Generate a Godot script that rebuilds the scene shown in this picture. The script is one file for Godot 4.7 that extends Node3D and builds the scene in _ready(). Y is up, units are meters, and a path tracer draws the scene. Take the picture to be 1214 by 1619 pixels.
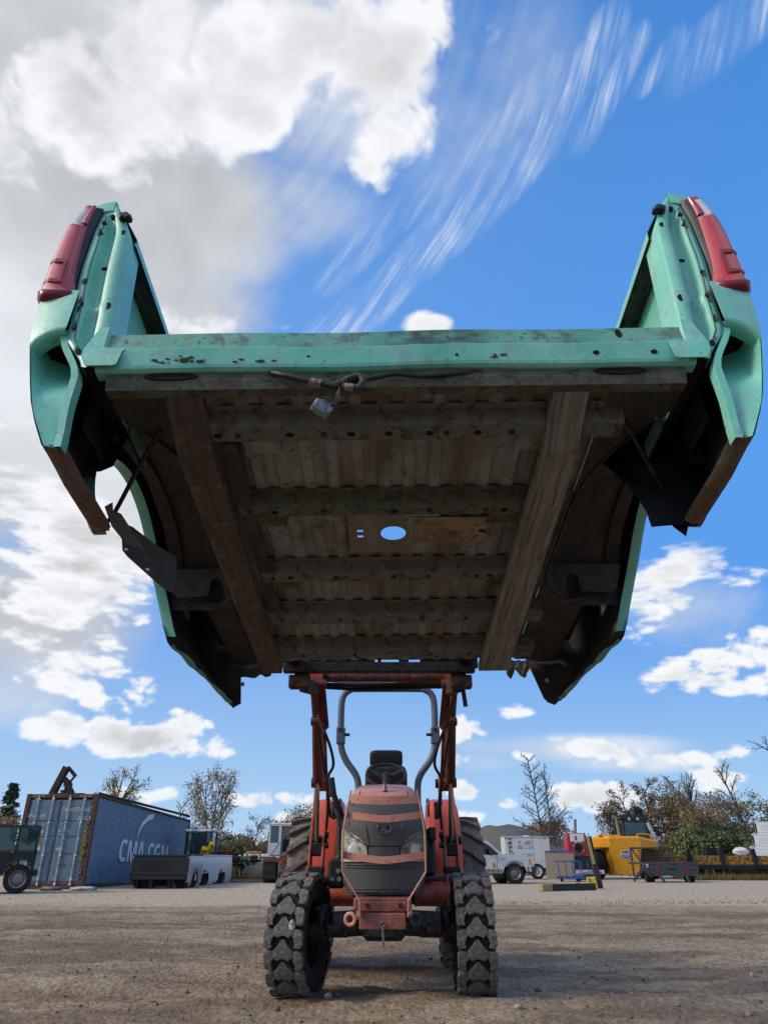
extends Node3D
# A tractor lifts a green pickup bed over a gravel yard; the camera crouches in front and looks up.
# World: x right, y up, -z away from the camera, metres.

var rng := RandomNumberGenerator.new()
var taken := {}
var mats := {}
var noise_tex := {}
const CAM_H := 0.88
const CAM_F := 1132.0
const PITCH := 25.852


func _ready() -> void:
	rng.seed = 7
	# camera
	var cam := Camera3D.new()
	cam.name = "camera"
	cam.position = Vector3(0, CAM_H, 0)
	cam.rotation_degrees = Vector3(PITCH, 0, 0)
	cam.fov = rad_to_deg(2.0 * atan(809.5 / CAM_F))
	cam.near = 0.05
	cam.far = 2000.0
	add_child(cam)
	# sky
	var env := Environment.new()
	env.background_mode = Environment.BG_SKY
	var sky := Sky.new()
	var pano := PanoramaSkyMaterial.new()
	pano.panorama = make_sky()
	sky.sky_material = pano
	env.sky = sky
	env.sky_rotation = Vector3(0, PI, 0)
	env.tonemap_mode = Environment.TONE_MAPPER_LINEAR
	env.tonemap_exposure = 1.06
	env.sdfgi_enabled = true
	env.ssao_enabled = true
	env.ssil_enabled = true
	var we := WorldEnvironment.new()
	we.name = "world_environment"
	we.environment = env
	add_child(we)
	# a sun behind thin cloud, high on the left
	var sun := DirectionalLight3D.new()
	sun.name = "sun"
	sun.light_energy = 0.62
	sun.light_color = Color(1.0, 0.95, 0.87)
	sun.light_angular_distance = 14.0
	sun.shadow_enabled = true
	add_child(sun)
	sun.look_at_from_position(Vector3(-0.79, 0.56, 0.26), Vector3.ZERO)
	make_noise()
	make_materials()
	build_ground()
	build_trees()
	build_tractor()
	build_carriage()
	build_bed()
	build_left()
	build_right()


# ---------- naming ----------
func numbered(called: String) -> String:
	if taken.has(called):
		taken[called] += 1
		return "%s_%03d" % [called, taken[called]]
	taken[called] = 0
	return called


func tag(o: Node3D, label: String, category: String, group := "", kind := "") -> Node3D:
	if label: o.set_meta("label", label)
	if category: o.set_meta("category", category)
	if group: o.set_meta("group", group)
	if kind: o.set_meta("kind", kind)
	return o


func thing(called: String, label: String, category: String, at := Vector3.ZERO, turn := 0.0, group := "") -> Node3D:
	var o := Node3D.new()
	o.name = numbered(called)
	add_child(o)
	o.position = at
	o.rotation.y = turn
	return tag(o, label, category, group)


func dup(src: Node3D, at: Vector3, turn: float, label: String) -> Node3D:
	var r: Node3D = src.duplicate()
	r.name = numbered(String(src.name).rstrip("0123456789").rstrip("_"))
	add_child(r)
	r.position = at
	r.rotation.y = turn
	r.set_meta("label", label)
	return r


func commit(called: String, st: SurfaceTool, mat: Material, parent: Node = null) -> MeshInstance3D:
	st.generate_normals()
	return place(called, st.commit(), mat, parent)


func place(called: String, mesh: Mesh, mat: Material, parent: Node = null, xf := Transform3D.IDENTITY) -> MeshInstance3D:
	var o := MeshInstance3D.new()
	o.mesh = mesh
	o.material_override = mat
	o.transform = xf
	if parent == null:
		o.name = numbered(called)
		add_child(o)
	else:
		o.name = called
		parent.add_child(o, true)
	return o


func label_part(o: Node, label: String) -> void:
	o.set_meta("label", label)


# ---------- where a photographed point stands ----------
func ray(px: float, py: float) -> Vector3:
	var p := deg_to_rad(PITCH)
	return Vector3(0, sin(p), -cos(p)) + Vector3.RIGHT * ((px - 607.0) / CAM_F) + Vector3(0, cos(p), sin(p)) * ((809.5 - py) / CAM_F)


func at(px: float, py: float, dist: float) -> Vector3:
	var r := ray(px, py)
	return Vector3(0, CAM_H, 0) + r * (dist / -r.z)


func ground_at(px: float, py: float) -> Vector3:
	var r := ray(px, py)
	return Vector3(0, CAM_H, 0) + r * (-CAM_H / r.y)


# ---------- shapes ----------
func mb() -> SurfaceTool:
	var st := SurfaceTool.new()
	st.begin(Mesh.PRIMITIVE_TRIANGLES)
	st.set_smooth_group(-1)
	return st


func tri(st: SurfaceTool, a: Vector3, b: Vector3, c: Vector3) -> void:
	st.add_vertex(a); st.add_vertex(b); st.add_vertex(c)


func quad(st: SurfaceTool, a: Vector3, b: Vector3, c: Vector3, d: Vector3) -> void:
	st.add_vertex(a); st.add_vertex(b); st.add_vertex(c)
	st.add_vertex(a); st.add_vertex(c); st.add_vertex(d)


func ax(i: int, j: int, k: int, vi: float, vj: float, vk: float) -> Vector3:
	var v := Vector3.ZERO
	v[i] = vi; v[j] = vj; v[k] = vk
	return v


func box(st: SurfaceTool, c: Vector3, s: Vector3, b := Basis.IDENTITY, ch := 0.0) -> void:
	st.set_smooth_group(-1)
	var h := s * 0.5
	var x := Transform3D(b, c)
	ch = minf(ch, minf(h.x, minf(h.y, h.z)) * 0.9)
	for i in 3:
		var j := (i + 1) % 3
		var k := (i + 2) % 3
		for si: float in [-1.0, 1.0]:
			var hj := h[j] - ch
			var hk := h[k] - ch
			var v := si * h[i]
			var q := [ax(i, j, k, v, -hj, -hk), ax(i, j, k, v, hj, -hk), ax(i, j, k, v, hj, hk), ax(i, j, k, v, -hj, hk)]
			if si > 0: q.reverse()
			quad(st, x * q[0], x * q[1], x * q[2], x * q[3])
	if ch <= 0.0:
		return
	for i in 3:
		var j := (i + 1) % 3
		var k := (i + 2) % 3
		for si: float in [-1.0, 1.0]:
			for sj: float in [-1.0, 1.0]:
				var hk := h[k] - ch
				var q := [ax(i, j, k, si * h[i], sj * (h[j] - ch), -hk), ax(i, j, k, si * (h[i] - ch), sj * h[j], -hk), ax(i, j, k, si * (h[i] - ch), sj * h[j], hk), ax(i, j, k, si * h[i], sj * (h[j] - ch), hk)]
				if si * sj > 0: q.reverse()
				quad(st, x * q[0], x * q[1], x * q[2], x * q[3])
	for sx: float in [-1.0, 1.0]:
		for sy: float in [-1.0, 1.0]:
			for sz: float in [-1.0, 1.0]:
				var p := Vector3(sx * h.x, sy * (h.y - ch), sz * (h.z - ch))
				var q := Vector3(sx * (h.x - ch), sy * h.y, sz * (h.z - ch))
				var r := Vector3(sx * (h.x - ch), sy * (h.y - ch), sz * h.z)
				if sx * sy * sz > 0: tri(st, x * p, x * r, x * q)
				else: tri(st, x * p, x * q, x * r)


# a cushion: a box with generously rounded sides
func rbox(st: SurfaceTool, c: Vector3, s: Vector3, b := Basis.IDENTITY, e := 0.35) -> void:
	var rings := []
	for i in 17:
		var la := -PI / 2 + PI * i / 16.0
		var ring := []
		for k in 32:
			var lo := TAU * k / 32.0
			var d := Vector3(signf(cos(lo)) * pow(absf(cos(lo)), e) * pow(maxf(0.0, cos(la)), e), signf(sin(la)) * pow(absf(sin(la)), e), signf(sin(lo)) * pow(absf(sin(lo)), e) * pow(maxf(0.0, cos(la)), e))
			ring.append(c + b * (d * s * 0.5))
		rings.append(ring)
	loft(st, rings)


func bar(st: SurfaceTool, a: Vector3, b: Vector3, w: float, h: float, up := Vector3.UP, ch := 0.0) -> void:
	var z := (b - a).normalized()
	if absf(z.dot(up)) > 0.98:
		up = Vector3.FORWARD if absf(z.z) < 0.9 else Vector3.RIGHT
	var x := up.cross(z).normalized()
	box(st, (a + b) * 0.5, Vector3(w, h, a.distance_to(b)), Basis(x, z.cross(x), z), ch)


func tube(st: SurfaceTool, pts: Array, r: float, n := 8, r2 := -1.0, flat_n := 1.0) -> void:
	if r2 < 0.0: r2 = r
	var rings := []
	var side := Vector3.ZERO
	var m := pts.size()
	for i in m:
		var d: Vector3 = pts[mini(i + 1, m - 1)] - pts[maxi(i - 1, 0)]
		d = d.normalized()
		if side == Vector3.ZERO:
			side = d.cross(Vector3.UP if absf(d.y) < 0.9 else Vector3.RIGHT)
		side = (side - d * side.dot(d)).normalized()
		var up := d.cross(side)
		var ring := []
		var rr := lerpf(r, r2, float(i) / maxf(1.0, m - 1))
		for k in n:
			var a := TAU * k / n
			ring.append(pts[i] + (side * cos(a) + up * sin(a) * flat_n) * rr)
		rings.append(ring)
	loft(st, rings, true)


func loft(st: SurfaceTool, rings: Array, caps := false, closed := true, smooth := 1) -> void:
	st.set_smooth_group(smooth)
	var n: int = rings[0].size()
	for i in rings.size() - 1:
		for k in (n if closed else n - 1):
			var k2 := (k + 1) % n
			quad(st, rings[i][k], rings[i + 1][k], rings[i + 1][k2], rings[i][k2])
	if caps:
		st.set_smooth_group(-1)
		for e in [0, rings.size() - 1]:
			var ring: Array = rings[e]
			var c := Vector3.ZERO
			for p in ring: c += p
			c /= n
			for k in n:
				if e == 0: tri(st, c, ring[k], ring[(k + 1) % n])
				else: tri(st, c, ring[(k + 1) % n], ring[k])
	st.set_smooth_group(-1)


# profile of (radius, height) turned round the y axis of xf
func lathe(st: SurfaceTool, xf: Transform3D, prof: Array, n := 16, sharp := true) -> void:
	for i in prof.size() - 1:
		st.set_smooth_group(i + 1 if sharp else 1)
		var p: Vector2 = prof[i]
		var q: Vector2 = prof[i + 1]
		for k in n:
			var a := TAU * k / n
			var b := TAU * (k + 1) / n
			var v0 := xf * Vector3(p.x * cos(a), p.y, p.x * sin(a))
			var v1 := xf * Vector3(p.x * cos(b), p.y, p.x * sin(b))
			var w0 := xf * Vector3(q.x * cos(a), q.y, q.x * sin(a))
			var w1 := xf * Vector3(q.x * cos(b), q.y, q.x * sin(b))
			if p.x < 1e-6: tri(st, v0, w1, w0)
			elif q.x < 1e-6: tri(st, v0, v1, w0)
			else: quad(st, v0, v1, w1, w0)
	st.set_smooth_group(-1)


func cyl(st: SurfaceTool, a: Vector3, b: Vector3, r: float, n := 14, r2 := -1.0) -> void:
	if r2 < 0.0: r2 = r
	var y := (b - a).normalized()
	var x := y.cross(Vector3.UP if absf(y.y) < 0.9 else Vector3.RIGHT).normalized()
	lathe(st, Transform3D(Basis(x, y, x.cross(y)), a), [Vector2(0, 0), Vector2(r, 0), Vector2(r2, a.distance_to(b)), Vector2(0, a.distance_to(b))], n)


func torus(st: SurfaceTool, xf: Transform3D, R: float, r: float, n := 28, m := 8, sy := 1.0) -> void:
	var rings := []
	for i in n + 1:
		var a := TAU * i / n
		var ring := []
		for k in m:
			var b := TAU * k / m
			ring.append(xf * Vector3((R + r * cos(b)) * cos(a), r * sin(b), (R + r * cos(b)) * sin(a) * sy))
		rings.append(ring)
	loft(st, rings)


# a polygon in the xy plane of xf, thick along z from 0 to d
func prism(st: SurfaceTool, poly: PackedVector2Array, xf: Transform3D, d: float) -> void:
	st.set_smooth_group(-1)
	var t := Geometry2D.triangulate_polygon(poly)
	for i in range(0, t.size(), 3):
		for z: float in [0.0, d]:
			var v := []
			for k in 3: v.append(xf * Vector3(poly[t[i + k]].x, poly[t[i + k]].y, z))
			if z > 0.0: tri(st, v[0], v[1], v[2])
			else: tri(st, v[0], v[2], v[1])
	for i in poly.size():
		var p := poly[i]
		var q := poly[(i + 1) % poly.size()]
		quad(st, xf * Vector3(p.x, p.y, 0), xf * Vector3(q.x, q.y, 0), xf * Vector3(q.x, q.y, d), xf * Vector3(p.x, p.y, d))


func grid(st: SurfaceTool, nu: int, nv: int, f: Callable, smooth := 1) -> void:
	st.set_smooth_group(smooth)
	var p := []
	for i in nu + 1:
		var row := []
		for j in nv + 1: row.append(f.call(float(i) / nu, float(j) / nv))
		p.append(row)
	for i in nu:
		for j in nv:
			quad(st, p[i][j], p[i + 1][j], p[i + 1][j + 1], p[i][j + 1])
	st.set_smooth_group(-1)


func v2(a: Array) -> PackedVector2Array:
	var o := PackedVector2Array()
	for i in range(0, a.size(), 2): o.append(Vector2(a[i], a[i + 1]))
	return o


func oval(c: Vector2, rx: float, ry: float, n := 18) -> PackedVector2Array:
	var o := PackedVector2Array()
	for i in n: o.append(c + Vector2(cos(TAU * i / n) * rx, sin(TAU * i / n) * ry))
	return o


func text_mesh(s: String, size: float, bold := true, depth := 0.004) -> TextMesh:
	var t := TextMesh.new()
	var f := SystemFont.new()
	f.font_names = PackedStringArray(["Droid Sans"])
	f.font_weight = 700 if bold else 400
	t.font = f
	t.text = s
	t.font_size = 64
	t.pixel_size = size / 46.0
	t.depth = depth
	return t


func curve(ctrl: Array, n := 24) -> Array:   # a smooth line through points
	var o := []
	var m := ctrl.size()
	for i in m - 1:
		var a: Vector3 = ctrl[maxi(i - 1, 0)]
		var b: Vector3 = ctrl[i]
		var c: Vector3 = ctrl[i + 1]
		var d: Vector3 = ctrl[mini(i + 2, m - 1)]
		var k := maxi(2, n / (m - 1))
		for j in k:
			o.append(b.cubic_interpolate(c, a, d, float(j) / k))
	o.append(ctrl[m - 1])
	return o


# ---------- materials ----------
func make_noise() -> void:
	var spec := {   # name: [frequency, octaves, low, mid, high of the tone, type]
		"fine": [0.05, 5, 0.72, 0.9, 1.0], "patch": [0.009, 5, 0.55, 0.86, 1.0], "grime": [0.016, 6, 0.30, 0.80, 1.0], "streak": [0.02, 5, 0.6, 0.85, 1.0]}
	for k in spec:
		var s: Array = spec[k]
		var n := FastNoiseLite.new()
		n.seed = hash(k) % 1000
		n.noise_type = FastNoiseLite.TYPE_SIMPLEX
		n.frequency = s[0]
		n.fractal_octaves = s[1]
		n.fractal_gain = 0.58
		var t := NoiseTexture2D.new()
		t.width = 512; t.height = 512
		t.seamless = true
		t.noise = n
		var g := Gradient.new()
		g.offsets = PackedFloat32Array([0.2, 0.45, 0.75])
		g.colors = PackedColorArray([Color(s[2], s[2] * 0.97, s[2] * 0.93), Color(s[3], s[3], s[3] * 0.98), Color(s[4], s[4], s[4])])
		t.color_ramp = g
		noise_tex[k] = t
	for k in ["bump_fine", "bump_rough"]:
		var n := FastNoiseLite.new()
		n.seed = hash(k) % 1000
		n.noise_type = FastNoiseLite.TYPE_SIMPLEX
		n.frequency = 0.06 if k == "bump_fine" else 0.02
		n.fractal_octaves = 5
		var t := NoiseTexture2D.new()
		t.width = 512; t.height = 512
		t.seamless = true
		t.noise = n
		t.as_normal_map = true
		t.bump_strength = 6.0
		noise_tex[k] = t


func M(hex: String, rough := 0.6, metal := 0.0, tone := "fine", scale := 1.0, bump := 0.0, bump_map := "bump_fine") -> StandardMaterial3D:
	var m := StandardMaterial3D.new()
	m.albedo_color = Color.html(hex)
	m.roughness = rough
	m.metallic = metal
	m.cull_mode = BaseMaterial3D.CULL_DISABLED
	if tone:
		m.albedo_texture = noise_tex[tone]
		m.uv1_triplanar = true
		m.uv1_scale = Vector3.ONE * scale
	if bump > 0.0:
		m.normal_enabled = true
		m.normal_texture = noise_tex[bump_map]
		m.normal_scale = bump
	return m


# a texture blended from layers: base colour, then [colour, noise frequency, threshold, softness, strength, stretch_x] each laid over it
func layered(size: int, base: Color, layers: Array, sd := 1, speckle := 0.05) -> ImageTexture:
	var px := PackedFloat32Array()
	px.resize(size * size * 3)
	for i in size * size:
		px[i * 3] = base.r; px[i * 3 + 1] = base.g; px[i * 3 + 2] = base.b
	var li := 0
	for l: Array in layers:
		li += 1
		var n := FastNoiseLite.new()
		n.seed = sd * 31 + li
		n.noise_type = FastNoiseLite.TYPE_SIMPLEX
		n.frequency = l[1]
		n.fractal_octaves = 5 if l.size() < 6 else 2
		n.fractal_gain = 0.6
		var stretch: int = int(l[5]) if l.size() > 5 else 1
		var im := n.get_seamless_image(size / stretch if stretch > 1 else size, size, false, false, 0.1, false)
		if stretch > 1: im.resize(size, size, Image.INTERPOLATE_CUBIC)
		if stretch < 0:
			im = n.get_seamless_image(size, size / -stretch, false, false, 0.1, false)
			im.resize(size, size, Image.INTERPOLATE_CUBIC)
		im.convert(Image.FORMAT_L8)
		var d := im.get_data()
		var c: Color = l[0]
		var lut := PackedFloat32Array()
		lut.resize(256)
		for v in 256:
			lut[v] = smoothstep(l[2] - l[3], l[2] + l[3], v / 255.0) * l[4]
		for i in size * size:
			var a := lut[d[i]]
			if a > 0.003:
				var j := i * 3
				px[j] += (c.r - px[j]) * a
				px[j + 1] += (c.g - px[j + 1]) * a
				px[j + 2] += (c.b - px[j + 2]) * a
	var by := PackedByteArray()
	by.resize(size * size * 3)
	var r := RandomNumberGenerator.new()
	r.seed = sd
	for i in size * size:
		var s := 1.0 + (r.randf() - 0.5) * speckle * 2.0
		for k in 3:
			by[i * 3 + k] = clampi(int(px[i * 3 + k] * s * 255.0), 0, 255)
	return ImageTexture.create_from_image(Image.create_from_data(size, size, false, Image.FORMAT_RGB8, by))


func LM(tex: Texture2D, rough: float, scale: Vector3, bump := 0.0, bump_map := "bump_fine", metal := 0.0, world := false) -> StandardMaterial3D:
	var m := StandardMaterial3D.new()
	m.albedo_texture = tex
	m.uv1_triplanar = true
	m.uv1_world_triplanar = world
	m.uv1_scale = scale
	m.roughness = rough
	m.metallic = metal
	m.cull_mode = BaseMaterial3D.CULL_DISABLED
	if bump > 0.0:
		m.normal_enabled = true
		m.normal_texture = noise_tex[bump_map]
		m.normal_scale = bump
	return m


func H(hex: String) -> Color:
	return Color.html(hex)


func make_materials() -> void:
	var rust := H("6a3a24")
	var green := layered(1024, H("74c9b0"), [[H("66b9a0"), 0.003, 0.5, 0.25, 0.6], [H("98d6c2"), 0.004, 0.56, 0.16, 0.55], [H("7fa898"), 0.008, 0.66, 0.12, 0.5], [H("93b5a4"), 0.03, 0.72, 0.05, 0.35, -14], [H("4f6a5c"), 0.02, 0.80, 0.05, 0.6], [H("5a4a3c"), 0.05, 0.86, 0.03, 0.85], [rust, 0.035, 0.90, 0.02, 0.9]], 3, 0.03)
	mats.green = LM(green, 0.40, Vector3.ONE * 0.9, 0.045)
	mats.green.clearcoat_enabled = true
	mats.green.clearcoat = 0.35
	mats.green.clearcoat_roughness = 0.25
	var dull := layered(1024, H("5ca48c"), [[H("709c8c"), 0.003, 0.5, 0.2, 0.7], [H("4f5b52"), 0.005, 0.66, 0.10, 0.75], [H("7f8d80"), 0.03, 0.70, 0.05, 0.45, -14], [H("3b3833"), 0.012, 0.78, 0.06, 0.75], [rust, 0.05, 0.86, 0.03, 0.7]], 5, 0.04)
	mats.green_dirty = LM(dull, 0.55, Vector3.ONE * 1.1, 0.1)
	var under := layered(1024, H("8b8f8f"), [[H("7a817f"), 0.003, 0.48, 0.18, 0.9], [H("97938a"), 0.006, 0.62, 0.14, 0.6], [H("6f6050"), 0.004, 0.62, 0.14, 0.7, -5], [H("84604a"), 0.009, 0.78, 0.07, 0.6], [H("544a3f"), 0.012, 0.78, 0.08, 0.7], [H("a9a496"), 0.02, 0.80, 0.06, 0.4]], 11, 0.06)
	mats.under = LM(under, 0.88, Vector3(1.0, 1.0, 1.0) * 0.8, 0.35, "bump_rough")
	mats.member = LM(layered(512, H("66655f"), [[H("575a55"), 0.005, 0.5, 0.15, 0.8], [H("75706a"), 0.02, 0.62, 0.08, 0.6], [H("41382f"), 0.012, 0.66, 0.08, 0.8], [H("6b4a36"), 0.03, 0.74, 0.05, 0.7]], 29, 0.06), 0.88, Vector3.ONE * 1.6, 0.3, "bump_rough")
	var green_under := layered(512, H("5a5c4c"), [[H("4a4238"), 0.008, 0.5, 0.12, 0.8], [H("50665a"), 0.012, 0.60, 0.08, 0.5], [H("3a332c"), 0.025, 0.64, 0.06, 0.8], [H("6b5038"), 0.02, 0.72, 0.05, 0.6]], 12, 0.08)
	mats.under_green = LM(green_under, 0.85, Vector3.ONE * 1.5, 0.3, "bump_rough")  # darkened to carry the sill's shade on the rear cross member
	var dark := layered(512, H("453f3b"), [[H("342f2d"), 0.007, 0.5, 0.15, 0.8], [H("584a40"), 0.012, 0.64, 0.08, 0.6], [H("5e5a52"), 0.03, 0.74, 0.06, 0.5]], 13, 0.08)
	mats.inner = LM(dark, 0.9, Vector3.ONE * 1.2, 0.25, "bump_rough")
	var rocker := layered(512, H("554a41"), [[H("6b4a34"), 0.01, 0.5, 0.12, 0.8], [H("7e4329"), 0.02, 0.62, 0.07, 0.7], [H("55695a"), 0.015, 0.68, 0.06, 0.6], [H("2e2723"), 0.04, 0.7, 0.06, 0.7]], 14, 0.08)
	mats.rocker = LM(rocker, 0.7, Vector3.ONE * 2.0, 0.3)
	var wood := layered(512, H("7e7a72"), [[H("655f57"), 0.02, 0.5, 0.16, 0.5, -12], [H("8f8878"), 0.03, 0.6, 0.08, 0.7, -16], [H("4a3f34"), 0.05, 0.72, 0.06, 0.55, -20], [H("a99d88"), 0.06, 0.82, 0.04, 0.45, -20]], 15, 0.08)
	mats.wood = LM(wood, 0.85, Vector3.ONE * 1.6, 0.25)
	var redwood := layered(512, H("54473f"), [[H("403630"), 0.02, 0.5, 0.16, 0.5, -12], [H("634a3c"), 0.03, 0.58, 0.10, 0.6, -10], [H("33291f"), 0.05, 0.70, 0.06, 0.5, -20], [H("84694c"), 0.008, 0.72, 0.05, 0.6]], 16, 0.08)
	mats.redwood = LM(redwood, 0.85, Vector3.ONE * 1.6, 0.25)
	var red := layered(512, H("c2523d"), [[H("b96a57"), 0.006, 0.48, 0.15, 0.7], [H("963a2a"), 0.012, 0.6, 0.1, 0.6], [H("6a4a3c"), 0.02, 0.70, 0.06, 0.6], [H("3a2a24"), 0.04, 0.77, 0.04, 0.85]], 17, 0.05)
	mats.red = LM(red, 0.55, Vector3.ONE * 1.6, 0.12)
	var reddark := layered(512, H("6e2d24"), [[H("4a2620"), 0.01, 0.48, 0.12, 0.9], [H("8d3c2d"), 0.014, 0.6, 0.08, 0.7], [H("261c19"), 0.02, 0.58, 0.08, 0.85]], 18, 0.06)
	mats.red_grimy = LM(reddark, 0.7, Vector3.ONE * 1.8, 0.25)
	var hood := layered(512, H("cf8f7e"), [[H("c17c6b"), 0.006, 0.5, 0.15, 0.7], [H("cf8c78"), 0.01, 0.62, 0.1, 0.6], [H("8a5c50"), 0.02, 0.72, 0.05, 0.6]], 19, 0.04)
	mats.hood = LM(hood, 0.5, Vector3.ONE * 1.5, 0.05)
	mats.bumper_red = LM(layered(512, H("96574c"), [[H("84483e"), 0.008, 0.5, 0.15, 0.7], [H("a87063"), 0.012, 0.62, 0.1, 0.5], [H("4a342d"), 0.03, 0.70, 0.05, 0.8], [H("2e2420"), 0.05, 0.76, 0.04, 0.8]], 27, 0.05), 0.7, Vector3.ONE * 2.2, 0.2)
	var orange := layered(512, H("cf4a26"), [[H("bb4022"), 0.006, 0.5, 0.15, 0.6], [H("a2503a"), 0.02, 0.7, 0.07, 0.7], [H("5a3a2e"), 0.04, 0.78, 0.04, 0.8]], 20, 0.04)
	mats.fender = LM(orange, 0.4, Vector3.ONE * 1.6, 0.06)
	var tyre := layered(512, H("5f5a54"), [[H("4d4946"), 0.01, 0.5, 0.12, 0.8], [H("857a6c"), 0.016, 0.6, 0.1, 0.7], [H("a0937f"), 0.03, 0.76, 0.06, 0.6]], 21, 0.1)
	mats.tyre = LM(tyre, 0.9, Vector3.ONE * 2.4, 0.4)
	var tyre2 := layered(512, H("6b6257"), [[H("574f48"), 0.01, 0.5, 0.12, 0.8], [H("857a6b"), 0.016, 0.6, 0.1, 0.7]], 22, 0.08)
	mats.tyre_dusty = LM(tyre2, 0.92, Vector3.ONE * 1.6, 0.3)
	mats.tyre_groove = M("2b2825", 0.95, 0.0, "patch", 2.0, 0.3)
	mats.black = M("1c1b1b", 0.55, 0.0, "patch", 2.0, 0.15)
	mats.black_steel = M("242120", 0.6, 0.2, "grime", 2.0, 0.25)
	mats.rust_steel = M("4a2f24", 0.85, 0.1, "grime", 2.0, 0.4, "bump_rough")
	mats.axle = M("3d3d3c", 0.6, 0.2, "grime", 2.4, 0.3)
	mats.rubber = M("161515", 0.75, 0.0, "fine", 3.0, 0.1)
	mats.rops = M("5c6066", 0.42, 0.1, "fine", 3.0, 0.1)
	mats.vinyl = M("1d1f23", 0.42, 0.0, "fine", 4.0, 0.12)
	mats.chrome = M("b9b5ae", 0.18, 1.0, "")
	mats.dull_metal = M("8d8c89", 0.4, 0.8, "fine", 3.0)
	mats.mesh = M("5e5e5e", 0.7, 0.1, "fine", 8.0, 0.7)
	mats.plastic = M("505255", 0.5, 0.0, "patch", 3.0, 0.1)
	mats.lens = M("c3bba6", 0.3, 0.0, "patch", 3.0)
	mats.lens_amber = M("8d8169", 0.35, 0.0, "patch", 3.0)
	mats.red_lens = M("b4172a", 0.08, 0.0, "")
	mats.red_lens.clearcoat_enabled = true
	mats.red_lens_dark = M("7a1320", 0.2, 0.0, "")
	mats.white_lens = M("cfccca", 0.2, 0.0, "")
	mats.lamp_back = M("2c2d33", 0.5, 0.0, "patch", 2.0)
	mats.hole = M("050505", 1.0, 0.0, "")
	mats.tape = M("9b9184", 0.8, 0.0, "grime", 8.0, 0.3)
	mats.connector = M("8f97a3", 0.5, 0.0, "grime", 6.0)
	mats.wire = M("6b6f52", 0.6, 0.0, "")
	mats.white = M("d8dade", 0.35, 0.0, "fine", 1.0)
	mats.white_dull = M("c9ccd2", 0.5, 0.0, "patch", 0.6)
	mats.glass = StandardMaterial3D.new()
	mats.glass.albedo_color = Color(0.10, 0.22, 0.22, 0.55)
	mats.glass.transparency = BaseMaterial3D.TRANSPARENCY_ALPHA
	mats.glass.roughness = 0.03
	mats.glass.metallic_specular = 0.7
	mats.tint = mats.glass.duplicate()
	mats.tint.albedo_color = Color(0.12, 0.22, 0.22, 0.82)
	mats.dark_glass = M("0f1418", 0.05, 0.0, "")
	mats.paint_white = M("e4e6e8", 0.6, 0.0, "fine", 2.0)
	mats.blue = M("2f62a8", 0.45, 0.0, "patch", 2.0)
	mats.yellow = M("e0b414", 0.5, 0.0, "patch", 1.0)
	mats.orange = M("eaa012", 0.38, 0.0, "fine", 0.7)
	mats.implement_red = M("9c2f27", 0.5, 0.0, "grime", 2.0)
	mats.implement_green = M("1f8a4c", 0.45, 0.0, "patch", 2.0)
	mats.grey_steel = M("4c5058", 0.55, 0.2, "grime", 1.2, 0.2)
	mats.bark = M("5c5046", 0.95, 0.0, "patch", 1.0, 0.4, "bump_rough")
	mats.bark_pale = M("8a8074", 0.95, 0.0, "patch", 1.0, 0.3)


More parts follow.
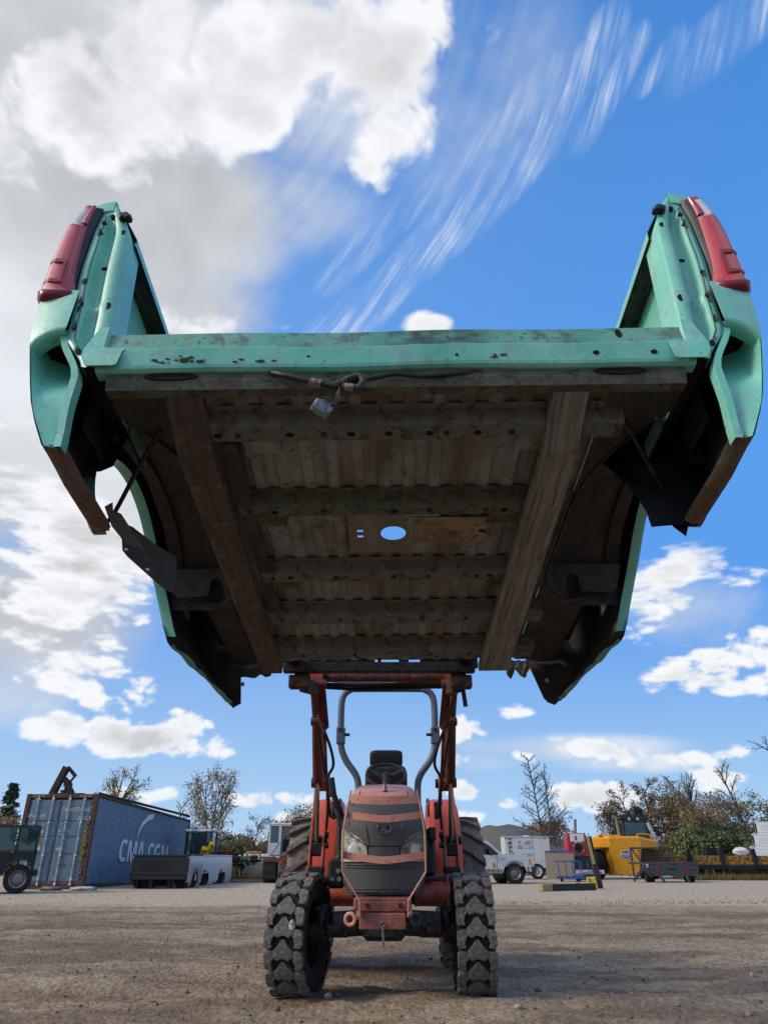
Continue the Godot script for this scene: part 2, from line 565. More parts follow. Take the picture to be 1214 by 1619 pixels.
# ---------- sky ----------
# cloud patches by bearing and height in degrees: [bearing, height, half width, half height, turn, weight, greyness]
func cloud_list() -> Array:
	return [
		[-35.8, 51.5, 5.6, 3.9, 28.9, 0.62, 0.80],
		[-23.7, 56.4, 7.6, 4.9, 19.4, 0.72, 0.75],
		[-10.3, 58.6, 6.6, 4.2, 8.7, 0.70, 0.60],
		[0.39, 55.1, 3.7, 4.8, -0.31, 0.72, 0.35],
		[-1.3, 52.1, 2.7, 2.4, 0.99, 0.60, 0.30],
		[-14.1, 54.1, 4.7, 3.1, 11.4, 0.60, 0.40],
		[-30.1, 48.5, 3.6, 2.3, 23.3, 0.45, 0.40],
		[2.7, 59.7, 3.8, 3.1, -2.4, 0.55, 0.30],
		[-3.9, 60.0, 5.0, 3.1, 3.4, 0.65, 0.40],
		[-20.2, 52.4, 3.8, 2.7, 16.1, 0.60, 0.40],
		[-42.2, 47.4, 4.2, 7.0, 33.4, 0.60, 0.70],
		[-27.6, 51.2, 4.5, 3.0, 22.0, 0.55, 0.70],
		[11.3, 56.7, 3.4, 2.9, -9.4, 0.34, 0.20],
		[16.8, 58.6, 4.1, 2.4, -14.4, 0.40, 0.20],
		[6.8, 59.2, 3.3, 2.8, -5.8, 0.42, 0.20],
		[-13.2, 40.4, 4.7, 1.9, 8.6, 0.60, 0.25],
		[-19.7, 39.4, 2.3, 1.5, 12.8, 0.48, 0.30],
		[4.4, 40.6, 2.4, 1.0, -2.8, 0.58, 0.10],
		[-32.2, 29.6, 3.1, 2.6, 17.2, 0.42, 0.50],
		[-28.4, 24.0, 4.9, 3.2, 12.3, 0.50, 0.60],
		[-25.3, 20.3, 7.2, 4.2, 9.2, 0.66, 0.95],
		[-21.1, 20.4, 4.0, 3.3, 7.6, 0.50, 0.70],
		[-27.7, 16.8, 4.8, 3.1, 8.5, 0.60, 0.90],
		[-21.5, 11.8, 5.1, 1.7, 4.6, 0.62, 0.60],
		[-25.9, 12.1, 3.6, 1.5, 5.8, 0.60, 0.70],
		[-22.3, 13.8, 2.6, 1.8, 5.6, 0.50, 0.30],
		[-14.9, 9.9, 1.9, 1.1, 2.6, 0.55, 0.40],
		[-24.0, 8.8, 4.1, 1.0, 3.9, 0.58, 0.60],
		[-18.5, 8.0, 5.6, 1.3, 2.6, 0.66, 0.65],
		[-12.8, 7.9, 1.7, 0.90, 1.8, 0.52, 0.50],
		[24.6, 20.0, 5.1, 2.2, -8.8, 0.66, 0.80],
		[20.5, 18.1, 3.6, 2.6, -6.6, 0.62, 0.90],
		[28.7, 19.3, 2.0, 1.3, -10.3, 0.55, 0.60],
		[23.7, 12.9, 5.4, 2.0, -5.6, 0.60, 0.85],
		[28.0, 14.0, 2.8, 1.6, -7.3, 0.58, 0.70],
		[21.0, 12.3, 2.8, 1.2, -4.6, 0.50, 0.80],
		[25.5, 11.0, 2.4, 0.96, -5.2, 0.50, 0.70],
		[9.8, 10.6, 2.0, 0.75, -1.8, 0.60, 0.70],
		[5.8, 9.1, 2.5, 1.3, -0.91, 0.58, 0.70],
		[5.4, 7.2, 1.9, 0.63, -0.69, 0.42, 0.50],
		[20.3, 6.8, 4.6, 0.77, -2.5, 0.62, 0.50],
		[16.7, 7.5, 3.5, 0.62, -2.2, 0.52, 0.60],
		[13.1, 8.2, 3.7, 0.63, -1.9, 0.48, 0.60],
		[8.3, 7.4, 3.3, 0.63, -1.1, 0.45, 0.50],
		[26.3, 7.0, 1.9, 0.83, -3.5, 0.66, 0.30],
		[16.0, 4.4, 3.5, 1.1, -1.3, 0.72, 0.40],
		[13.5, 3.9, 2.0, 0.55, -0.93, 0.46, 0.30],
		[5.6, 5.0, 1.6, 0.79, -0.49, 0.66, 0.30],
		[8.7, 4.0, 1.7, 0.52, -0.61, 0.62, 0.20],
		[6.1, 3.3, 1.7, 0.56, -0.35, 0.62, 0.25],
		[24.3, 5.2, 3.8, 0.90, -2.3, 0.64, 0.35],
		[-7.4, 4.3, 4.2, 0.70, 0.56, 0.62, 0.55],
		[-5.9, 3.2, 3.7, 0.60, 0.33, 0.62, 0.30],
		[-16.9, 4.6, 3.5, 0.64, 1.4, 0.60, 0.30],
		[-26.2, 4.9, 0.77, 0.32, 2.4, 0.50, 0.10],
		[-17.9, 2.8, 4.6, 0.70, 0.90, 0.56, 0.30],
		[19.6, 1.5, 4.9, 0.80, -0.53, 0.42, 0.30],
		[8.8, 1.4, 5.4, 0.75, -0.21, 0.40, 0.30],
		[-9.5, 1.6, 6.3, 0.75, 0.26, 0.40, 0.30],
		[-23.9, 2.2, 3.1, 0.55, 0.98, 0.42, 0.30],
	]


func veil_list() -> Array:
	return [
		[-32.8, 39.9, 10.3, 10.7, 21.5, 0.95],
		[-24.4, 46.1, 9.7, 7.0, 17.4, 0.85],
		[-31.0, 30.4, 6.8, 9.7, 16.6, 0.90],
		[-24.9, 25.1, 6.5, 6.1, 11.0, 0.75],
		[-37.9, 47.5, 6.3, 8.8, 29.3, 0.95],
		[-12.4, 48.6, 7.2, 3.8, 9.1, 0.40],
		[-20.6, 40.7, 7.2, 4.9, 13.5, 0.60],
		[7.4, 57.3, 8.4, 7.3, -6.0, 0.22],
		[-26.8, 16.4, 8.1, 5.4, 7.9, 0.70],
		[12.6, 7.9, 8.7, 0.99, -1.7, 0.36],
		[18.3, 6.7, 6.0, 0.78, -2.2, 0.30],
		[7.3, 7.0, 4.2, 0.81, -0.89, 0.28],
		[-30.0, 54.5, 12.6, 6.3, 23.1, 0.80],
		[-10.0, 56.8, 9.6, 7.0, 8.0, 0.42],
		[-27.3, 11.1, 4.7, 2.6, 5.6, 0.40],
		[24.0, 16.8, 5.9, 2.8, -7.2, 0.30],
		[-12.6, 35.7, 6.7, 3.9, 7.3, 0.30],
	]


func cirrus_list() -> Array:   # from bearing, height to bearing, height, half width, weight
	return [
		[-6.5, 40.0, 26.9, 57.0, 1.2, 0.80],
		[-3.0, 40.9, 6.5, 48.2, 1.4, 0.70],
		[-0.46, 42.5, 11.1, 51.2, 1.1, 0.70],
		[-5.8, 43.8, 0.92, 48.8, 1.1, 0.50],
		[8.8, 47.2, 20.8, 52.9, 0.89, 0.66],
		[22.1, 51.5, 29.6, 55.7, 0.81, 0.75],
		[29.3, 53.2, 33.4, 54.8, 0.61, 0.55],
		[33.8, 53.2, 42.7, 54.0, 1.3, 0.68],
		[3.6, 46.6, 8.1, 49.8, 0.97, 0.55],
		[-7.9, 38.0, -3.1, 42.5, 1.1, 0.55],
		[-11.9, 45.1, -3.3, 49.2, 1.1, 0.34],
		[2.3, 48.8, 19.5, 56.0, 1.1, 0.50],
	]


func stamp(buf: PackedFloat32Array, w: int, h: int, ch: int, c: Array, grey: float) -> void:
	var reach: float = maxf(c[2], c[3]) * 1.35
	var y0 := clampi(int((90.0 - c[1] - reach) / 180.0 * h), 0, h - 1)
	var y1 := clampi(int((90.0 - c[1] + reach) / 180.0 * h) + 1, 0, h - 1)
	var squeeze: float = maxf(0.3, cos(deg_to_rad(c[1])))
	var x0 := int((c[0] - reach / squeeze + 180.0) / 360.0 * w)
	var x1 := int((c[0] + reach / squeeze + 180.0) / 360.0 * w) + 1
	var ca := cos(deg_to_rad(c[4]))
	var sa := sin(deg_to_rad(c[4]))
	for y in range(y0, y1 + 1):
		var lat := 90.0 - (y + 0.5) / h * 180.0
		for x in range(x0, x1 + 1):
			var dx: float = ((x + 0.5) / w * 360.0 - 180.0 - c[0]) * squeeze
			var dy: float = lat - c[1]
			var u: float = (dx * ca + dy * sa) / c[2]
			var v: float = (dy * ca - dx * sa) / c[3]
			var d := u * u + v * v
			if d < 1.7:
				var s: float = clampf(1.0 - d / 1.7, 0.0, 1.0) * c[5]
				var i := (y * w + posmod(x, w)) * 4
				if ch == 0:
					var was := buf[i]
					buf[i] = maxf(was, s) + minf(was, s) * 0.35
					if s > 0.0: buf[i + 1] = lerpf(buf[i + 1], grey, clampf(s / (was + s + 0.001), 0.0, 1.0))
				else:
					buf[i + ch] = maxf(buf[i + ch], s)


func sky_tone(lon: float, lat: float) -> Vector3:
	var t := clampf(lat / 62.0, 0.0, 1.0)
	var low := Vector3(0.40, 0.62, 0.85)
	var mid := Vector3(0.085, 0.31, 0.80)
	var top := Vector3(0.042, 0.20, 0.58)
	var c := low.lerp(mid, smoothstep(0.0, 0.42, pow(t, 0.8))).lerp(top, smoothstep(0.4, 1.15, t))
	# paler towards the sun's side
	var side := clampf(0.5 + 0.5 * cos(deg_to_rad(lon + 80.0)), 0.0, 1.0)
	return c.lerp(Vector3(0.55, 0.66, 0.82), 0.30 * side * side)


func noise_of(sd: int, freq: float, oct: int, gain: float, kind := FastNoiseLite.FRACTAL_FBM) -> FastNoiseLite:
	var n := FastNoiseLite.new()
	n.seed = sd
	n.noise_type = FastNoiseLite.TYPE_SIMPLEX_SMOOTH
	n.frequency = freq
	n.fractal_type = kind
	n.fractal_octaves = oct
	n.fractal_gain = gain
	return n


func fill_sky(out: PackedFloat32Array, cov: PackedFloat32Array, w: int, fx: int, fy: int, full_w: int, full_h: int, y_from: int, y_to: int) -> void:
	var n1 := noise_of(21, 2.6, 6, 0.56)
	var puff := noise_of(8, 3.4, 5, 0.55, FastNoiseLite.FRACTAL_RIDGED)
	var n2 := noise_of(5, 1.0, 4, 0.6)
	var comb := noise_of(31, 1.0, 3, 0.55)
	for y in range(y_from, y_to):
		var lat := PI * 0.5 - (fy + y + 0.5) / full_h * PI
		var cl := cos(lat)
		var sl := sin(lat)
		for x in w:
			var i := (y * w + x)
			var lon := (fx + x + 0.5) / full_w * TAU - PI
			if lat < -0.02:
				out[i * 3] = 0.19; out[i * 3 + 1] = 0.165; out[i * 3 + 2] = 0.14
				continue
			var d := Vector3(sin(lon) * cl, sl * 1.5, -cos(lon) * cl)
			var c := sky_tone(rad_to_deg(lon), rad_to_deg(lat))
			var cum := cov[i * 4]
			var grey := cov[i * 4 + 1]
			var veil := cov[i * 4 + 2]
			var cir := cov[i * 4 + 3]
			if cir > 0.01:
				# fibres turned along the wind, patchy and soft
				var a := lon * 0.74 + lat * 0.72
				var b := lat * 0.74 - lon * 0.70
				b += 0.016 * n2.get_noise_2d(a * 1.2, b * 1.5) + 0.0016 * n2.get_noise_2d(a * 9.0, b * 14.0)
				var patchy := 0.5 + 0.9 * n2.get_noise_2d(a * 5.0, b * 11.0)
				var s := comb.get_noise_2d(a * 3.0, b * 52.0) * 0.5 + n2.get_noise_2d(a * 6.0, b * 24.0) * 0.3 + comb.get_noise_2d(a * 5.0 + 9.0, b * 190.0) * 0.42
				var k := cir * 0.10 + maxf(0.0, cir - 0.12) * clampf(0.36 + s * 1.9, 0.0, 1.4) * clampf(patchy, 0.15, 1.1) * 1.3
				c = c.lerp(Vector3(0.70, 0.77, 0.87), clampf(k, 0.0, 0.8) * smoothstep(0.0, 0.3, cir))
			if veil > 0.01:
				var s := n1.get_noise_3dv(d * 0.6)
				var s1 := n2.get_noise_3dv(d * 2.0)
				var fib := comb.get_noise_2d((lon * 0.74 + lat * 0.72) * 3.0, (lat * 0.74 - lon * 0.70) * 30.0)
				var k := clampf(smoothstep(0.0, 0.85, veil * 1.25 + (s * 0.7 + fib * 0.10) * (1.15 - veil)) , 0.0, 0.97)
				k *= smoothstep(0.0, 0.30, veil)
				var tone := 0.68 + 0.22 * s1 + 0.30 * s
				c = c.lerp(Vector3(tone * 0.965, tone * 1.0, tone * 1.045), k)
			if cum > 0.01:
				var small := lerpf(2.3, 1.0, smoothstep(0.08, 0.55, lat))
				var wp := d * small + Vector3(n2.get_noise_3dv(d * 4.0), n2.get_noise_3dv(d * 4.0 + Vector3(7, 3, 1)), 0.0) * 0.045
				var f1 := n1.get_noise_3dv(wp * 1.1)
				var p1 := -puff.get_noise_3dv(wp * 1.25)
				var hi := n1.get_noise_3dv(wp * 5.0)
				var k := cum * 1.05 + f1 * 0.70 + p1 * 0.36 + hi * 0.22 - 0.25
				if k > 0.0:
					var q := wp + Vector3(-0.05, 0.06, 0.0)
					var f2 := n1.get_noise_3dv(q * 1.1)
					var p2 := -puff.get_noise_3dv(q * 1.25)
					var lit := clampf(0.5 + ((f1 - f2) * 0.8 + (p1 - p2) * 0.55) * 1.5 + hi * 0.35, 0.0, 1.0)
					var thick := smoothstep(0.08, 0.85, k)
					var shade := clampf(thick * (0.35 + 0.75 * grey) - lit * 0.45 + 0.14, 0.0, 1.0)
					var tone := lerpf(0.90, 0.42, shade)
					var col := Vector3(tone * 0.985, tone, tone * 1.03)
					col = col.lerp(Vector3(0.66, 0.76, 0.87), clampf(0.35 - lat * 1.7, 0.0, 0.32))
					c = c.lerp(col, pow(smoothstep(0.0, lerpf(0.22, 0.34, smoothstep(0.1, 0.5, lat)), k), 0.9))
			# glow of the sun behind thin cloud
			var toward := Vector3(sin(lon) * cl, sl, -cos(lon) * cl).dot(Vector3(-0.788, 0.558, 0.259))
			if toward > 0.75:
				var g := pow((toward - 0.75) / 0.25, 3.0)
				c = c.lerp(Vector3(2.6, 2.5, 2.35), g)
			out[i * 3] = c.x; out[i * 3 + 1] = c.y; out[i * 3 + 2] = c.z


func sky_image(cover: Image, fx: int, fy: int, w: int, h: int, full_w: int, full_h: int) -> Image:
	var cov := cover.get_data().to_float32_array()
	var parts := 16
	var outs := []
	var jobs := []
	for p in parts:
		var ya := h * p / parts
		var yb := h * (p + 1) / parts
		var o := PackedFloat32Array()
		o.resize(w * (yb - ya) * 3)
		outs.append(o)
		jobs.append([ya, yb, cov.slice(ya * w * 4, yb * w * 4)])
	var work := func(p: int) -> void:
		var o := PackedFloat32Array()
		o.resize(w * (jobs[p][1] - jobs[p][0]) * 3)
		fill_sky(o, jobs[p][2], w, fx, fy + jobs[p][0], full_w, full_h, 0, jobs[p][1] - jobs[p][0])
		outs[p] = o
	var id := WorkerThreadPool.add_group_task(work, parts)
	WorkerThreadPool.wait_for_group_task_completion(id)
	var all := PackedByteArray()
	for p in parts: all.append_array(outs[p].to_byte_array())
	return Image.create_from_data(w, h, false, Image.FORMAT_RGBF, all)


func make_sky() -> ImageTexture:
	var w := 1440
	var h := 720
	var buf := PackedFloat32Array()
	buf.resize(w * h * 4)
	for c: Array in cloud_list(): stamp(buf, w, h, 0, c, c[6])
	for c: Array in veil_list(): stamp(buf, w, h, 2, c, 0.0)
	for c: Array in cirrus_list():
		for k in 13:
			var t := k / 12.0
			stamp(buf, w, h, 3, [lerpf(c[0], c[2], t), lerpf(c[1], c[3], t), c[4] * 1.5, c[4], 45.0, c[5] * (0.75 + 0.25 * sin(PI * t))], 0.0)
	# the same kind of broken cloud all round
	var r := RandomNumberGenerator.new()
	r.seed = 99
	for i in 70:
		var lon := r.randf_range(54.0, 306.0)
		if lon > 180.0: lon -= 360.0
		var lat := 4.0 + 62.0 * pow(r.randf(), 1.6)
		if lon > 0.0 and r.randf() < 0.35: continue
		stamp(buf, w, h, 0, [lon, lat, r.randf_range(4, 9) + lat * 0.16, 1.6 + lat * 0.10, r.randf_range(-12, 12), r.randf_range(0.5, 0.8), r.randf_range(0.4, 0.9)], r.randf_range(0.4, 0.9))
	var cover := Image.create_from_data(w, h, false, Image.FORMAT_RGBAF, buf.to_byte_array())
	var base := cover.duplicate() as Image
	base.resize(1024, 512, Image.INTERPOLATE_BILINEAR)
	var im := sky_image(base, 0, 0, 1024, 512, 1024, 512)
	var FW := 4096
	var FH := 2048
	im.resize(FW, FH, Image.INTERPOLATE_CUBIC)
	# finer where clouds stand large: bearings -46 to 46 degrees
	var x0 := int((180.0 - 46.0) / 360.0 * FW)
	var x1 := int((180.0 + 46.0) / 360.0 * FW)
	var y0 := int((90.0 - 66.0) / 180.0 * FH)
	var y1 := int(90.5 / 180.0 * FH)
	var crop := cover.get_region(Rect2i(x0 * w / FW, y0 * h / FH, (x1 - x0) * w / FW, (y1 - y0) * h / FH))
	crop.resize(x1 - x0, y1 - y0, Image.INTERPOLATE_CUBIC)
	var fine := sky_image(crop, x0, y0, x1 - x0, y1 - y0, FW, FH)
	im.blit_rect(fine, Rect2i(0, 0, x1 - x0, y1 - y0), Vector2i(x0, y0))
	return ImageTexture.create_from_image(im)


# ---------- ground ----------
func ground_height(x: float, z: float, n: FastNoiseLite, m: FastNoiseLite) -> float:
	var dirt := smoothstep(-18.0, -15.5, z)      # the churned yard in front, the smooth gravel lot behind
	var h := n.get_noise_2d(x * 0.30, z) * 0.05 + m.get_noise_2d(x * 0.55, z * 1.2) * 0.026
	h += 0.022 * maxf(0.0, n.get_noise_2d(x * 0.12 + 40.0, z * 1.6)) * 2.0
	return h * (0.18 + 0.82 * dirt)


func build_ground() -> void:
	var n := FastNoiseLite.new()
	n.seed = 4; n.noise_type = FastNoiseLite.TYPE_SIMPLEX; n.frequency = 0.55; n.fractal_octaves = 4
	var m := FastNoiseLite.new()
	m.seed = 9; m.noise_type = FastNoiseLite.TYPE_SIMPLEX; m.frequency = 3.2; m.fractal_octaves = 4; m.fractal_gain = 0.6
	var big := FastNoiseLite.new()
	big.seed = 12; big.noise_type = FastNoiseLite.TYPE_SIMPLEX; big.frequency = 0.22; big.fractal_octaves = 5; big.fractal_gain = 0.6
	var tex := layered(1024, H("b5a590"), [[H("9f8b72"), 0.006, 0.5, 0.14, 0.8], [H("c5b8a2"), 0.02, 0.56, 0.08, 0.75], [H("7b6a58"), 0.03, 0.64, 0.07, 0.75], [H("d6cfc4"), 0.09, 0.70, 0.05, 0.6], [H("5e5042"), 0.10, 0.74, 0.05, 0.55]], 31, 0.13)
	var mat := LM(tex, 0.97, Vector3.ONE * 0.45, 0.55, "bump_fine", 0.0, true)
	mat.vertex_color_use_as_albedo = true
	var dirt_c := Color(0.41, 0.345, 0.285)
	var gravel_c := Color(1.0, 0.97, 0.93)
	var st := mb()
	st.set_smooth_group(1)
	# one sheet: rows grow with distance, columns fan out
	var zs := []
	var z := 4.0
	while z > -19.0:
		zs.append(z)
		z -= 0.045 if z < -3.5 else 0.35
	while z > -600.0:
		zs.append(z)
		z -= maxf(0.25, (-z - 18.0) * 0.12)
	zs.append(-900.0)
	var cols := 300
	var prev_p := []
	var prev_c := []
	for zi in zs.size():
		var zz: float = zs[zi]
		var half := 6.0 + maxf(0.0, -zz) * 0.62 if zz > -40.0 else 31.0 + (-zz - 40.0) * 1.6
		var row := []
		var rc := []
		for k in cols + 1:
			var t := 2.0 * k / cols - 1.0
			var x := half * t
			row.append(Vector3(x, ground_height(x, zz, n, m), zz))
			var edge := -17.0 + big.get_noise_2d(x * 0.5, 3.0) * 1.4
			var lot := smoothstep(edge + 2.6, edge - 1.6, zz)
			var p := smoothstep(-0.25, 0.3, big.get_noise_2d(x * 1.2, zz * 3.2) + 0.12 * clampf(x * 0.2, -1.0, 1.0))
			var near := dirt_c.lerp(Color(0.60, 0.55, 0.485), p)
			var c := near.lerp(gravel_c, lot)
			var dust := smoothstep(0.05, 0.45, big.get_noise_2d(x * 2.2 - 30.0, zz * 6.0))
			c = c.lerp(Color(0.80, 0.74, 0.66), (1.0 - lot) * dust * 0.45)
			# a dark band of churned soil where the lot begins, tyre tracks along x
			var tr := big.get_noise_2d(x * 0.5 + 9.0, zz * 2.6)
			c = c.lerp(Color(0.33, 0.265, 0.21), (1.0 - lot) * smoothstep(0.12, 0.4, tr) * 0.75)
			if zz < -45.0: c = c.lerp(Color(0.55, 0.52, 0.36), smoothstep(-45.0, -60.0, zz))
			rc.append(c)
		if zi > 0:
			for k in cols:
				var q := [[prev_p[k], prev_c[k]], [row[k], rc[k]], [row[k + 1], rc[k + 1]], [prev_p[k + 1], prev_c[k + 1]]]
				for id: int in [0, 1, 2, 0, 2, 3]:
					st.set_color(q[id][1])
					st.add_vertex(q[id][0])
		prev_p = row
		prev_c = rc
	var g := commit("ground", st, mat)
	tag(g, "churned brown dirt yard with gravel running back to the machines", "", "", "structure")
	# loose gravel and clods
	var peb := mb()
	blob(peb, Vector3.ZERO, Vector3(1, 0.7, 0.85), 3, 0.25)
	peb.generate_normals()
	var pm := peb.commit()
	var stone := M("a59c90", 0.95, 0.0, "patch", 3.0)
	stone.vertex_color_use_as_albedo = true
	pm.surface_set_material(0, stone)
	var count := 6000
	var mm := MultiMesh.new()
	mm.transform_format = MultiMesh.TRANSFORM_3D
	mm.use_colors = true
	mm.mesh = pm
	mm.instance_count = count
	for i in count:
		var zz := -4.6 - 22.0 * pow(rng.randf(), 1.5)
		var x := rng.randf_range(-1.0, 1.0) * (2.5 - zz * 0.62)
		var s := 0.004 + 0.010 * pow(rng.randf(), 2.6) + (0.016 if rng.randf() < 0.02 else 0.0)
		var b := Basis(Vector3.UP, rng.randf() * TAU).scaled(Vector3.ONE * s)
		mm.set_instance_transform(i, Transform3D(b, Vector3(x, ground_height(x, zz, n, m) + s * 0.25, zz)))
		var d := rng.randf_range(0.35, 1.0)
		mm.set_instance_color(i, Color(d, d * 0.95, d * 0.9))
	var mi := MultiMeshInstance3D.new()
	mi.name = "gravel"
	mi.multimesh = mm
	add_child(mi)
	tag(mi, "loose pebbles and clods scattered over the dirt yard", "gravel", "", "stuff")
	# a few stones one can point at
	for s: Array in [[350, 1588, 0.028, "pale flat stone lying on the dirt right of the left front tyre"], [519, 1588, 0.030, "pale rounded stone on the dirt ahead of the tractor, between the front tyres"], [905, 1505, 0.022, "small tan stone on the dirt right of the right front tyre"], [1190, 1550, 0.035, "brown stone on the dirt at the far right foreground"], [820, 1605, 0.03, "dusty stone at the bottom edge right of the right tyre"]]:
		if s[0] == 350: continue
		var p := ground_at(s[0], s[1])
		var st2 := mb()
		blob(st2, Vector3(0, s[2] * 0.4, 0), Vector3(s[2], s[2] * 0.65, s[2] * 0.8), 4, 0.22)
		var o := commit("stone", st2, M("b3a795", 0.95, 0.0, "patch", 4.0, 0.3))
		o.position = Vector3(p.x, ground_height(p.x, p.z, n, m), p.z)
		tag(o, s[3], "stone")
	var lodged := mb()
	blob(lodged, Vector3.ZERO, Vector3(0.022, 0.034, 0.014), 4, 0.2)
	var lo := commit("stone", lodged, M("c9c0b2", 0.95, 0.0, "patch", 4.0, 0.3))
	lo.position = at(462, 1463, 5.585)
	tag(lo, "pale stone wedged in the tread of the left front tyre", "stone")
	# thin dry grass where the lot meets the dirt, and along the back
	grass_strip("dry_grass", "thin dry grass along the edge of the gravel lot", -17.6, -18.9, 1.5, 12.0, 900, 0.05)
	grass_strip("dry_grass", "tall dry grass and weeds under the flatbed trailers at the right", -36.5, -39.0, 14.0, 27.0, 1500, 0.34)
	grass_strip("dry_grass", "dry grass in front of the parked implements behind the left front tyre", -34.0, -37.0, -9.5, -4.0, 1300, 0.32)
	grass_strip("dry_grass", "rough dry grass under the trees at the back of the yard", -46.0, -62.0, -45.0, 60.0, 5000, 0.6)


func grass_strip(called: String, label: String, z0: float, z1: float, x0: float, x1: float, count: int, h: float) -> void:
	var st := mb()
	for i in 7:
		var a := TAU * i / 7.0 + rng.randf()
		var o := Vector3(cos(a), 0, sin(a)) * 0.25
		var tip := o * rng.randf_range(1.2, 2.6) + Vector3(0, rng.randf_range(0.6, 1.0), 0)
		var w := Vector3(-sin(a), 0, cos(a)) * 0.07
		tri(st, o - w, o + w, tip)
	st.generate_normals()
	var mesh := st.commit()
	var gm := M("a08d5e", 0.9, 0.0, "")
	gm.vertex_color_use_as_albedo = true
	mesh.surface_set_material(0, gm)
	var mm := MultiMesh.new()
	mm.transform_format = MultiMesh.TRANSFORM_3D
	mm.use_colors = true
	mm.mesh = mesh
	mm.instance_count = count
	for i in count:
		var s := h * rng.randf_range(0.45, 1.1)
		var p := Vector3(lerpf(x0, x1, rng.randf()), -0.01, lerpf(z0, z1, rng.randf()))
		mm.set_instance_transform(i, Transform3D(Basis(Vector3.UP, rng.randf() * TAU).scaled(Vector3(s * 0.8, s, s * 0.8)), p))
		mm.set_instance_color(i, Color(0.55, 0.48, 0.34).lerp(Color(0.30, 0.36, 0.16), rng.randf()) * rng.randf_range(0.5, 1.0))
	var mi := MultiMeshInstance3D.new()
	mi.name = numbered(called)
	mi.multimesh = mm
	add_child(mi)
	tag(mi, label, "grass", "", "stuff")


func blob(st: SurfaceTool, c: Vector3, r: Vector3, n := 4, rough := 0.15) -> void:
	var bump := FastNoiseLite.new()
	bump.seed = rng.randi() % 1000
	bump.frequency = 0.9
	var rings := []
	for i in n * 2 + 1:
		var la := -PI / 2 + PI * i / (n * 2.0)
		var ring := []
		for k in n * 3:
			var lo := TAU * k / (n * 3.0)
			var d := Vector3(cos(lo) * cos(la), sin(la), sin(lo) * cos(la))
			ring.append(c + d * r * (1.0 + rough * bump.get_noise_3dv(d * 1.6) * 2.0))
		rings.append(ring)
	loft(st, rings)


# ---------- the raised pickup bed ----------
# bed axes: x right, u up from the lower edge of the rear sill, s forward from it towards the tractor
const BED_LEN := 2.06
const ARCH_C := 0.90
const ARCH_U := -0.225
const ARCH_R := 0.485
const ARCH_H := 0.473
const SKIN_U := [-0.40, -0.36, -0.33, -0.27, -0.16, -0.05, 0.09, 0.20, 0.40, 0.58, 0.67, 0.72, 0.75, 0.775]
const SKIN_X := [0.80, 0.835, 0.87, 0.905, 0.957, 0.992, 1.028, 1.042, 1.052, 1.046, 1.030, 1.005, 0.965, 0.925]


func bl(x: float, u: float, s: float) -> Vector3:
	return Vector3(x, u, -s)


func bed_xf() -> Transform3D:
	return Transform3D(Basis(Vector3(0.99990617, 0.0103621, 0.00895963), Vector3(-0.00895963, 0.98947153, -0.14445003), -Vector3(0.0103621, -0.1443562, -0.98947153)), Vector3(0.03127739, 2.10753211, -1.59095377))


func skin_x(u: float, s := 0.0) -> float:
	var i := 0
	while i < SKIN_U.size() - 2 and u > SKIN_U[i + 1]: i += 1
	var t := clampf((u - SKIN_U[i]) / (SKIN_U[i + 1] - SKIN_U[i]), 0.0, 1.0)
	var x: float = cubic_interpolate(SKIN_X[i], SKIN_X[i + 1], SKIN_X[maxi(i - 1, 0)], SKIN_X[mini(i + 2, SKIN_U.size() - 1)], t)
	x -= 0.10 * smoothstep(1.4, 2.06, s) * smoothstep(0.05, -0.25, u)
	var d := Vector2(s - ARCH_C, u - ARCH_U).length()
	x += 0.016 * smoothstep(ARCH_R + 0.13, ARCH_R, d)
	return x


func arch_u(s: float) -> float:
	var d := ARCH_R * ARCH_R - (s - ARCH_C) * (s - ARCH_C)
	return ARCH_U + sqrt(maxf(d, 0.0))


func low_u(s: float) -> float:   # lower edge of the bedside
	if s < ARCH_C: return lerpf(-0.27, -0.335, smoothstep(0.0, 0.15, s)) + 0.065 * smoothstep(0.30, 0.43, s)
	return lerpf(-0.21, -0.25, smoothstep(1.4, 2.06, s)) + 0.010 * sin(s * 19.0) * smoothstep(1.42, 1.6, s) + 0.004 * sin(s * 47.0)


func side_rows(s_list: Array, u_low: Callable, u_top: float, n: int, off: float, sg: float) -> Array:
	var rings := []
	for s: float in s_list:
		var lo: float = u_low.call(s)
		var row := []
		for k in n + 1:
			var u := lerpf(lo, u_top, pow(float(k) / n, 0.9))
			row.append(bl(sg * (skin_x(u, s) - off), u, s))
		rings.append(row)
	return rings


func steps(a: float, b: float, n: int) -> Array:
	var o := []
	for i in n + 1: o.append(lerpf(a, b, float(i) / n))
	return o


func arch_steps(n: int) -> Array:
	var o := []
	for i in n + 1: o.append(ARCH_C - ARCH_H * cos(PI * i / n))
	return o


func hole(parent: Node, p: Vector3, nrm: Vector3, rx: float, ry: float, up := Vector3.UP, called := "bolt_hole") -> void:
	var st := mb()
	var z := nrm.normalized()
	var x := up.cross(z).normalized()
	var xf := Transform3D(Basis(x, z.cross(x), z), p + z * 0.0015)
	prism(st, oval(Vector2.ZERO, rx, ry, 12), xf.translated_local(Vector3(0, 0, -0.012)), 0.012)
	commit(called, st, mats.hole, parent)


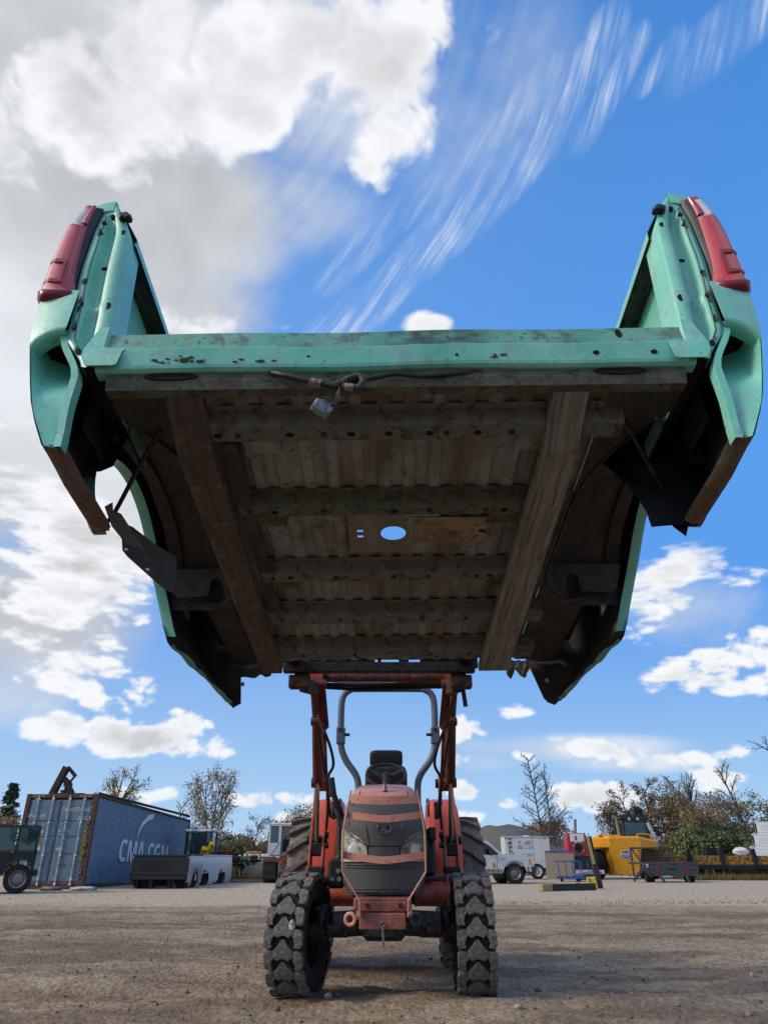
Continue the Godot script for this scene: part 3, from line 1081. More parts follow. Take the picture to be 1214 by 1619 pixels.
func build_bed() -> void:
	var bed := thing("pickup_bed", "mint green pickup bed without tailgate, held high and seen from below", "truck bed")
	bed.transform = bed_xf()
	build_bed_floor(bed)
	for sg: float in [-1.0, 1.0]:
		build_bed_side(bed, sg)
		build_post(bed, sg)
		build_lamp(bed, sg)
		build_under_side(bed, sg)
	build_sill(bed)
	# headboard
	var st := mb()
	box(st, bl(0, 0.255, 2.045), Vector3(1.7, 0.51, 0.03), Basis.IDENTITY, 0.008)
	commit("front_panel", st, mats.green_dirty, bed)
	build_bed_loose(bed)


func build_bed_floor(bed: Node3D) -> void:
	# corrugated sheet: ribs run lengthways, 82 mm apart
	var wave := func(x: float) -> float:
		var t := fposmod(x / 0.082 + 0.25, 1.0)
		return -0.026 + 0.010 * smoothstep(0.0, 0.18, t) * (1.0 - smoothstep(0.46, 0.64, t))
	var xs := []
	var i := -0.902
	while i <= 0.9021:
		xs.append(i)
		i += 0.041 / 4.0
	var st := mb()
	var edge := mb()
	var ss := steps(0.05, BED_LEN - 0.03, 88)
	var stain := FastNoiseLite.new()
	stain.seed = 40
	stain.frequency = 5.0
	stain.fractal_octaves = 4
	var hole_s := 0.822
	for a in xs.size() - 1:
		for b in ss.size() - 1:
			var x0: float = xs[a]
			var x1: float = xs[a + 1]
			var s0: float = ss[b]
			var s1: float = ss[b + 1]
			var xm := (x0 + x1) * 0.5
			var sm := (s0 + s1) * 0.5
			# wheel house openings with round ends, and the plate round the filler hole
			if absf(xm) > 0.812 or in_wheel_cut(absf(xm), sm): continue
			if absf(xm + 0.004) < 0.135 and absf(sm - hole_s) < 0.09: continue
			var w0: float = wave.call(x0)
			var w1: float = wave.call(x1)
			if absf(xm) > 0.60: w0 = -0.03; w1 = -0.03
			if absf(xm) > 0.60:
				quad(edge, bl(x0, w0, s0), bl(x0, w0, s1), bl(x1, w1, s1), bl(x1, w1, s0))
				continue
			for q: Array in [[x0, w0, s0], [x0, w0, s1], [x1, w1, s1], [x0, w0, s0], [x1, w1, s1], [x1, w1, s0]]:
				st.set_color(floor_stain(stain, q[0], q[2]))
				st.add_vertex(bl(q[0], q[1], q[2]))
	var fm: StandardMaterial3D = mats.under.duplicate()
	fm.vertex_color_use_as_albedo = true
	commit("floor_panel", st, fm, bed)
	commit("floor_margin", edge, mats.inner, bed)
	# the flat plate with the round hole and four small ones beside it
	st = mb()
	var pl := [-0.170, 0.158, 0.685, 0.960]
	var n := 48
	var cen := Vector2(-0.006, hole_s)
	for k in n:
		var a := TAU * k / n
		var b := TAU * (k + 1) / n
		var outer := func(t: float) -> Vector2:
			var c := Vector2(cos(t), sin(t))
			var m := minf(0.062 / maxf(absf(c.x), 1e-4), 0.1375 / maxf(absf(c.y), 1e-4))
			return cen + c * m
		var o0: Vector2 = outer.call(a)
		var o1: Vector2 = outer.call(b)
		var i0 := cen + Vector2(cos(a), sin(a)) * 0.046
		var i1 := cen + Vector2(cos(b), sin(b)) * 0.046
		quad(st, bl(i0.x, -0.033, i0.y), bl(o0.x, -0.031, o0.y), bl(o1.x, -0.031, o1.y), bl(i1.x, -0.033, i1.y))
	for sx: float in [-1.0, 1.0]:
		var x_in := cen.x + sx * 0.0615
		var x_out: float = pl[1] if sx > 0 else pl[0]
		# strips that leave two small slots open
		var hx := cen.x + sx * 0.121
		var cuts := [0.685, 0.801, 0.813, 0.838, 0.850, 0.960]
		for c in cuts.size() - 1:
			var a0: float = cuts[c]
			var a1: float = cuts[c + 1]
			if c % 2 == 0:
				quad(st, bl(x_in, -0.031, a0), bl(x_in, -0.031, a1), bl(x_out, -0.031, a1), bl(x_out, -0.031, a0))
			else:
				var h0 := hx - 0.011
				var h1 := hx + 0.011
				quad(st, bl(minf(x_in, x_out), -0.031, a0), bl(minf(x_in, x_out), -0.031, a1), bl(h0, -0.031, a1), bl(h0, -0.031, a0))
				quad(st, bl(h1, -0.031, a0), bl(h1, -0.031, a1), bl(maxf(x_in, x_out), -0.031, a1), bl(maxf(x_in, x_out), -0.031, a0))
	commit("hole_plate", st, mats.under, bed)
	# the patch of rusty plate right of the hole
	st = mb()
	var patch := v2([0.0, 0.0, 0.17, 0.004, 0.285, 0.0, 0.275, 0.075, 0.235, 0.085, 0.235, 0.10, 0.27, 0.118, 0.27, 0.165, 0.0, 0.165])
	prism(st, patch, bed_plane(Vector3(0.07, -0.0315, -0.715)), 0.004)
	var rp := LM(layered(512, H("8f7d64"), [[H("715745"), 0.005, 0.5, 0.10, 0.7], [H("9c8d76"), 0.007, 0.64, 0.08, 0.7], [H("4d3f34"), 0.010, 0.72, 0.08, 0.6]], 44, 0.04), 0.9, Vector3.ONE * 2.0, 0.3)
	label_part(commit("patch_plate", st, rp, bed), "rusty tan patch plate beside the round hole")
	# cross members, hat shaped: rear face, flat bottom, front face, flanges
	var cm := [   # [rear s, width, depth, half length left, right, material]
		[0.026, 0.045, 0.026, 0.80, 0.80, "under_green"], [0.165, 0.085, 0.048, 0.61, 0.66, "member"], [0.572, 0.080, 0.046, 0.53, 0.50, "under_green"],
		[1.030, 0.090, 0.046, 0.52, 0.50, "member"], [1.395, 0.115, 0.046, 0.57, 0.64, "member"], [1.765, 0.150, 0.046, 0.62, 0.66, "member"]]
	for c: Array in cm:
		st = mb()
		var d: float = -0.028 - c[2]
		var w: float = c[1]
		var prof := [Vector2(-0.030, -0.027), Vector2(-0.006, -0.028), Vector2(0.004, d + 0.010), Vector2(0.012, d), Vector2(w - 0.012, d), Vector2(w - 0.004, d + 0.010), Vector2(w + 0.004, -0.028), Vector2(w + 0.03, -0.027)]
		if c[0] < 0.1: prof = [Vector2(0.0, 0.0), Vector2(0.004, -0.030), Vector2(0.014, d), Vector2(w, d), Vector2(w + 0.01, d + 0.01), Vector2(w + 0.014, -0.028)]
		if c[0] > 1.7:   # the front one is cut up in the middle
			var rings := []
			for x: float in [-c[3], -0.30, -0.24, -0.17, 0.03, 0.11, 0.17, c[4]]:
				var cut := 0.055 if absf(x + 0.07) < 0.13 else 0.0
				var row := []
				for p: Vector2 in prof: row.append(bl(x, p.y, c[0] + minf(p.x, w - cut)))
				rings.append(row)
			loft(st, rings, false, false, -1)
		else:
			var rings := []
			for x: float in [-c[3], c[4]]:
				var row := []
				for p: Vector2 in prof: row.append(bl(x, p.y, c[0] + p.x))
				rings.append(row)
			loft(st, rings, false, false, -1)
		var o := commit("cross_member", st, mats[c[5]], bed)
		if c[0] < 0.1:
			for hx: float in [-0.62, 0.62]:
				hole(o, bl(hx, -0.016, 0.0262), Vector3(0, 0, 1), 0.075 if absf(hx) > 0.5 else 0.05, 0.013, Vector3.UP, "slot")
		elif c[0] < 0.3:
			for hx: float in [-0.52, -0.13, -0.02, 0.10, 0.24, -0.31]:
				hole(o, bl(hx, d, c[0] + 0.045), Vector3.DOWN, 0.012, 0.010, Vector3(0, 0, 1))
		elif c[0] < 1.2:
			for hx: float in [-0.41, -0.004, 0.37]:
				hole(o, bl(hx, d, c[0] + 0.045), Vector3.DOWN, 0.012, 0.012, Vector3(0, 0, 1))
		else:
			for hx: float in [-0.36, -0.18, 0.20]:
				hole(o, bl(hx, d, c[0] + w - 0.035), Vector3.DOWN, 0.007, 0.007, Vector3(0, 0, 1))
	for c: Array in cm:
		if c[0] < 0.1: continue
		for bx: float in [-0.47, -0.22, 0.14, 0.33]:
			st = mb()
			var p := bl(bx + 0.03 * sin(c[0] * 40.0), -0.028 - c[2], c[0] + c[1] * 0.5)
			cyl(st, p, p + Vector3(0, -0.007, 0), 0.009, 6)
			commit("bolt", st, mats.rust_steel, bed)
	# mounting saddles and brackets on the cross members
	for q: Array in [[-0.40, 0.19, 0.10], [0.41, 0.19, 0.09], [-0.44, 0.60, 0.11], [-0.44, 1.06, 0.09], [0.42, 1.06, 0.08], [0.38, 0.60, 0.10]]:
		st = mb()
		var x: float = q[0]
		var w: float = q[2]
		box(st, bl(x, -0.055, q[1] + 0.085), Vector3(w, 0.006, 0.085), Basis.IDENTITY, 0.002)
		box(st, bl(x - w / 2, -0.05, q[1] + 0.07), Vector3(0.005, 0.045, 0.12), Basis.IDENTITY, 0.001)
		box(st, bl(x + w / 2, -0.05, q[1] + 0.07), Vector3(0.005, 0.045, 0.12), Basis.IDENTITY, 0.001)
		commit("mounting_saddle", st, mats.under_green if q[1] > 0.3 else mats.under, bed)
	# long side gussets where the floor meets the wheel houses
	for sg: float in [-1.0, 1.0]:
		st = mb()
		bar(st, bl(sg * 0.50, -0.052, 0.26), bl(sg * 0.515, -0.052, 1.40), 0.05, 0.035, Vector3.UP, 0.006)
		commit("side_gusset", st, mats.inner, bed)


func floor_stain(n: FastNoiseLite, x: float, s: float) -> Color:
	# runs of old water lengthways, mud and rust gathered along the cross members
	var run := smoothstep(0.0, 0.35, n.get_noise_2d(x * 3.0, s * 0.35))
	var c := Color.WHITE.lerp(Color(0.60, 0.60, 0.56), run * 0.8)
	var pale := smoothstep(0.15, 0.45, n.get_noise_2d(x * 1.0 + 20.0, s * 1.0))
	c = c.lerp(Color(1.0, 0.97, 0.90), pale * 0.6)
	for m: float in [0.165, 0.572, 1.030, 1.395, 1.765]:
		var d := m - s
		if d > -0.02 and d < 0.16:
			var k := exp(-pow(maxf(d, 0.0) / 0.045, 2.0)) * (0.5 + 1.2 * n.get_noise_2d(x * 1.6, m * 9.0 + s * 0.6))
			c = c.lerp(Color(0.42, 0.30, 0.21), clampf(k, 0.0, 0.8))
	var plate := Vector2((x - 0.0) / 0.45, (s - 0.84) / 0.16).length()
	if plate < 1.0:
		c = c.lerp(Color(0.55, 0.37, 0.25), clampf((1.0 - plate) * 0.8 + n.get_noise_2d(x * 2.0, s * 2.0) * 0.9, 0.0, 0.6))
	return c


func cut_b(s: float) -> float:
	return maxf(0.0, 0.70 - s) / 0.58 if s < ARCH_C else maxf(0.0, s - 1.10) / 0.36


func in_wheel_cut(x: float, s: float) -> bool:
	return Vector2((x - 0.98) / 0.37, cut_b(s)).length() < 1.0


func bed_plane(o: Vector3) -> Transform3D:   # polygon x to the right, y forwards, thick downwards
	return Transform3D(Basis(Vector3(1, 0, 0), Vector3(0, 0, -1), Vector3(0, -1, 0)), o)


func build_sill(bed: Node3D) -> void:
	# rear sill: dirty upright face above, clean face below, rolled lip
	var n := FastNoiseLite.new()
	n.seed = 6
	n.frequency = 9.0
	n.fractal_octaves = 5
	n.fractal_gain = 0.62
	var f := func(list: Array, stain: float) -> SurfaceTool:
		var st := mb()
		var rows := []
		var cols := []
		var fine := []
		for i in list.size() - 1:      # more rows on the broad faces
			var m := 8 if list[i].distance_to(list[i + 1]) > 0.03 else 1
			for j in m: fine.append(list[i].lerp(list[i + 1], float(j) / m))
		fine.append(list[list.size() - 1])
		for i in 241:
			var x := lerpf(-0.83, 0.83, i / 240.0)
			var dent := 0.004 * sin(x * 9.0) * exp(-x * x * 3.0)
			var row := []
			var rc := []
			for p: Vector2 in fine:
				row.append(bl(x, p.y + dent, p.x))
				# a greasy smear right of the middle, thinner grime elsewhere
				var w := n.get_noise_2d(x, p.y * 1.6)
				var smear := exp(-pow((x - 0.12) / 0.15, 2.0)) + 0.45 * exp(-pow((x - 0.50) / 0.07, 2.0)) + 0.25 * exp(-pow((x + 0.27) / 0.10, 2.0))
				var k := clampf(smear * stain * (0.75 + 1.1 * w), 0.0, 0.85) + clampf((w - 0.25) * 0.6, 0.0, 0.25)
				rc.append(Color.WHITE.lerp(Color(0.17, 0.14, 0.12), clampf(k, 0.0, 0.9)))
			rows.append(row)
			cols.append(rc)
		for i in 240:
			for j in fine.size() - 1:
				for q: Array in [[i, j], [i + 1, j], [i + 1, j + 1], [i, j], [i + 1, j + 1], [i, j + 1]]:
					st.set_color(cols[q[0]][q[1]])
					st.add_vertex(rows[q[0]][q[1]])
		return st
	var m1: StandardMaterial3D = mats.green_dirty.duplicate()
	m1.vertex_color_use_as_albedo = true
	var m2: StandardMaterial3D = mats.green.duplicate()
	m2.vertex_color_use_as_albedo = true
	var o := commit("sill_upper_face", f.call([Vector2(0.10, 0.146), Vector2(0.030, 0.146), Vector2(0.016, 0.142), Vector2(0.008, 0.134), Vector2(-0.002, 0.066)], 1.0), m1, bed)
	var lo := commit("sill_lower_face", f.call([Vector2(-0.002, 0.066), Vector2(-0.008, 0.058), Vector2(0.006, 0.008), Vector2(0.010, 0.0), Vector2(0.02, -0.005), Vector2(0.05, -0.005)], 0.12), m2, bed)
	var st: SurfaceTool
	hole(o, bl(0.632, 0.106, 0.004), Vector3(0, 0.1, 1), 0.009, 0.020)
	for x: float in [-0.24, 0.17, 0.555, 0.715]:
		var r := 0.006 if x < 0.5 else 0.012
		hole(lo, bl(x, 0.028, 0.0008), Vector3(0, -0.25, 1), r * 0.8, r * 0.6)
	# chipped paint and a dark oily smear
	var chip := M("5a3a2e", 0.9, 0.0, "grime", 6.0, 0.3)
	var r := RandomNumberGenerator.new()
	r.seed = 8
	for k in 26:
		var s2 := mb()
		var cx: float = [-0.60, -0.645, -0.575, -0.55, -0.42, 0.28, -0.36][k % 7] + r.randf_range(-0.028, 0.028)
		var cu := r.randf_range(0.014, 0.026) + (0.008 if k % 7 == 2 else 0.0)
		var poly := PackedVector2Array()
		var rad := r.randf_range(0.003, 0.010)
		for j in 9: poly.append(Vector2(cos(TAU * j / 9) * rad * 1.5, sin(TAU * j / 9) * rad * 0.6) * r.randf_range(0.4, 1.2))
		var z := Vector3(0, -0.25, 1).normalized()
		prism(s2, poly, Transform3D(Basis(Vector3.RIGHT, z.cross(Vector3.RIGHT), z), bl(cx, cu, 0.006 - (cu - 0.008) * 0.28 - 0.0006)), 0.0012)
		commit("paint_chip", s2, chip, lo)
	# end pieces lapped over the sill
	for sg: float in [-1.0, 1.0]:
		st = mb()
		var poly := v2([0.765, 0.0, 0.758, 0.05, 0.748, 0.062, 0.812, 0.066, 0.812, 0.148, 0.838, 0.148, 0.868, 0.06, 0.868, 0.03, 0.852, -0.004, 0.775, -0.004])
		if sg < 0:
			for i in poly.size(): poly[i].x *= -1.0
		var row_a := []
		prism(st, poly, Transform3D(Basis.IDENTITY, bl(0, 0, -0.0075)), 0.0015)
		commit("sill_end", st, mats.green, bed)


func build_bed_side(bed: Node3D, sg: float) -> void:
	var arc := func(s: float) -> float: return arch_u(s)
	var rear_low := func(_s: float) -> float: return -0.27
	var low := func(s: float) -> float: return low_u(s)
	var n := 18
	# painted outer skin in three spans round the wheel arch
	var st := mb()
	loft(st, side_rows(steps(0.0, ARCH_C - ARCH_H, 10), rear_low, 0.775, n, 0.0, sg), false, false)
	loft(st, side_rows(arch_steps(28), func(s: float) -> float: return maxf(arch_u(s), -0.27), 0.775, n, 0.0, sg), false, false)
	loft(st, side_rows(steps(ARCH_C + ARCH_H, BED_LEN, 26), low, 0.775, n, 0.0, sg), false, false)
	commit("outer_skin", st, mats.green, bed)
	# its dirty inner face
	st = mb()
	loft(st, side_rows(steps(0.03, ARCH_C - ARCH_H, 8), func(s: float) -> float: return low_u(s) + 0.004, 0.60, 10, 0.005, sg), false, false)
	loft(st, side_rows(arch_steps(28), func(s: float) -> float: return arch_u(s) + 0.002, 0.60, 10, 0.005, sg), false, false)
	loft(st, side_rows(steps(ARCH_C + ARCH_H, BED_LEN, 26), func(s: float) -> float: return low_u(s) + 0.004, 0.60, 10, 0.005, sg), false, false)
	commit("inner_skin", st, mats.inner, bed)
	# rusty lower rear quarter behind the wheel
	st = mb()
	var rings := []
	for s: float in steps(0.004, ARCH_C - ARCH_H + 0.003, 12):
		var lo := low_u(s)
		var t := smoothstep(0.32, 0.43, s)
		var row := []
		for k in 8:
			var u := lerpf(-0.268, lo, k / 7.0)
			row.append(bl(sg * (skin_x(u, s) + 0.001), u, s))
		row.append(bl(sg * (skin_x(lo, s) - 0.03), lo - 0.004 + 0.01 * t, s))
		row.append(bl(sg * (skin_x(lo, s) - 0.05), lo + 0.012, s))
		rings.append(row)
	loft(st, rings, false, false)
	label_part(commit("rocker_panel", st, mats.rocker, bed), "rusty lower rear corner of the bedside")
	# green lip round the arch and along the torn front edge
	st = mb()
	rings = []
	for i in 41:
		var a := lerpf(0.10, PI + 0.12, i / 40.0)
		var s := ARCH_C + ARCH_R * cos(a)
		var u := ARCH_U + ARCH_R * sin(a)
		var x := skin_x(u, s)
		rings.append([bl(sg * x, u, s), bl(sg * (x - 0.012), u - 0.006 * sin(a), s), bl(sg * (x - 0.042), u + 0.004 * sin(a), s + 0.004 * cos(a))])
	loft(st, rings, false, false)
	commit("arch_lip", st, mats.green, bed)
	st = mb()
	rings = []
	for s: float in steps(1.40, BED_LEN, 30):
		var u := low_u(s)
		var x := skin_x(u, s)
		var w := 0.018 + 0.008 * sin(s * 17.0) + 0.006 * sin(s * 41.0 + 1.0)
		rings.append([bl(sg * x, u, s), bl(sg * (x - w * 0.6), u - 0.004, s), bl(sg * (x - w), u + 0.006, s)])
	loft(st, rings, false, false)
	commit("torn_edge", st, mats.green_dirty, bed)
	# top rail: rounded cap, inner edge, underside with stake pockets cut through
	st = mb()
	rings = []
	for s: float in steps(0.05, BED_LEN, 12):
		var row := []
		for p: Vector2 in [Vector2(0.965, 0.751), Vector2(0.925, 0.772), Vector2(0.893, 0.745), Vector2(0.862, 0.68), Vector2(0.845, 0.64), Vector2(0.838, 0.60)]: row.append(bl(sg * p.x, p.y, s))
		rings.append(row)
	commit("top_rail", rail_shape(sg), mats.green, bed)
	st = mb()
	var cuts := [0.05, 0.135, 0.160, 0.205, 0.265, 0.385, 0.43, 0.90, 0.95, BED_LEN]
	for i in cuts.size() - 1:
		var s0: float = cuts[i]
		var s1: float = cuts[i + 1]
		var strips := [[0.838, 0.905]]
		if i == 1: strips = [[0.838, 0.846], [0.860, 0.905]]
		elif i % 2 == 1: strips = [[0.838, 0.842], [0.855, 0.881], [0.894, 0.905]]
		for p: Array in strips:
			box(st, bl(sg * (p[0] + p[1]) * 0.5, 0.601, (s0 + s1) * 0.5), Vector3(p[1] - p[0], 0.003, s1 - s0))
	commit("rail_underside", st, mats.inner, bed)
	# inner wall of the box, green inside, with its wheel house bulge
	st = mb()
	for off: float in [0.0, 0.005]:
		st = mb()
		for q: Array in [[0.05, 0.42, -1.0], [0.42, 1.46, 0.285], [1.46, 2.03, -1.0]]:
			var prof := [Vector2(0.906, q[2]), Vector2(0.906, 0.60)] if q[2] > -0.5 else [Vector2(0.804, -0.030), Vector2(0.810, 0.04), Vector2(0.894, 0.075), Vector2(0.906, 0.12), Vector2(0.906, 0.60)]
			rings = []
			for s: float in [q[0], q[1]]:
				var row := []
				for p: Vector2 in prof: row.append(bl(sg * (p.x + off), p.y - off, s))
				rings.append(row)
			loft(st, rings, false, false, -1)
		commit("inner_wall" if off == 0.0 else "wall_back", st, mats.green if off == 0.0 else mats.inner, bed)
	# front closing plate between skin and box
	st = mb()
	var poly := v2([0.66, 0.02, 0.735, -0.225, 0.752, -0.245, 0.785, -0.26])
	if sg < 0: poly = v2([0.78, 0.0, 0.775, -0.10, 0.762, -0.232, 0.80, -0.255])
	for u: float in [-0.22, -0.15, -0.08, 0.0, 0.08, 0.16, 0.30, 0.45, 0.62]: poly.append(Vector2(skin_x(u, 2.06) - 0.002, u))
	poly.append(Vector2(0.82, 0.62))
	if sg < 0:
		for i in poly.size(): poly[i].x *= -1.0
	prism(st, poly, Transform3D(Basis.IDENTITY, bl(0, 0, 2.062)), 0.004)
	var fp := commit("front_gusset", st, mats.inner, bed)
	var hs := mb()
	prism(hs, oval(Vector2(sg * 0.762, -0.135), 0.009, 0.012, 12), Transform3D(Basis.IDENTITY, bl(0, 0, 2.057)), 0.003)
	commit("pale_spot", hs, mats.lens if sg < 0 else mats.white_lens, fp)  # pale discs painted on; the right one stands for sky through a hole
	# the bumper notch: rear cap, scooped panel, inner flange
	st = mb()
	var nr := []
	for i in 9:
		var u := lerpf(0.30, 0.125, i / 8.0)
		var row := []
		for k in 9:
			var t := k / 8.0
			var uu := u - (0.050 * t * t) * (i / 8.0)
			var xo := skin_x(uu) + 0.0005
			var x := lerpf(0.930, xo, t)
			row.append(bl(sg * x, uu, 0.0 - 0.018 * sin(PI * 0.5 * (1.0 - t)) - 0.002))
		nr.append(row)
	nr.append(nr[8].map(func(p: Vector3) -> Vector3: return p + Vector3(0, -0.004, -0.012)))
	nr.append(nr[8].map(func(p: Vector3) -> Vector3: return p + Vector3(0, 0.004, -0.05)))
	loft(st, nr, false, false)
	commit("rear_cap", st, mats.green, bed)
	st = mb()
	nr = []
	for i in 19:
		var t := i / 18.0
		var u := lerpf(0.135, -0.278, t)
		var deep := 0.115 * (1.0 - smoothstep(0.0, 0.62, t)) + 0.012
		var x_in := lerpf(0.935, 0.862, smoothstep(0.0, 0.45, t)) - 0.012 * smoothstep(0.6, 1.0, t)
		var xo := skin_x(u) - 0.004
		var cx := lerpf(xo - 0.012, x_in + 0.012, smoothstep(0.35, 1.02, t) * 0.75)
		var row := []
		row.append(bl(sg * x_in, u, 0.004))
		row.append(bl(sg * (x_in + 0.018), u, 0.004))
		row.append(bl(sg * (x_in + 0.021), u, deep * 0.9))
		for k in 7:
			var q := k / 6.0
			row.append(bl(sg * lerpf(x_in + 0.022, cx, q), u, deep * (1.0 - 0.22 * q * q)))
		row.append(bl(sg * lerpf(cx, xo, 0.35), u, deep * 0.35 + 0.004))
		row.append(bl(sg * xo, u, 0.0))
		nr.append(row)
	loft(st, nr, false, false)
	commit("notch_panel", st, mats.green, bed)
	st = mb()
	nr = []
	for i in 15:
		var t := i / 14.0
		var u := lerpf(0.145, -0.285, t)
		var x_in := lerpf(0.935, 0.862, smoothstep(0.0, 0.45, t)) - 0.012 * smoothstep(0.6, 1.0, t)
		nr.append([bl(sg * (x_in + 0.020), u, 0.014), bl(sg * (x_in + 0.019), u, -0.003), bl(sg * x_in, u, -0.003), bl(sg * (x_in - 0.001), u, 0.03)])
	loft(st, nr, false, false, -1)
	commit("notch_flange", st, mats.green, bed)


func rail_shape(sg: float) -> SurfaceTool:
	var st := mb()
	var prof := [Vector2(0.965, 0.751), Vector2(0.925, 0.772), Vector2(0.896, 0.748), Vector2(0.862, 0.68), Vector2(0.842, 0.64), Vector2(0.838, 0.60)]
	var cuts := [0.05, 0.135, 0.160, 0.205, 0.265, 0.385, 0.43, 0.90, 0.95, BED_LEN]
	for i in cuts.size() - 1:
		for k in 5:
			if i % 2 == 1 and k >= 2 and k <= 3: continue    # stake pocket
			quad(st, bl(sg * prof[k].x, prof[k].y, cuts[i]), bl(sg * prof[k].x, prof[k].y, cuts[i + 1]), bl(sg * prof[k + 1].x, prof[k + 1].y, cuts[i + 1]), bl(sg * prof[k + 1].x, prof[k + 1].y, cuts[i]))
	return st


func post_in(u: float) -> float:
	return lerpf(0.800, 0.848, clampf(u / 0.62, 0, 1)) + 0.075 * pow(clampf((u - 0.60) / 0.175, 0, 1), 1.3)


func post_out(u: float) -> float:
	if u < 0.13: return lerpf(0.862, 0.935, smoothstep(-0.01, 0.13, u))
	if u < 0.60: return lerpf(0.935, 0.958, smoothstep(0.13, 0.45, u))
	return lerpf(0.958, 0.945, smoothstep(0.60, 0.775, u))


func build_post(bed: Node3D, sg: float) -> void:
	var rings := []
	for i in 31:
		var u := lerpf(-0.004, 0.772, i / 30.0)
		var a := post_in(u)
		var b := post_out(u)
		var w := b - a
		var dep := 0.032 * smoothstep(0.0, 0.12, u) * (1.0 - smoothstep(0.60, 0.72, u))
		if absf(u - 0.26) < 0.014: dep *= 0.45      # pressed step
		var row := []
		for p: Vector2 in [Vector2(0.0, 0.11), Vector2(0.0, 0.008), Vector2(0.05, 0.0), Vector2(0.34, -0.003), Vector2(0.42, dep * 0.5), Vector2(0.47, dep), Vector2(0.66, dep), Vector2(0.72, dep * 0.4), Vector2(0.76, 0.002), Vector2(0.98, 0.0), Vector2(1.0, 0.012), Vector2(1.0, 0.05)]:
			row.append(bl(sg * (a + w * p.x), u, p.y - 0.004))
		rings.append(row)
	var st := mb()
	loft(st, rings, false, false)
	var post := commit("corner_post", st, mats.green, bed)
	# cap over post and lamp
	st = mb()
	rings = []
	for i in 9:
		var t := i / 8.0
		var x := lerpf(0.918, 1.008, t)
		var top := 0.778 - 0.062 * t * t - 0.006 * (1.0 - t)
		rings.append([bl(sg * x, top - 0.055, -0.006), bl(sg * x, top - 0.010, -0.010), bl(sg * x, top, 0.0), bl(sg * (x - 0.004), top + 0.001, 0.12)])
	loft(st, rings, false, false)
	commit("post_cap", st, mats.green, bed)
	# seam sealer and holes
	st = mb()
	var line := []
	for i in 16:
		var u := lerpf(0.02, 0.69, i / 15.0)
		line.append(bl(sg * (lerpf(post_in(u), post_out(u), 0.80) + 0.001 * sin(i * 2.1)), u, -0.004))
	tube(st, line, 0.0014, 5)
	commit("seam", st, mats.under_green, post)
	for q: Array in [[0.17, 0.60, 0.009, 0.013], [0.17, 0.245, 0.010, 0.016], [0.56, 0.46, 0.010, 0.008], [0.85, 0.155, 0.007, 0.013], [0.86, 0.055, 0.007, 0.013], [0.22, 0.42, 0.004, 0.006], [0.50, 0.69, 0.007, 0.010], [0.80, 0.60, 0.006, 0.009], [0.86, 0.235, 0.004, 0.012], [0.80, 0.255, 0.004, 0.012], [0.84, 0.36, 0.008, 0.012], [0.80, 0.655, 0.007, 0.011]]:
		var u: float = q[1]
		var dep := 0.028 if q[0] > 0.45 and q[0] < 0.7 and u < 0.6 else -0.004
		hole(post, bl(sg * lerpf(post_in(u), post_out(u), q[0]), u, dep), Vector3(0, 0, 1), q[2], q[3])
	# rust round the lower seam
	var rusty := M("7d6a55", 0.9, 0.0, "grime", 6.0, 0.3)
	var r := RandomNumberGenerator.new()
	r.seed = 17 + int(sg)
	for k in 9:
		var u: float = [0.36, 0.355, 0.27, 0.235, 0.17, 0.15, 0.60, 0.62, 0.07][k]
		var s2 := mb()
		var poly := PackedVector2Array()
		for j in 9: poly.append(Vector2(cos(TAU * j / 9) * 0.005, sin(TAU * j / 9) * 0.016) * r.randf_range(0.35, 1.0))
		prism(s2, poly, Transform3D(Basis.IDENTITY, bl(sg * lerpf(post_in(u), post_out(u), 0.86), u + r.randf_range(-0.01, 0.01), -0.0045)), 0.0012)
		commit("rust_spot", s2, rusty, post)
	# rubber latch bumper at the top inside
	st = mb()
	box(st, bl(sg * 0.872, 0.672, -0.012), Vector3(0.034, 0.030, 0.026), Basis(Vector3.FORWARD, 0.35 * sg), 0.006)
	box(st, bl(sg * 0.856, 0.662, -0.014), Vector3(0.022, 0.020, 0.028), Basis.IDENTITY, 0.005)
	commit("latch_striker", st, mats.black, post)


func lamp_sec(u: float, lo: float, hi: float, out: float) -> Array:
	# [x, s] across the lens from its inner edge round the corner
	var b := post_out(u)
	var x_out := skin_x(u) + 0.015 + out
	if lo < 0.0: lo = lerpf(0.0, 0.20, clampf((u - 0.30) / 0.32, 0.0, 1.0))
	return [Vector2(lerpf(b, x_out, lo), 0.012), Vector2(lerpf(b, x_out, lo + 0.04), -0.018 - out), Vector2(lerpf(b, x_out, hi * 0.7), -0.026 - out), Vector2(lerpf(b, x_out, 0.84), -0.018 - out), Vector2(x_out - 0.004, 0.006), Vector2(x_out + 0.004, 0.06), Vector2(x_out + 0.002, 0.135), Vector2(x_out - 0.01, 0.145)]


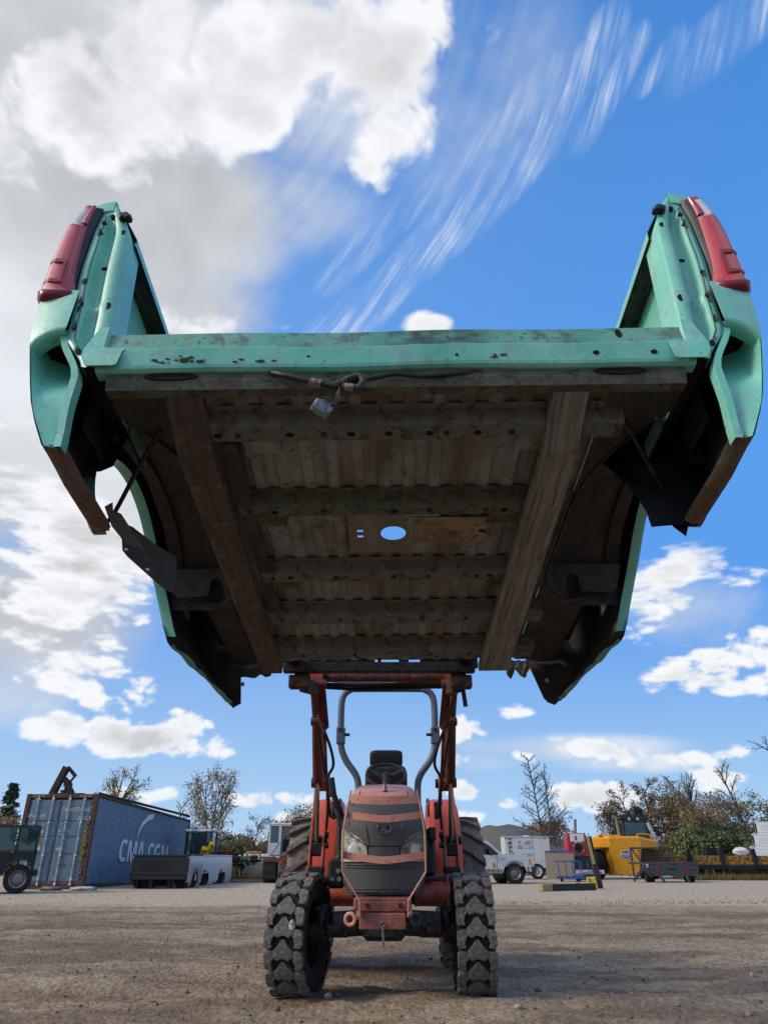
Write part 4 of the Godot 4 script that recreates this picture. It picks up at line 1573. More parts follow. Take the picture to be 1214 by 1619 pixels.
func build_lamp(bed: Node3D, sg: float) -> void:
	var lens := Node3D.new()
	lens.name = "tail_lamp"
	bed.add_child(lens, true)
	var build := func(u0: float, u1: float, lo: float, out: float, n: int, closed: bool) -> SurfaceTool:
		var st := mb()
		var rings := []
		for i in n + 1:
			var u := lerpf(u0, u1, float(i) / n)
			var row := []
			for p: Vector2 in lamp_sec(u, lo, 1.0, out): row.append(bl(sg * p.x, u, p.y))
			rings.append(row)
		loft(st, rings, false, false, 1)
		if closed:
			for e: int in [0, n]:
				var ring: Array = rings[e]
				for k in range(1, ring.size() - 1): tri(st, ring[0], ring[k], ring[k + 1])
		return st
	commit("lamp_housing", build.call(0.272, 0.722, 0.02, -0.006, 16, true), mats.lamp_back, lens)
	commit("red_lens", build.call(0.298, 0.620, -1.0, 0.0, 16, true), mats.red_lens, lens)
	commit("reverse_lens", build.call(0.622, 0.706, 0.32, 0.0, 6, true), mats.white_lens, lens)
	# red strip inside of the white lens, top rim, lower lip
	var st := mb()
	var rings := []
	for i in 9:
		var u := lerpf(0.628, 0.722, i / 8.0)
		var b := post_out(u)
		var xo := skin_x(u) + 0.015
		rings.append([bl(sg * lerpf(b, xo, 0.22 + 0.08 * i / 8.0), u, 0.0), bl(sg * lerpf(b, xo, 0.26 + 0.08 * i / 8.0), u, -0.022), bl(sg * lerpf(b, xo, 0.42), u, -0.026), bl(sg * lerpf(b, xo, 0.43), u, 0.0)])
	loft(st, rings, false, false)
	commit("red_strip", st, mats.red_lens, lens)
	commit("lens_rim", build.call(0.706, 0.722, 0.3, 0.0, 2, true), mats.red_lens, lens)
	st = mb()
	rings = []
	for q: Array in [[0.300, 0.0], [0.292, 0.006], [0.272, -0.004], [0.268, -0.012]]:
		var row := []
		for p: Vector2 in lamp_sec(q[0], 0.0, 1.0, q[1]): row.append(bl(sg * p.x, q[0], p.y))
		rings.append(row)
	loft(st, rings, false, false)
	commit("lens_lip", st, mats.red_lens_dark, lens)
	# raised square of the lower reflector
	st = mb()
	for q: Array in [[0.332, 0.346, 0.34, 0.97], [0.424, 0.440, 0.34, 0.97], [0.346, 0.424, 0.34, 0.41]]:
		var rr := []
		for i in 3:
			var u := lerpf(q[0], q[1], i / 2.0)
			var b := post_out(u)
			var xo := skin_x(u) + 0.017
			var row := []
			for k in 5:
				var t := lerpf(q[2], q[3], k / 4.0)
				row.append(bl(sg * lerpf(b, xo, t), u, -0.0285 + 0.008 * smoothstep(0.66, 0.84, t) + 0.024 * smoothstep(0.84, 1.0, t)))
			rr.append(row)
		loft(st, rr, false, false, -1)
	commit("reflector_frame", st, mats.red_lens_dark, lens)


func build_under_side(bed: Node3D, sg: float) -> void:
	# wheel house: a tub over the arch with a rounded inner wall, open below
	var st := mb()
	var rings := []
	for i in 25:
		var a := PI * i / 24.0
		var row := []
		for k in 9:
			var t := k / 8.0
			var x := lerpf(0.985, 0.60, t)
			var shrink := sqrt(maxf(0.0, 1.0 - pow(maxf(0.0, (t - 0.55) / 0.45), 2.2) * 0.98))
			var rs := lerpf(0.492, 0.50, t)
			if cos(a) > 0.0: rs *= lerpf(1.0, 1.40, smoothstep(0.15, 0.6, t))
			var s := ARCH_C - rs * cos(a)
			x = maxf(x, minf(0.790, 0.98 - 0.385 * sqrt(maxf(0.0, 1.0 - pow(cut_b(s), 2.0)))))
			var u := -0.05 + (0.315 * pow(sin(a), 0.75)) * shrink
			if k == 0: u = maxf(u, arch_u(s) + 0.012)
			if k == 8:
				u = -0.032
				s = ARCH_C - (0.70 if cos(a) > 0.0 else 0.52) * cos(a)
				x = minf(0.790, 0.98 - 0.385 * sqrt(maxf(0.0, 1.0 - pow(cut_b(s), 2.0))))
			row.append(bl(sg * x, u, s))
		rings.append(row)
	loft(st, rings, false, false)
	# upright sheet that joins the tub to the box side
	var up := []
	for i in 25:
		var s := lerpf(0.20, 1.52, i / 24.0)
		var d := maxf(0.0, 1.0 - pow((s - ARCH_C) / 0.49, 2.0))
		up.append([bl(sg * 0.921, -0.045 + 0.29 * pow(d, 0.40), s), bl(sg * 0.921, 0.34, s)])
	loft(st, up, false, false)
	commit("wheel_house", st, mats.inner, bed)
	# rounded rim of the floor opening
	st = mb()
	var line := []
	for i in 33:
		var s := lerpf(0.245, 1.44, i / 32.0)
		line.append(bl(sg * minf(0.79, 0.98 - 0.37 * sqrt(maxf(0.0, 1.0 - pow(cut_b(s), 2.0)))), -0.034, s))
	tube(st, line, 0.0045, 6)
	commit("floor_edge", st, mats.axle, bed)
	# gusset between wheel house and front skin, with the pale plate
	st = mb()
	var g := v2([0.60, 0.0, 0.975, 0.0, 0.955, -0.10, 0.93, -0.125, 0.80, -0.115, 0.79, -0.055, 0.77, -0.04, 0.75, -0.045, 0.72, -0.12, 0.66, -0.14, 0.62, -0.10])
	if sg < 0:
		for i in g.size(): g[i].x *= -1.0
	prism(st, g, Transform3D(Basis(Vector3.RIGHT, Vector3(0, 0.9, 0.4).normalized(), Vector3(0, -0.4, 0.9).normalized()), bl(0, 0.10, 1.30)), 0.004)
	commit("liner_plate", st, mats.inner, bed)
	# double skin of the front quarter
	st = mb()
	rings = []
	for s: float in steps(1.36, 2.05, 8):
		rings.append([bl(sg * 0.82, -0.03, s), bl(sg * 0.76, -0.038, s), bl(sg * 0.70, -0.034, s)])
	loft(st, rings, false, false)
	commit("outer_floor", st, mats.inner, bed)
	if sg > 0:
		# splash liner closing the rear half of the right arch
		st = mb()
		rings = []
		for i in 17:
			var a := lerpf(PI * 0.50, PI * 1.04, i / 16.0)
			var s := ARCH_C + (ARCH_R + 0.012) * cos(a)
			var u := ARCH_U + (ARCH_R + 0.012) * sin(a)
			var x_in := 0.66 + 0.10 * smoothstep(0.55, 1.0, i / 16.0)
			var xo := skin_x(u, s) - 0.012
			rings.append([bl(xo, u, s), bl(lerpf(xo, x_in, 0.5), u + 0.004, s - 0.004), bl(x_in, u, s)])
		loft(st, rings, false, false)
		# its flat closing web, seen from behind
		prism(st, v2([0.70, 0.20, 0.93, 0.22, 0.945, 0.0, 0.91, -0.20, 0.86, -0.315, 0.83, -0.28, 0.79, -0.16, 0.74, -0.03]), Transform3D(Basis.IDENTITY, bl(0, 0, 0.418)), 0.003)
		label_part(commit("splash_liner", st, mats.black, bed), "dark splash liner still in place in the arch")


func build_bed_loose(bed: Node3D) -> void:
	# brace rods from floor to lower edge
	var st := mb()
	tube(st, curve([bl(-0.70, -0.035, 0.225), bl(-0.78, -0.115, 0.315), bl(-0.858, -0.205, 0.405), bl(-0.885, -0.232, 0.420), bl(-0.90, -0.232, 0.38)], 20), 0.007, 8)
	commit("brace_rod", st, mats.black, bed)
	st = mb()
	tube(st, curve([bl(0.63, -0.035, 0.215), bl(0.672, -0.038, 0.22), bl(0.70, -0.05, 0.245), bl(0.86, -0.175, 0.45), bl(0.882, -0.19, 0.465), bl(0.915, -0.20, 0.42)], 28), 0.007, 8)
	commit("brace_rod", st, mats.axle, bed)
	st = mb()
	tube(st, [bl(0.553, -0.045, 1.24), bl(0.87, -0.134, 1.805)], 0.0035, 6)
	commit("brace_rod", st, mats.axle, bed)
	# torn liner flap hanging at the left arch
	st = mb()
	var poly := v2([-0.02, 0.03, 0.05, 0.02, 0.16, -0.03, 0.29, -0.075, 0.305, -0.15, 0.298, -0.235, 0.292, -0.245, 0.26, -0.240, 0.21, -0.215, 0.13, -0.170, 0.05, -0.125, 0.02, -0.10, 0.01, -0.055])
	for i in poly.size(): poly[i] *= Vector2(0.60, 0.66)
	var o := bed_xf().affine_inverse() * at(193, 836, 1.93)
	var b := bed_xf().basis.inverse() * Basis(Vector3(0.80, 0.0, -0.60).normalized(), Vector3.UP, Vector3(0.60, 0.0, 0.80).normalized())
	prism(st, poly, Transform3D(b, o), 0.003)
	var flap := commit("splash_flap", st, mats.inner, bed)
	label_part(flap, "torn dark splash flap hanging loose from the left corner")
	for q: Vector2 in [Vector2(0.022, -0.062), Vector2(0.092, -0.108)]:
		var hs := mb()
		prism(hs, oval(q, 0.006, 0.004, 12), Transform3D(b, o + b * Vector3(0, 0, 0.0035)), 0.001)
		commit("torn_hole", hs, mats.paint_white, flap)
	# jagged bracket between flap and corner
	st = mb()
	prism(st, v2([-0.06, 0.055, -0.04, 0.075, -0.035, 0.05, -0.01, 0.045, 0.03, 0.0, 0.08, -0.055, 0.02, -0.045, -0.03, 0.0]), Transform3D(b, o), 0.004)
	commit("bent_bracket", st, mats.rocker, bed)
	# ragged ends past the front edge
	for q: Array in [[-0.72, 0.19], [0.62, 0.13]]:
		st = mb()
		var r := RandomNumberGenerator.new()
		r.seed = 5
		var pts := PackedVector2Array([Vector2(-q[1] * 0.5, 0.0), Vector2(q[1] * 0.5, 0.0)])
		for k in 8:
			pts.append(Vector2(q[1] * (0.5 - k / 7.0), -0.055 - r.randf_range(0.0, 0.030)))
		if q[0] < 0:
			prism(st, pts, Transform3D(Basis.IDENTITY, bl(q[0], -0.015, 2.07)), 0.006)
			commit("torn_edge", st, mats.under_green, bed)
		else:
			var rings := []
			for i in 13:
				var row := []
				for k in 9:
					row.append(bl(0.565 + 0.145 * i / 12.0 + r.randf_range(-0.003, 0.003), -0.02 - (0.075 + 0.025 * sin(i * 1.1)) * k / 8.0, 2.07 + 0.012 * sin(i * 1.9 + k * 0.5) + r.randf_range(-0.006, 0.006)))
				rings.append(row)
			loft(st, rings, false, false)
			label_part(commit("crumpled_liner", st, mats.tape, bed), "crumpled grey liner scrap at the front edge")
	# two long boards under the cross members
	for q: Array in [["long reddish brown weathered board under the left side of the raised bed", -0.592, -0.603, 0.105, 0.098, "redwood"], ["long grey brown weathered board under the right side of the raised bed", 0.488, 0.485, 0.098, 0.145, "wood"]]:
		st = mb()
		var rings := []
		var r := RandomNumberGenerator.new()
		r.seed = 3
		for i in 21:
			var t := i / 20.0
			var s := lerpf(0.068, 1.965, t)
			var cx: float = lerpf(q[1], q[2], t)
			var w: float = lerpf(q[3], q[4], t) * 0.5 + r.randf_range(-0.0012, 0.0012)
			var u := -0.116 + 0.058 * smoothstep(0.115, 0.0, t)
			rings.append([bl(cx - w, u + 0.003, s), bl(cx - w + 0.003, u, s), bl(cx + w - 0.003, u, s), bl(cx + w, u + 0.003, s), bl(cx + w, u + 0.036, s), bl(cx - w, u + 0.036, s)])
		loft(st, rings, true, true, -1)
		var o2 := commit("long_board", st, mats[q[5]])
		o2.transform = bed_xf()
		tag(o2, q[0], "board", "boards carrying the raised bed")
	build_harness()


func build_harness() -> void:
	var h := thing("wiring_harness", "black wiring loom with taped loop and dangling grey plug under the sill", "wiring loom")
	h.transform = bed_xf()
	var st := mb()
	var a := func(x: float, u: float, s: float) -> Vector3: return bl(x, u, s)
	tube(st, curve([bl(-0.345, -0.004, 0.028), bl(-0.315, -0.035, 0.004), bl(-0.252, -0.062, -0.002), bl(-0.20, -0.078, 0.0), bl(-0.155, -0.084, 0.004), bl(-0.118, -0.066, 0.004)], 30), 0.0085, 9)
	tube(st, curve([bl(-0.305, -0.002, 0.032), bl(-0.285, -0.03, 0.014), bl(-0.24, -0.052, 0.01), bl(-0.19, -0.072, 0.01), bl(-0.15, -0.074, 0.0)], 24), 0.0075, 8)
	tube(st, curve([bl(-0.155, -0.080, 0.0), bl(-0.11, -0.066, 0.004), bl(-0.05, -0.046, 0.01), bl(0.0, -0.032, 0.012), bl(0.07, -0.034, 0.02), bl(0.15, -0.022, 0.026), bl(0.25, -0.004, 0.034)], 36), 0.0068, 8)
	commit("cable", st, mats.black, h)
	st = mb()
	tube(st, curve([bl(-0.232, -0.069, -0.003), bl(-0.20, -0.079, -0.002)], 4), 0.0100, 9)
	commit("tape", st, mats.tape, h)
	st = mb()
	tube(st, curve([bl(-0.145, -0.080, -0.004), bl(-0.125, -0.066, -0.008), bl(-0.10, -0.060, -0.010), bl(-0.088, -0.076, -0.010), bl(-0.098, -0.098, -0.008), bl(-0.118, -0.100, -0.006), bl(-0.142, -0.090, -0.004)], 36), 0.0095, 9)
	commit("taped_loop", st, M("4e4a46", 0.7, 0.0, "grime", 10.0, 0.3), h)
	st = mb()
	tube(st, curve([bl(-0.112, -0.101, -0.007), bl(-0.135, -0.094, -0.005)], 4), 0.0112, 9)
	commit("tape", st, mats.tape, h)
	for k in 4:
		st = mb()
		tube(st, curve([bl(-0.150, -0.088, 0.0), bl(-0.158 + 0.002 * k, -0.11, 0.003), bl(-0.163 + 0.003 * k, -0.135, 0.002 * k), bl(-0.178 + 0.005 * k, -0.152, 0.0)], 14), 0.0016, 5)
		commit("thin_wire", st, mats.wire if k % 2 else mats.black, h)
	st = mb()
	var b := Basis.from_euler(Vector3(0.3, 0.35, -0.42))
	box(st, bl(-0.196, -0.168, 0.0), Vector3(0.052, 0.030, 0.036), b, 0.004)
	box(st, bl(-0.196, -0.168, 0.0) + b * Vector3(0, 0.016, 0), Vector3(0.026, 0.010, 0.03), b, 0.003)
	var p := commit("plug", st, mats.connector, h)
	st = mb()
	box(st, bl(-0.196, -0.168, 0.0) + b * Vector3(-0.004, -0.012, 0.017), Vector3(0.044, 0.012, 0.006), b, 0.002)
	commit("plug_face", st, mats.lens_amber, p)


# ---------- the tractor ----------
# stands at z = -6 on its front axle; t() takes x, height and distance from the camera
func t(x: float, y: float, d: float) -> Vector3:
	return Vector3(x, y, 6.0 - d)


func tread_block(poly: PackedVector2Array, R: float, h: float, inset: float) -> SurfaceTool:
	# polygon: x along the tread (metres), y across; bent round the tyre whose axis is x
	var st := mb()
	var c := Vector2.ZERO
	for p in poly: c += p
	c /= poly.size()
	var f := func(p: Vector2, r: float) -> Vector3:
		var a := p.x / R
		return Vector3(p.y, r * cos(a), r * sin(a))
	var n := poly.size()
	for i in n:
		var p := poly[i]
		var q := poly[(i + 1) % n]
		var pt := c + (p - c) * inset
		var qt := c + (q - c) * inset
		quad(st, f.call(p, R - h), f.call(q, R - h), f.call(qt, R), f.call(pt, R))
		tri(st, f.call(c, R + 0.002), f.call(pt, R), f.call(qt, R))
	return st


func front_wheel() -> Node3D:
	var w := Node3D.new()
	var side := Basis(Vector3.FORWARD, PI / 2)
	var st := mb()
	lathe(st, Transform3D(side, Vector3.ZERO), [Vector2(0.215, -0.100), Vector2(0.245, -0.122), Vector2(0.305, -0.130), Vector2(0.350, -0.122), Vector2(0.366, -0.100), Vector2(0.370, 0.0), Vector2(0.366, 0.100), Vector2(0.350, 0.122), Vector2(0.305, 0.130), Vector2(0.245, 0.122), Vector2(0.215, 0.100)], 48, false)
	var casing := MeshInstance3D.new()
	commit("tyre", st, mats.tyre_groove, w)
	var R := 0.398
	var n := 18
	var pc := TAU * R / n
	var k := pc / 0.139
	var centre := tread_block(v2([0.064 * k, -0.044, 0.050 * k, 0.0, 0.064 * k, 0.044, 0.036 * k, 0.075, 0.002 * k, 0.068, -0.026 * k, 0.038, -0.066 * k, 0.010, -0.066 * k, -0.010, -0.026 * k, -0.038, 0.002 * k, -0.068, 0.036 * k, -0.075]), R, 0.034, 0.955)
	centre.generate_normals()
	var cm := centre.commit()
	var sh := []
	for sg: float in [-1.0, 1.0]:
		var poly := v2([0.056 * k, 0.078, 0.060 * k, 0.120, 0.042 * k, 0.135, -0.040 * k, 0.135, -0.056 * k, 0.120, -0.062 * k, 0.074, -0.034 * k, 0.052, 0.000 * k, 0.076, 0.030 * k, 0.086])
		for i in poly.size(): poly[i].y *= sg
		var b := tread_block(poly, R - 0.004, 0.042, 0.955)
		b.generate_normals()
		sh.append(b.commit())
	for i in n:
		place("tread_block", cm, mats.tyre, w, Transform3D(Basis(Vector3.RIGHT, TAU * i / n), Vector3.ZERO))
		for s in 2:
			place("tread_block", sh[s], mats.tyre, w, Transform3D(Basis(Vector3.RIGHT, TAU * (i + 0.5) / n), Vector3.ZERO))
	st = mb()
	lathe(st, Transform3D(side, Vector3.ZERO), [Vector2(0.222, -0.102), Vector2(0.205, -0.096), Vector2(0.200, -0.02), Vector2(0.10, 0.02), Vector2(0.0, 0.02)], 32)
	lathe(st, Transform3D(side, Vector3.ZERO), [Vector2(0.222, 0.102), Vector2(0.205, 0.096), Vector2(0.200, -0.02)], 32)
	commit("rim", st, mats.black_steel, w)
	return w


func rear_wheel() -> Node3D:
	var w := Node3D.new()
	var side := Basis(Vector3.FORWARD, PI / 2)
	var st := mb()
	lathe(st, Transform3D(side, Vector3.ZERO), [Vector2(0.31, -0.17), Vector2(0.36, -0.205), Vector2(0.45, -0.215), Vector2(0.55, -0.205), Vector2(0.590, -0.17), Vector2(0.597, 0.0), Vector2(0.590, 0.17), Vector2(0.55, 0.205), Vector2(0.45, 0.215), Vector2(0.36, 0.205), Vector2(0.31, 0.17)], 56, false)
	commit("tyre", st, mats.tyre_dusty, w)
	for sg: float in [-1.0, 1.0]:
		var poly := v2([0.105, 0.215, 0.045, 0.215, -0.075, 0.06, -0.105, -0.015, -0.045, -0.02, -0.01, 0.05])
		for i in poly.size(): poly[i].y *= sg
		var b := tread_block(poly, 0.630, 0.045, 0.92)
		b.generate_normals()
		var mesh := b.commit()
		for i in 19:
			place("tread_block", mesh, mats.tyre_dusty, w, Transform3D(Basis(Vector3.RIGHT, TAU * (i + (0.25 if sg > 0 else -0.25)) / 19.0), Vector3.ZERO))
	st = mb()
	lathe(st, Transform3D(side, Vector3.ZERO), [Vector2(0.32, -0.17), Vector2(0.295, -0.16), Vector2(0.285, 0.0), Vector2(0.12, 0.05), Vector2(0.0, 0.05)], 32)
	lathe(st, Transform3D(side, Vector3.ZERO), [Vector2(0.32, 0.17), Vector2(0.295, 0.16), Vector2(0.285, 0.0)], 32)
	commit("rim", st, mats.red_grimy, w)
	return w


func nose(x: float, y: float) -> float:   # distance of the hood's front skin
	var a := x / 0.30
	return 5.66 + 0.10 * a * a + 0.10 * smoothstep(1.12, 1.30, y) + 0.02 * smoothstep(0.85, 0.66, y)


func nose_patch(rows: Array, off: float, n := 10) -> SurfaceTool:   # rows of [y, x left, x right]
	var st := mb()
	var rings := []
	for r: Array in rows:
		var row := []
		for k in n + 1:
			var x := lerpf(r[1], r[2], float(k) / n)
			row.append(t(x, r[0], nose(x, r[0]) - off))
		rings.append(row)
	loft(st, rings, false, false, 1)
	return st


func build_tractor() -> void:
	var tr := thing("tractor", "dusty red orange tractor with loader arms raised, facing the camera", "tractor", Vector3(0, 0, -6.0))
	# front wheels, steered a little to the left of the picture
	for q: Array in [[-0.605, 0.20], [0.638, 0.025]]:
		var w := front_wheel()
		w.name = "front_wheel"
		tr.add_child(w, true)
		w.position = t(q[0], 0.395, 5.98)
		w.rotation.y = -q[1]
	for x: float in [-0.690, 0.722]:
		var w := rear_wheel()
		w.name = "rear_wheel"
		tr.add_child(w, true)
		w.position = t(x, 0.625, 7.72)
		w.scale = Vector3(0.92, 1, 1)
	tractor_axle(tr)
	tractor_hood(tr)
	tractor_guard(tr)
	tractor_loader(tr)
	tractor_station(tr)


func tractor_axle(tr: Node3D) -> void:
	var st := mb()
	cyl(st, t(-0.36, 0.455, 5.93), t(-0.20, 0.465, 5.93), 0.083, 20)
	cyl(st, t(0.20, 0.465, 5.93), t(0.40, 0.455, 5.93), 0.083, 20)
	cyl(st, t(-0.21, 0.45, 5.95), t(0.21, 0.45, 5.95), 0.068, 18)
	box(st, t(0, 0.43, 5.97), Vector3(0.30, 0.15, 0.22), Basis.IDENTITY, 0.03)
	for s: float in [-1.0, 1.0]:
		cyl(st, t(s * 0.37, 0.46, 5.93), t(s * 0.43, 0.44, 5.96), 0.078, 16, 0.05)
		box(st, t(s * 0.445, 0.47, 5.97), Vector3(0.09, 0.17, 0.13), Basis.IDENTITY, 0.03)
		cyl(st, t(s * 0.43, 0.41, 5.97), t(s * 0.60, 0.40, 5.98), 0.07, 14)
		box(st, t(s * 0.46, 0.55, 5.98), Vector3(0.10, 0.05, 0.09), Basis(Vector3.FORWARD, 0.3 * s), 0.015)
	commit("front_axle", st, mats.axle, tr)
	st = mb()
	for s: float in [-1.0, 1.0]:
		cyl(st, t(s * 0.26, 0.40, 5.86), t(s * 0.56, 0.405, 5.90), 0.022, 10)
		cyl(st, t(s * 0.30, 0.43, 5.84), t(s * 0.40, 0.43, 5.84), 0.034, 12)
	commit("steering_rod", st, mats.rust_steel, tr)
	# gearbox, engine block and belly behind
	st = mb()
	box(st, t(0, 0.62, 6.60), Vector3(0.36, 0.34, 1.5), Basis.IDENTITY, 0.04)
	box(st, t(0, 0.86, 6.35), Vector3(0.34, 0.46, 1.0), Basis.IDENTITY, 0.04)
	cyl(st, t(-0.50, 0.62, 7.72), t(0.50, 0.62, 7.72), 0.13, 16)
	box(st, t(0, 0.66, 7.55), Vector3(0.46, 0.42, 0.7), Basis.IDENTITY, 0.05)
	commit("engine_block", st, mats.black_steel, tr)
	st = mb()   # radiator side and fuel box
	box(st, t(0.36, 0.93, 6.55), Vector3(0.10, 0.34, 0.5), Basis.IDENTITY, 0.02)
	box(st, t(0.385, 1.06, 6.3), Vector3(0.06, 0.10, 0.10), Basis.IDENTITY, 0.01)
	commit("side_tank", st, mats.black, tr)
	# steps and floor
	st = mb()
	for s: float in [-1.0, 1.0]:
		box(st, t(s * 0.50, 0.74, 7.05), Vector3(0.34, 0.03, 0.6), Basis.IDENTITY, 0.008)
	commit("foot_plate", st, mats.dull_metal, tr)


func tractor_hood(tr: Node3D) -> void:
	# hood: rounded box section swept back, rising slightly
	var st := mb()
	var rings := []
	for i in 13:
		var d := lerpf(5.79, 6.78, i / 12.0)
		var k := i / 12.0
		var w := lerpf(0.272, 0.300, k)
		var top := 1.360 + 0.115 * k - 0.075 * pow(1.0 - minf(1.0, k * 4.0), 2.0)
		var ring := []
		for j in 17:
			var a := PI * j / 16.0
			var cx := cos(a)
			var sx := sin(a)
			var x := w * signf(cx) * pow(absf(cx), 0.38)
			var y := 1.02 + (top - 1.02) * pow(sx, 0.32)
			ring.append(t(x, y, d + 0.05 * absf(x) / w * (1.0 - k)))
		rings.append(ring)
	loft(st, rings, false, false)
	# front edge down to the grille
	var lip := []
	for j in 17:
		var p: Vector3 = rings[0][j]
		lip.append(t(p.x, maxf(1.0, p.y - 0.008), nose(p.x, p.y) + 0.02))
	loft(st, [lip, rings[0]], false, false)
	var hood := commit("hood", st, mats.hood, tr)
	st = mb()
	for s: float in [-1.0, 1.0]:
		var line := []
		for i in 8: line.append(t(s * 0.185, 1.347 + 0.105 * i / 7.0 - 0.004 - 0.075 * pow(1.0 - minf(1.0, i / 7.0 * 4.0), 2.0), lerpf(5.80, 6.7, i / 7.0)))
		tube(st, line, 0.0035, 5)
	commit("hood_seam", st, mats.red_grimy, hood)
	st = mb()
	cyl(st, t(0.005, 1.352, 5.90), t(0.005, 1.395, 5.90), 0.022, 14, 0.014)
	cyl(st, t(0.005, 1.395, 5.90), t(0.005, 1.412, 5.90), 0.010, 10)
	commit("filler_cap", st, mats.dull_metal, hood)
	# side panels
	st = mb()
	for s: float in [-1.0, 1.0]:
		box(st, t(s * 0.292, 0.98, 6.32), Vector3(0.016, 0.34, 0.84), Basis.IDENTITY, 0.006)
	commit("side_panel", st, mats.plastic, tr)
	# nose shell and its parts
	commit("nose_shell", nose_patch([[1.292, -0.262, 0.262], [1.24, -0.286, 0.286], [1.10, -0.306, 0.306], [0.95, -0.312, 0.312], [0.82, -0.306, 0.306], [0.70, -0.284, 0.284], [0.655, -0.258, 0.258]], -0.012, 14), mats.plastic, tr)
	var gr := commit("upper_grille", nose_patch([[1.268, -0.255, 0.255], [1.20, -0.275, 0.275], [1.095, -0.296, 0.296], [1.07, -0.285, 0.285], [1.03, -0.235, 0.235], [0.99, -0.165, 0.165], [0.965, -0.125, 0.125]], 0.004, 14), mats.mesh, tr)
	for s: float in [-1.0, 1.0]:
		st = mb()
		tube(st, [t(s * 0.158, 1.262, nose(0.158, 1.262) - 0.006), t(s * 0.132, 1.09, nose(0.132, 1.09) - 0.006), t(s * 0.105, 0.965, nose(0.105, 0.965) - 0.006)], 0.0045, 6)
		tube(st, [t(s * 0.235, 1.255, nose(0.235, 1.25) - 0.006), t(s * 0.262, 1.10, nose(0.262, 1.1) - 0.006)], 0.004, 6)
		tube(st, [t(s * 0.296, 1.095, nose(0.296, 1.095) - 0.005), t(s * 0.235, 1.03, nose(0.235, 1.03) - 0.006), t(s * 0.165, 0.99, nose(0.165, 0.99) - 0.006), t(s * 0.125, 0.965, nose(0.12, 0.965) - 0.006)], 0.007, 6)
		commit("grille_rib", st, mats.plastic, gr)
	commit("centre_grille", nose_patch([[0.958, -0.112, 0.112], [0.90, -0.108, 0.108], [0.862, -0.112, 0.112]], 0.003, 8), mats.mesh, tr)
	commit("lower_grille", nose_patch([[0.852, -0.290, 0.290], [0.80, -0.288, 0.288], [0.72, -0.268, 0.268], [0.67, -0.244, 0.244]], 0.005, 12), mats.mesh, tr)
	for y: float in [0.842, 0.825, 0.69]:
		st = mb()
		var line := []
		for k in 9:
			var x := lerpf(-0.27, 0.27, k / 8.0)
			line.append(t(x, y, nose(x, y) - 0.008))
		tube(st, line, 0.004, 5)
		commit("grille_rib", st, mats.plastic, tr)
	for s: float in [-1.0, 1.0]:
		var rows := [[1.075, 0.275, 0.306], [1.045, 0.225, 0.310], [1.01, 0.165, 0.312], [0.965, 0.128, 0.312], [0.91, 0.118, 0.310], [0.862, 0.118, 0.308]]
		var rr := []
		for r: Array in rows: rr.append([r[0], s * r[1], s * r[2]])
		var lamp := commit("headlight", nose_patch(rr, 0.010, 8), mats.lens if s < 0 else mats.lens_amber, tr)
		st = mb()
		blob(st, t(s * 0.205, 0.935, nose(0.205, 0.935) - 0.006), Vector3(0.058, 0.052, 0.012), 5, 0.0)
		commit("bulb_bowl", st, mats.white_lens if s < 0 else mats.lens, lamp)
	# the badge: a ring with a letter inside
	st = mb()
	torus(st, Transform3D(Basis(Vector3.RIGHT, PI / 2), t(0.0, 1.078, nose(0, 1.078) - 0.012)), 0.050, 0.006, 28, 8, 0.70)
	var by := t(0.0, 1.078, nose(0, 1.078) - 0.012)
	bar(st, by + Vector3(-0.016, -0.030, 0), by + Vector3(-0.006, 0.032, 0), 0.016, 0.006, Vector3.BACK)
	bar(st, by + Vector3(-0.008, 0.0, 0), by + Vector3(0.022, 0.028, 0), 0.012, 0.006, Vector3.BACK)
	bar(st, by + Vector3(-0.010, 0.0, 0), by + Vector3(0.030, -0.026, 0), 0.013, 0.006, Vector3.BACK)
	commit("badge", st, mats.dull_metal, tr)


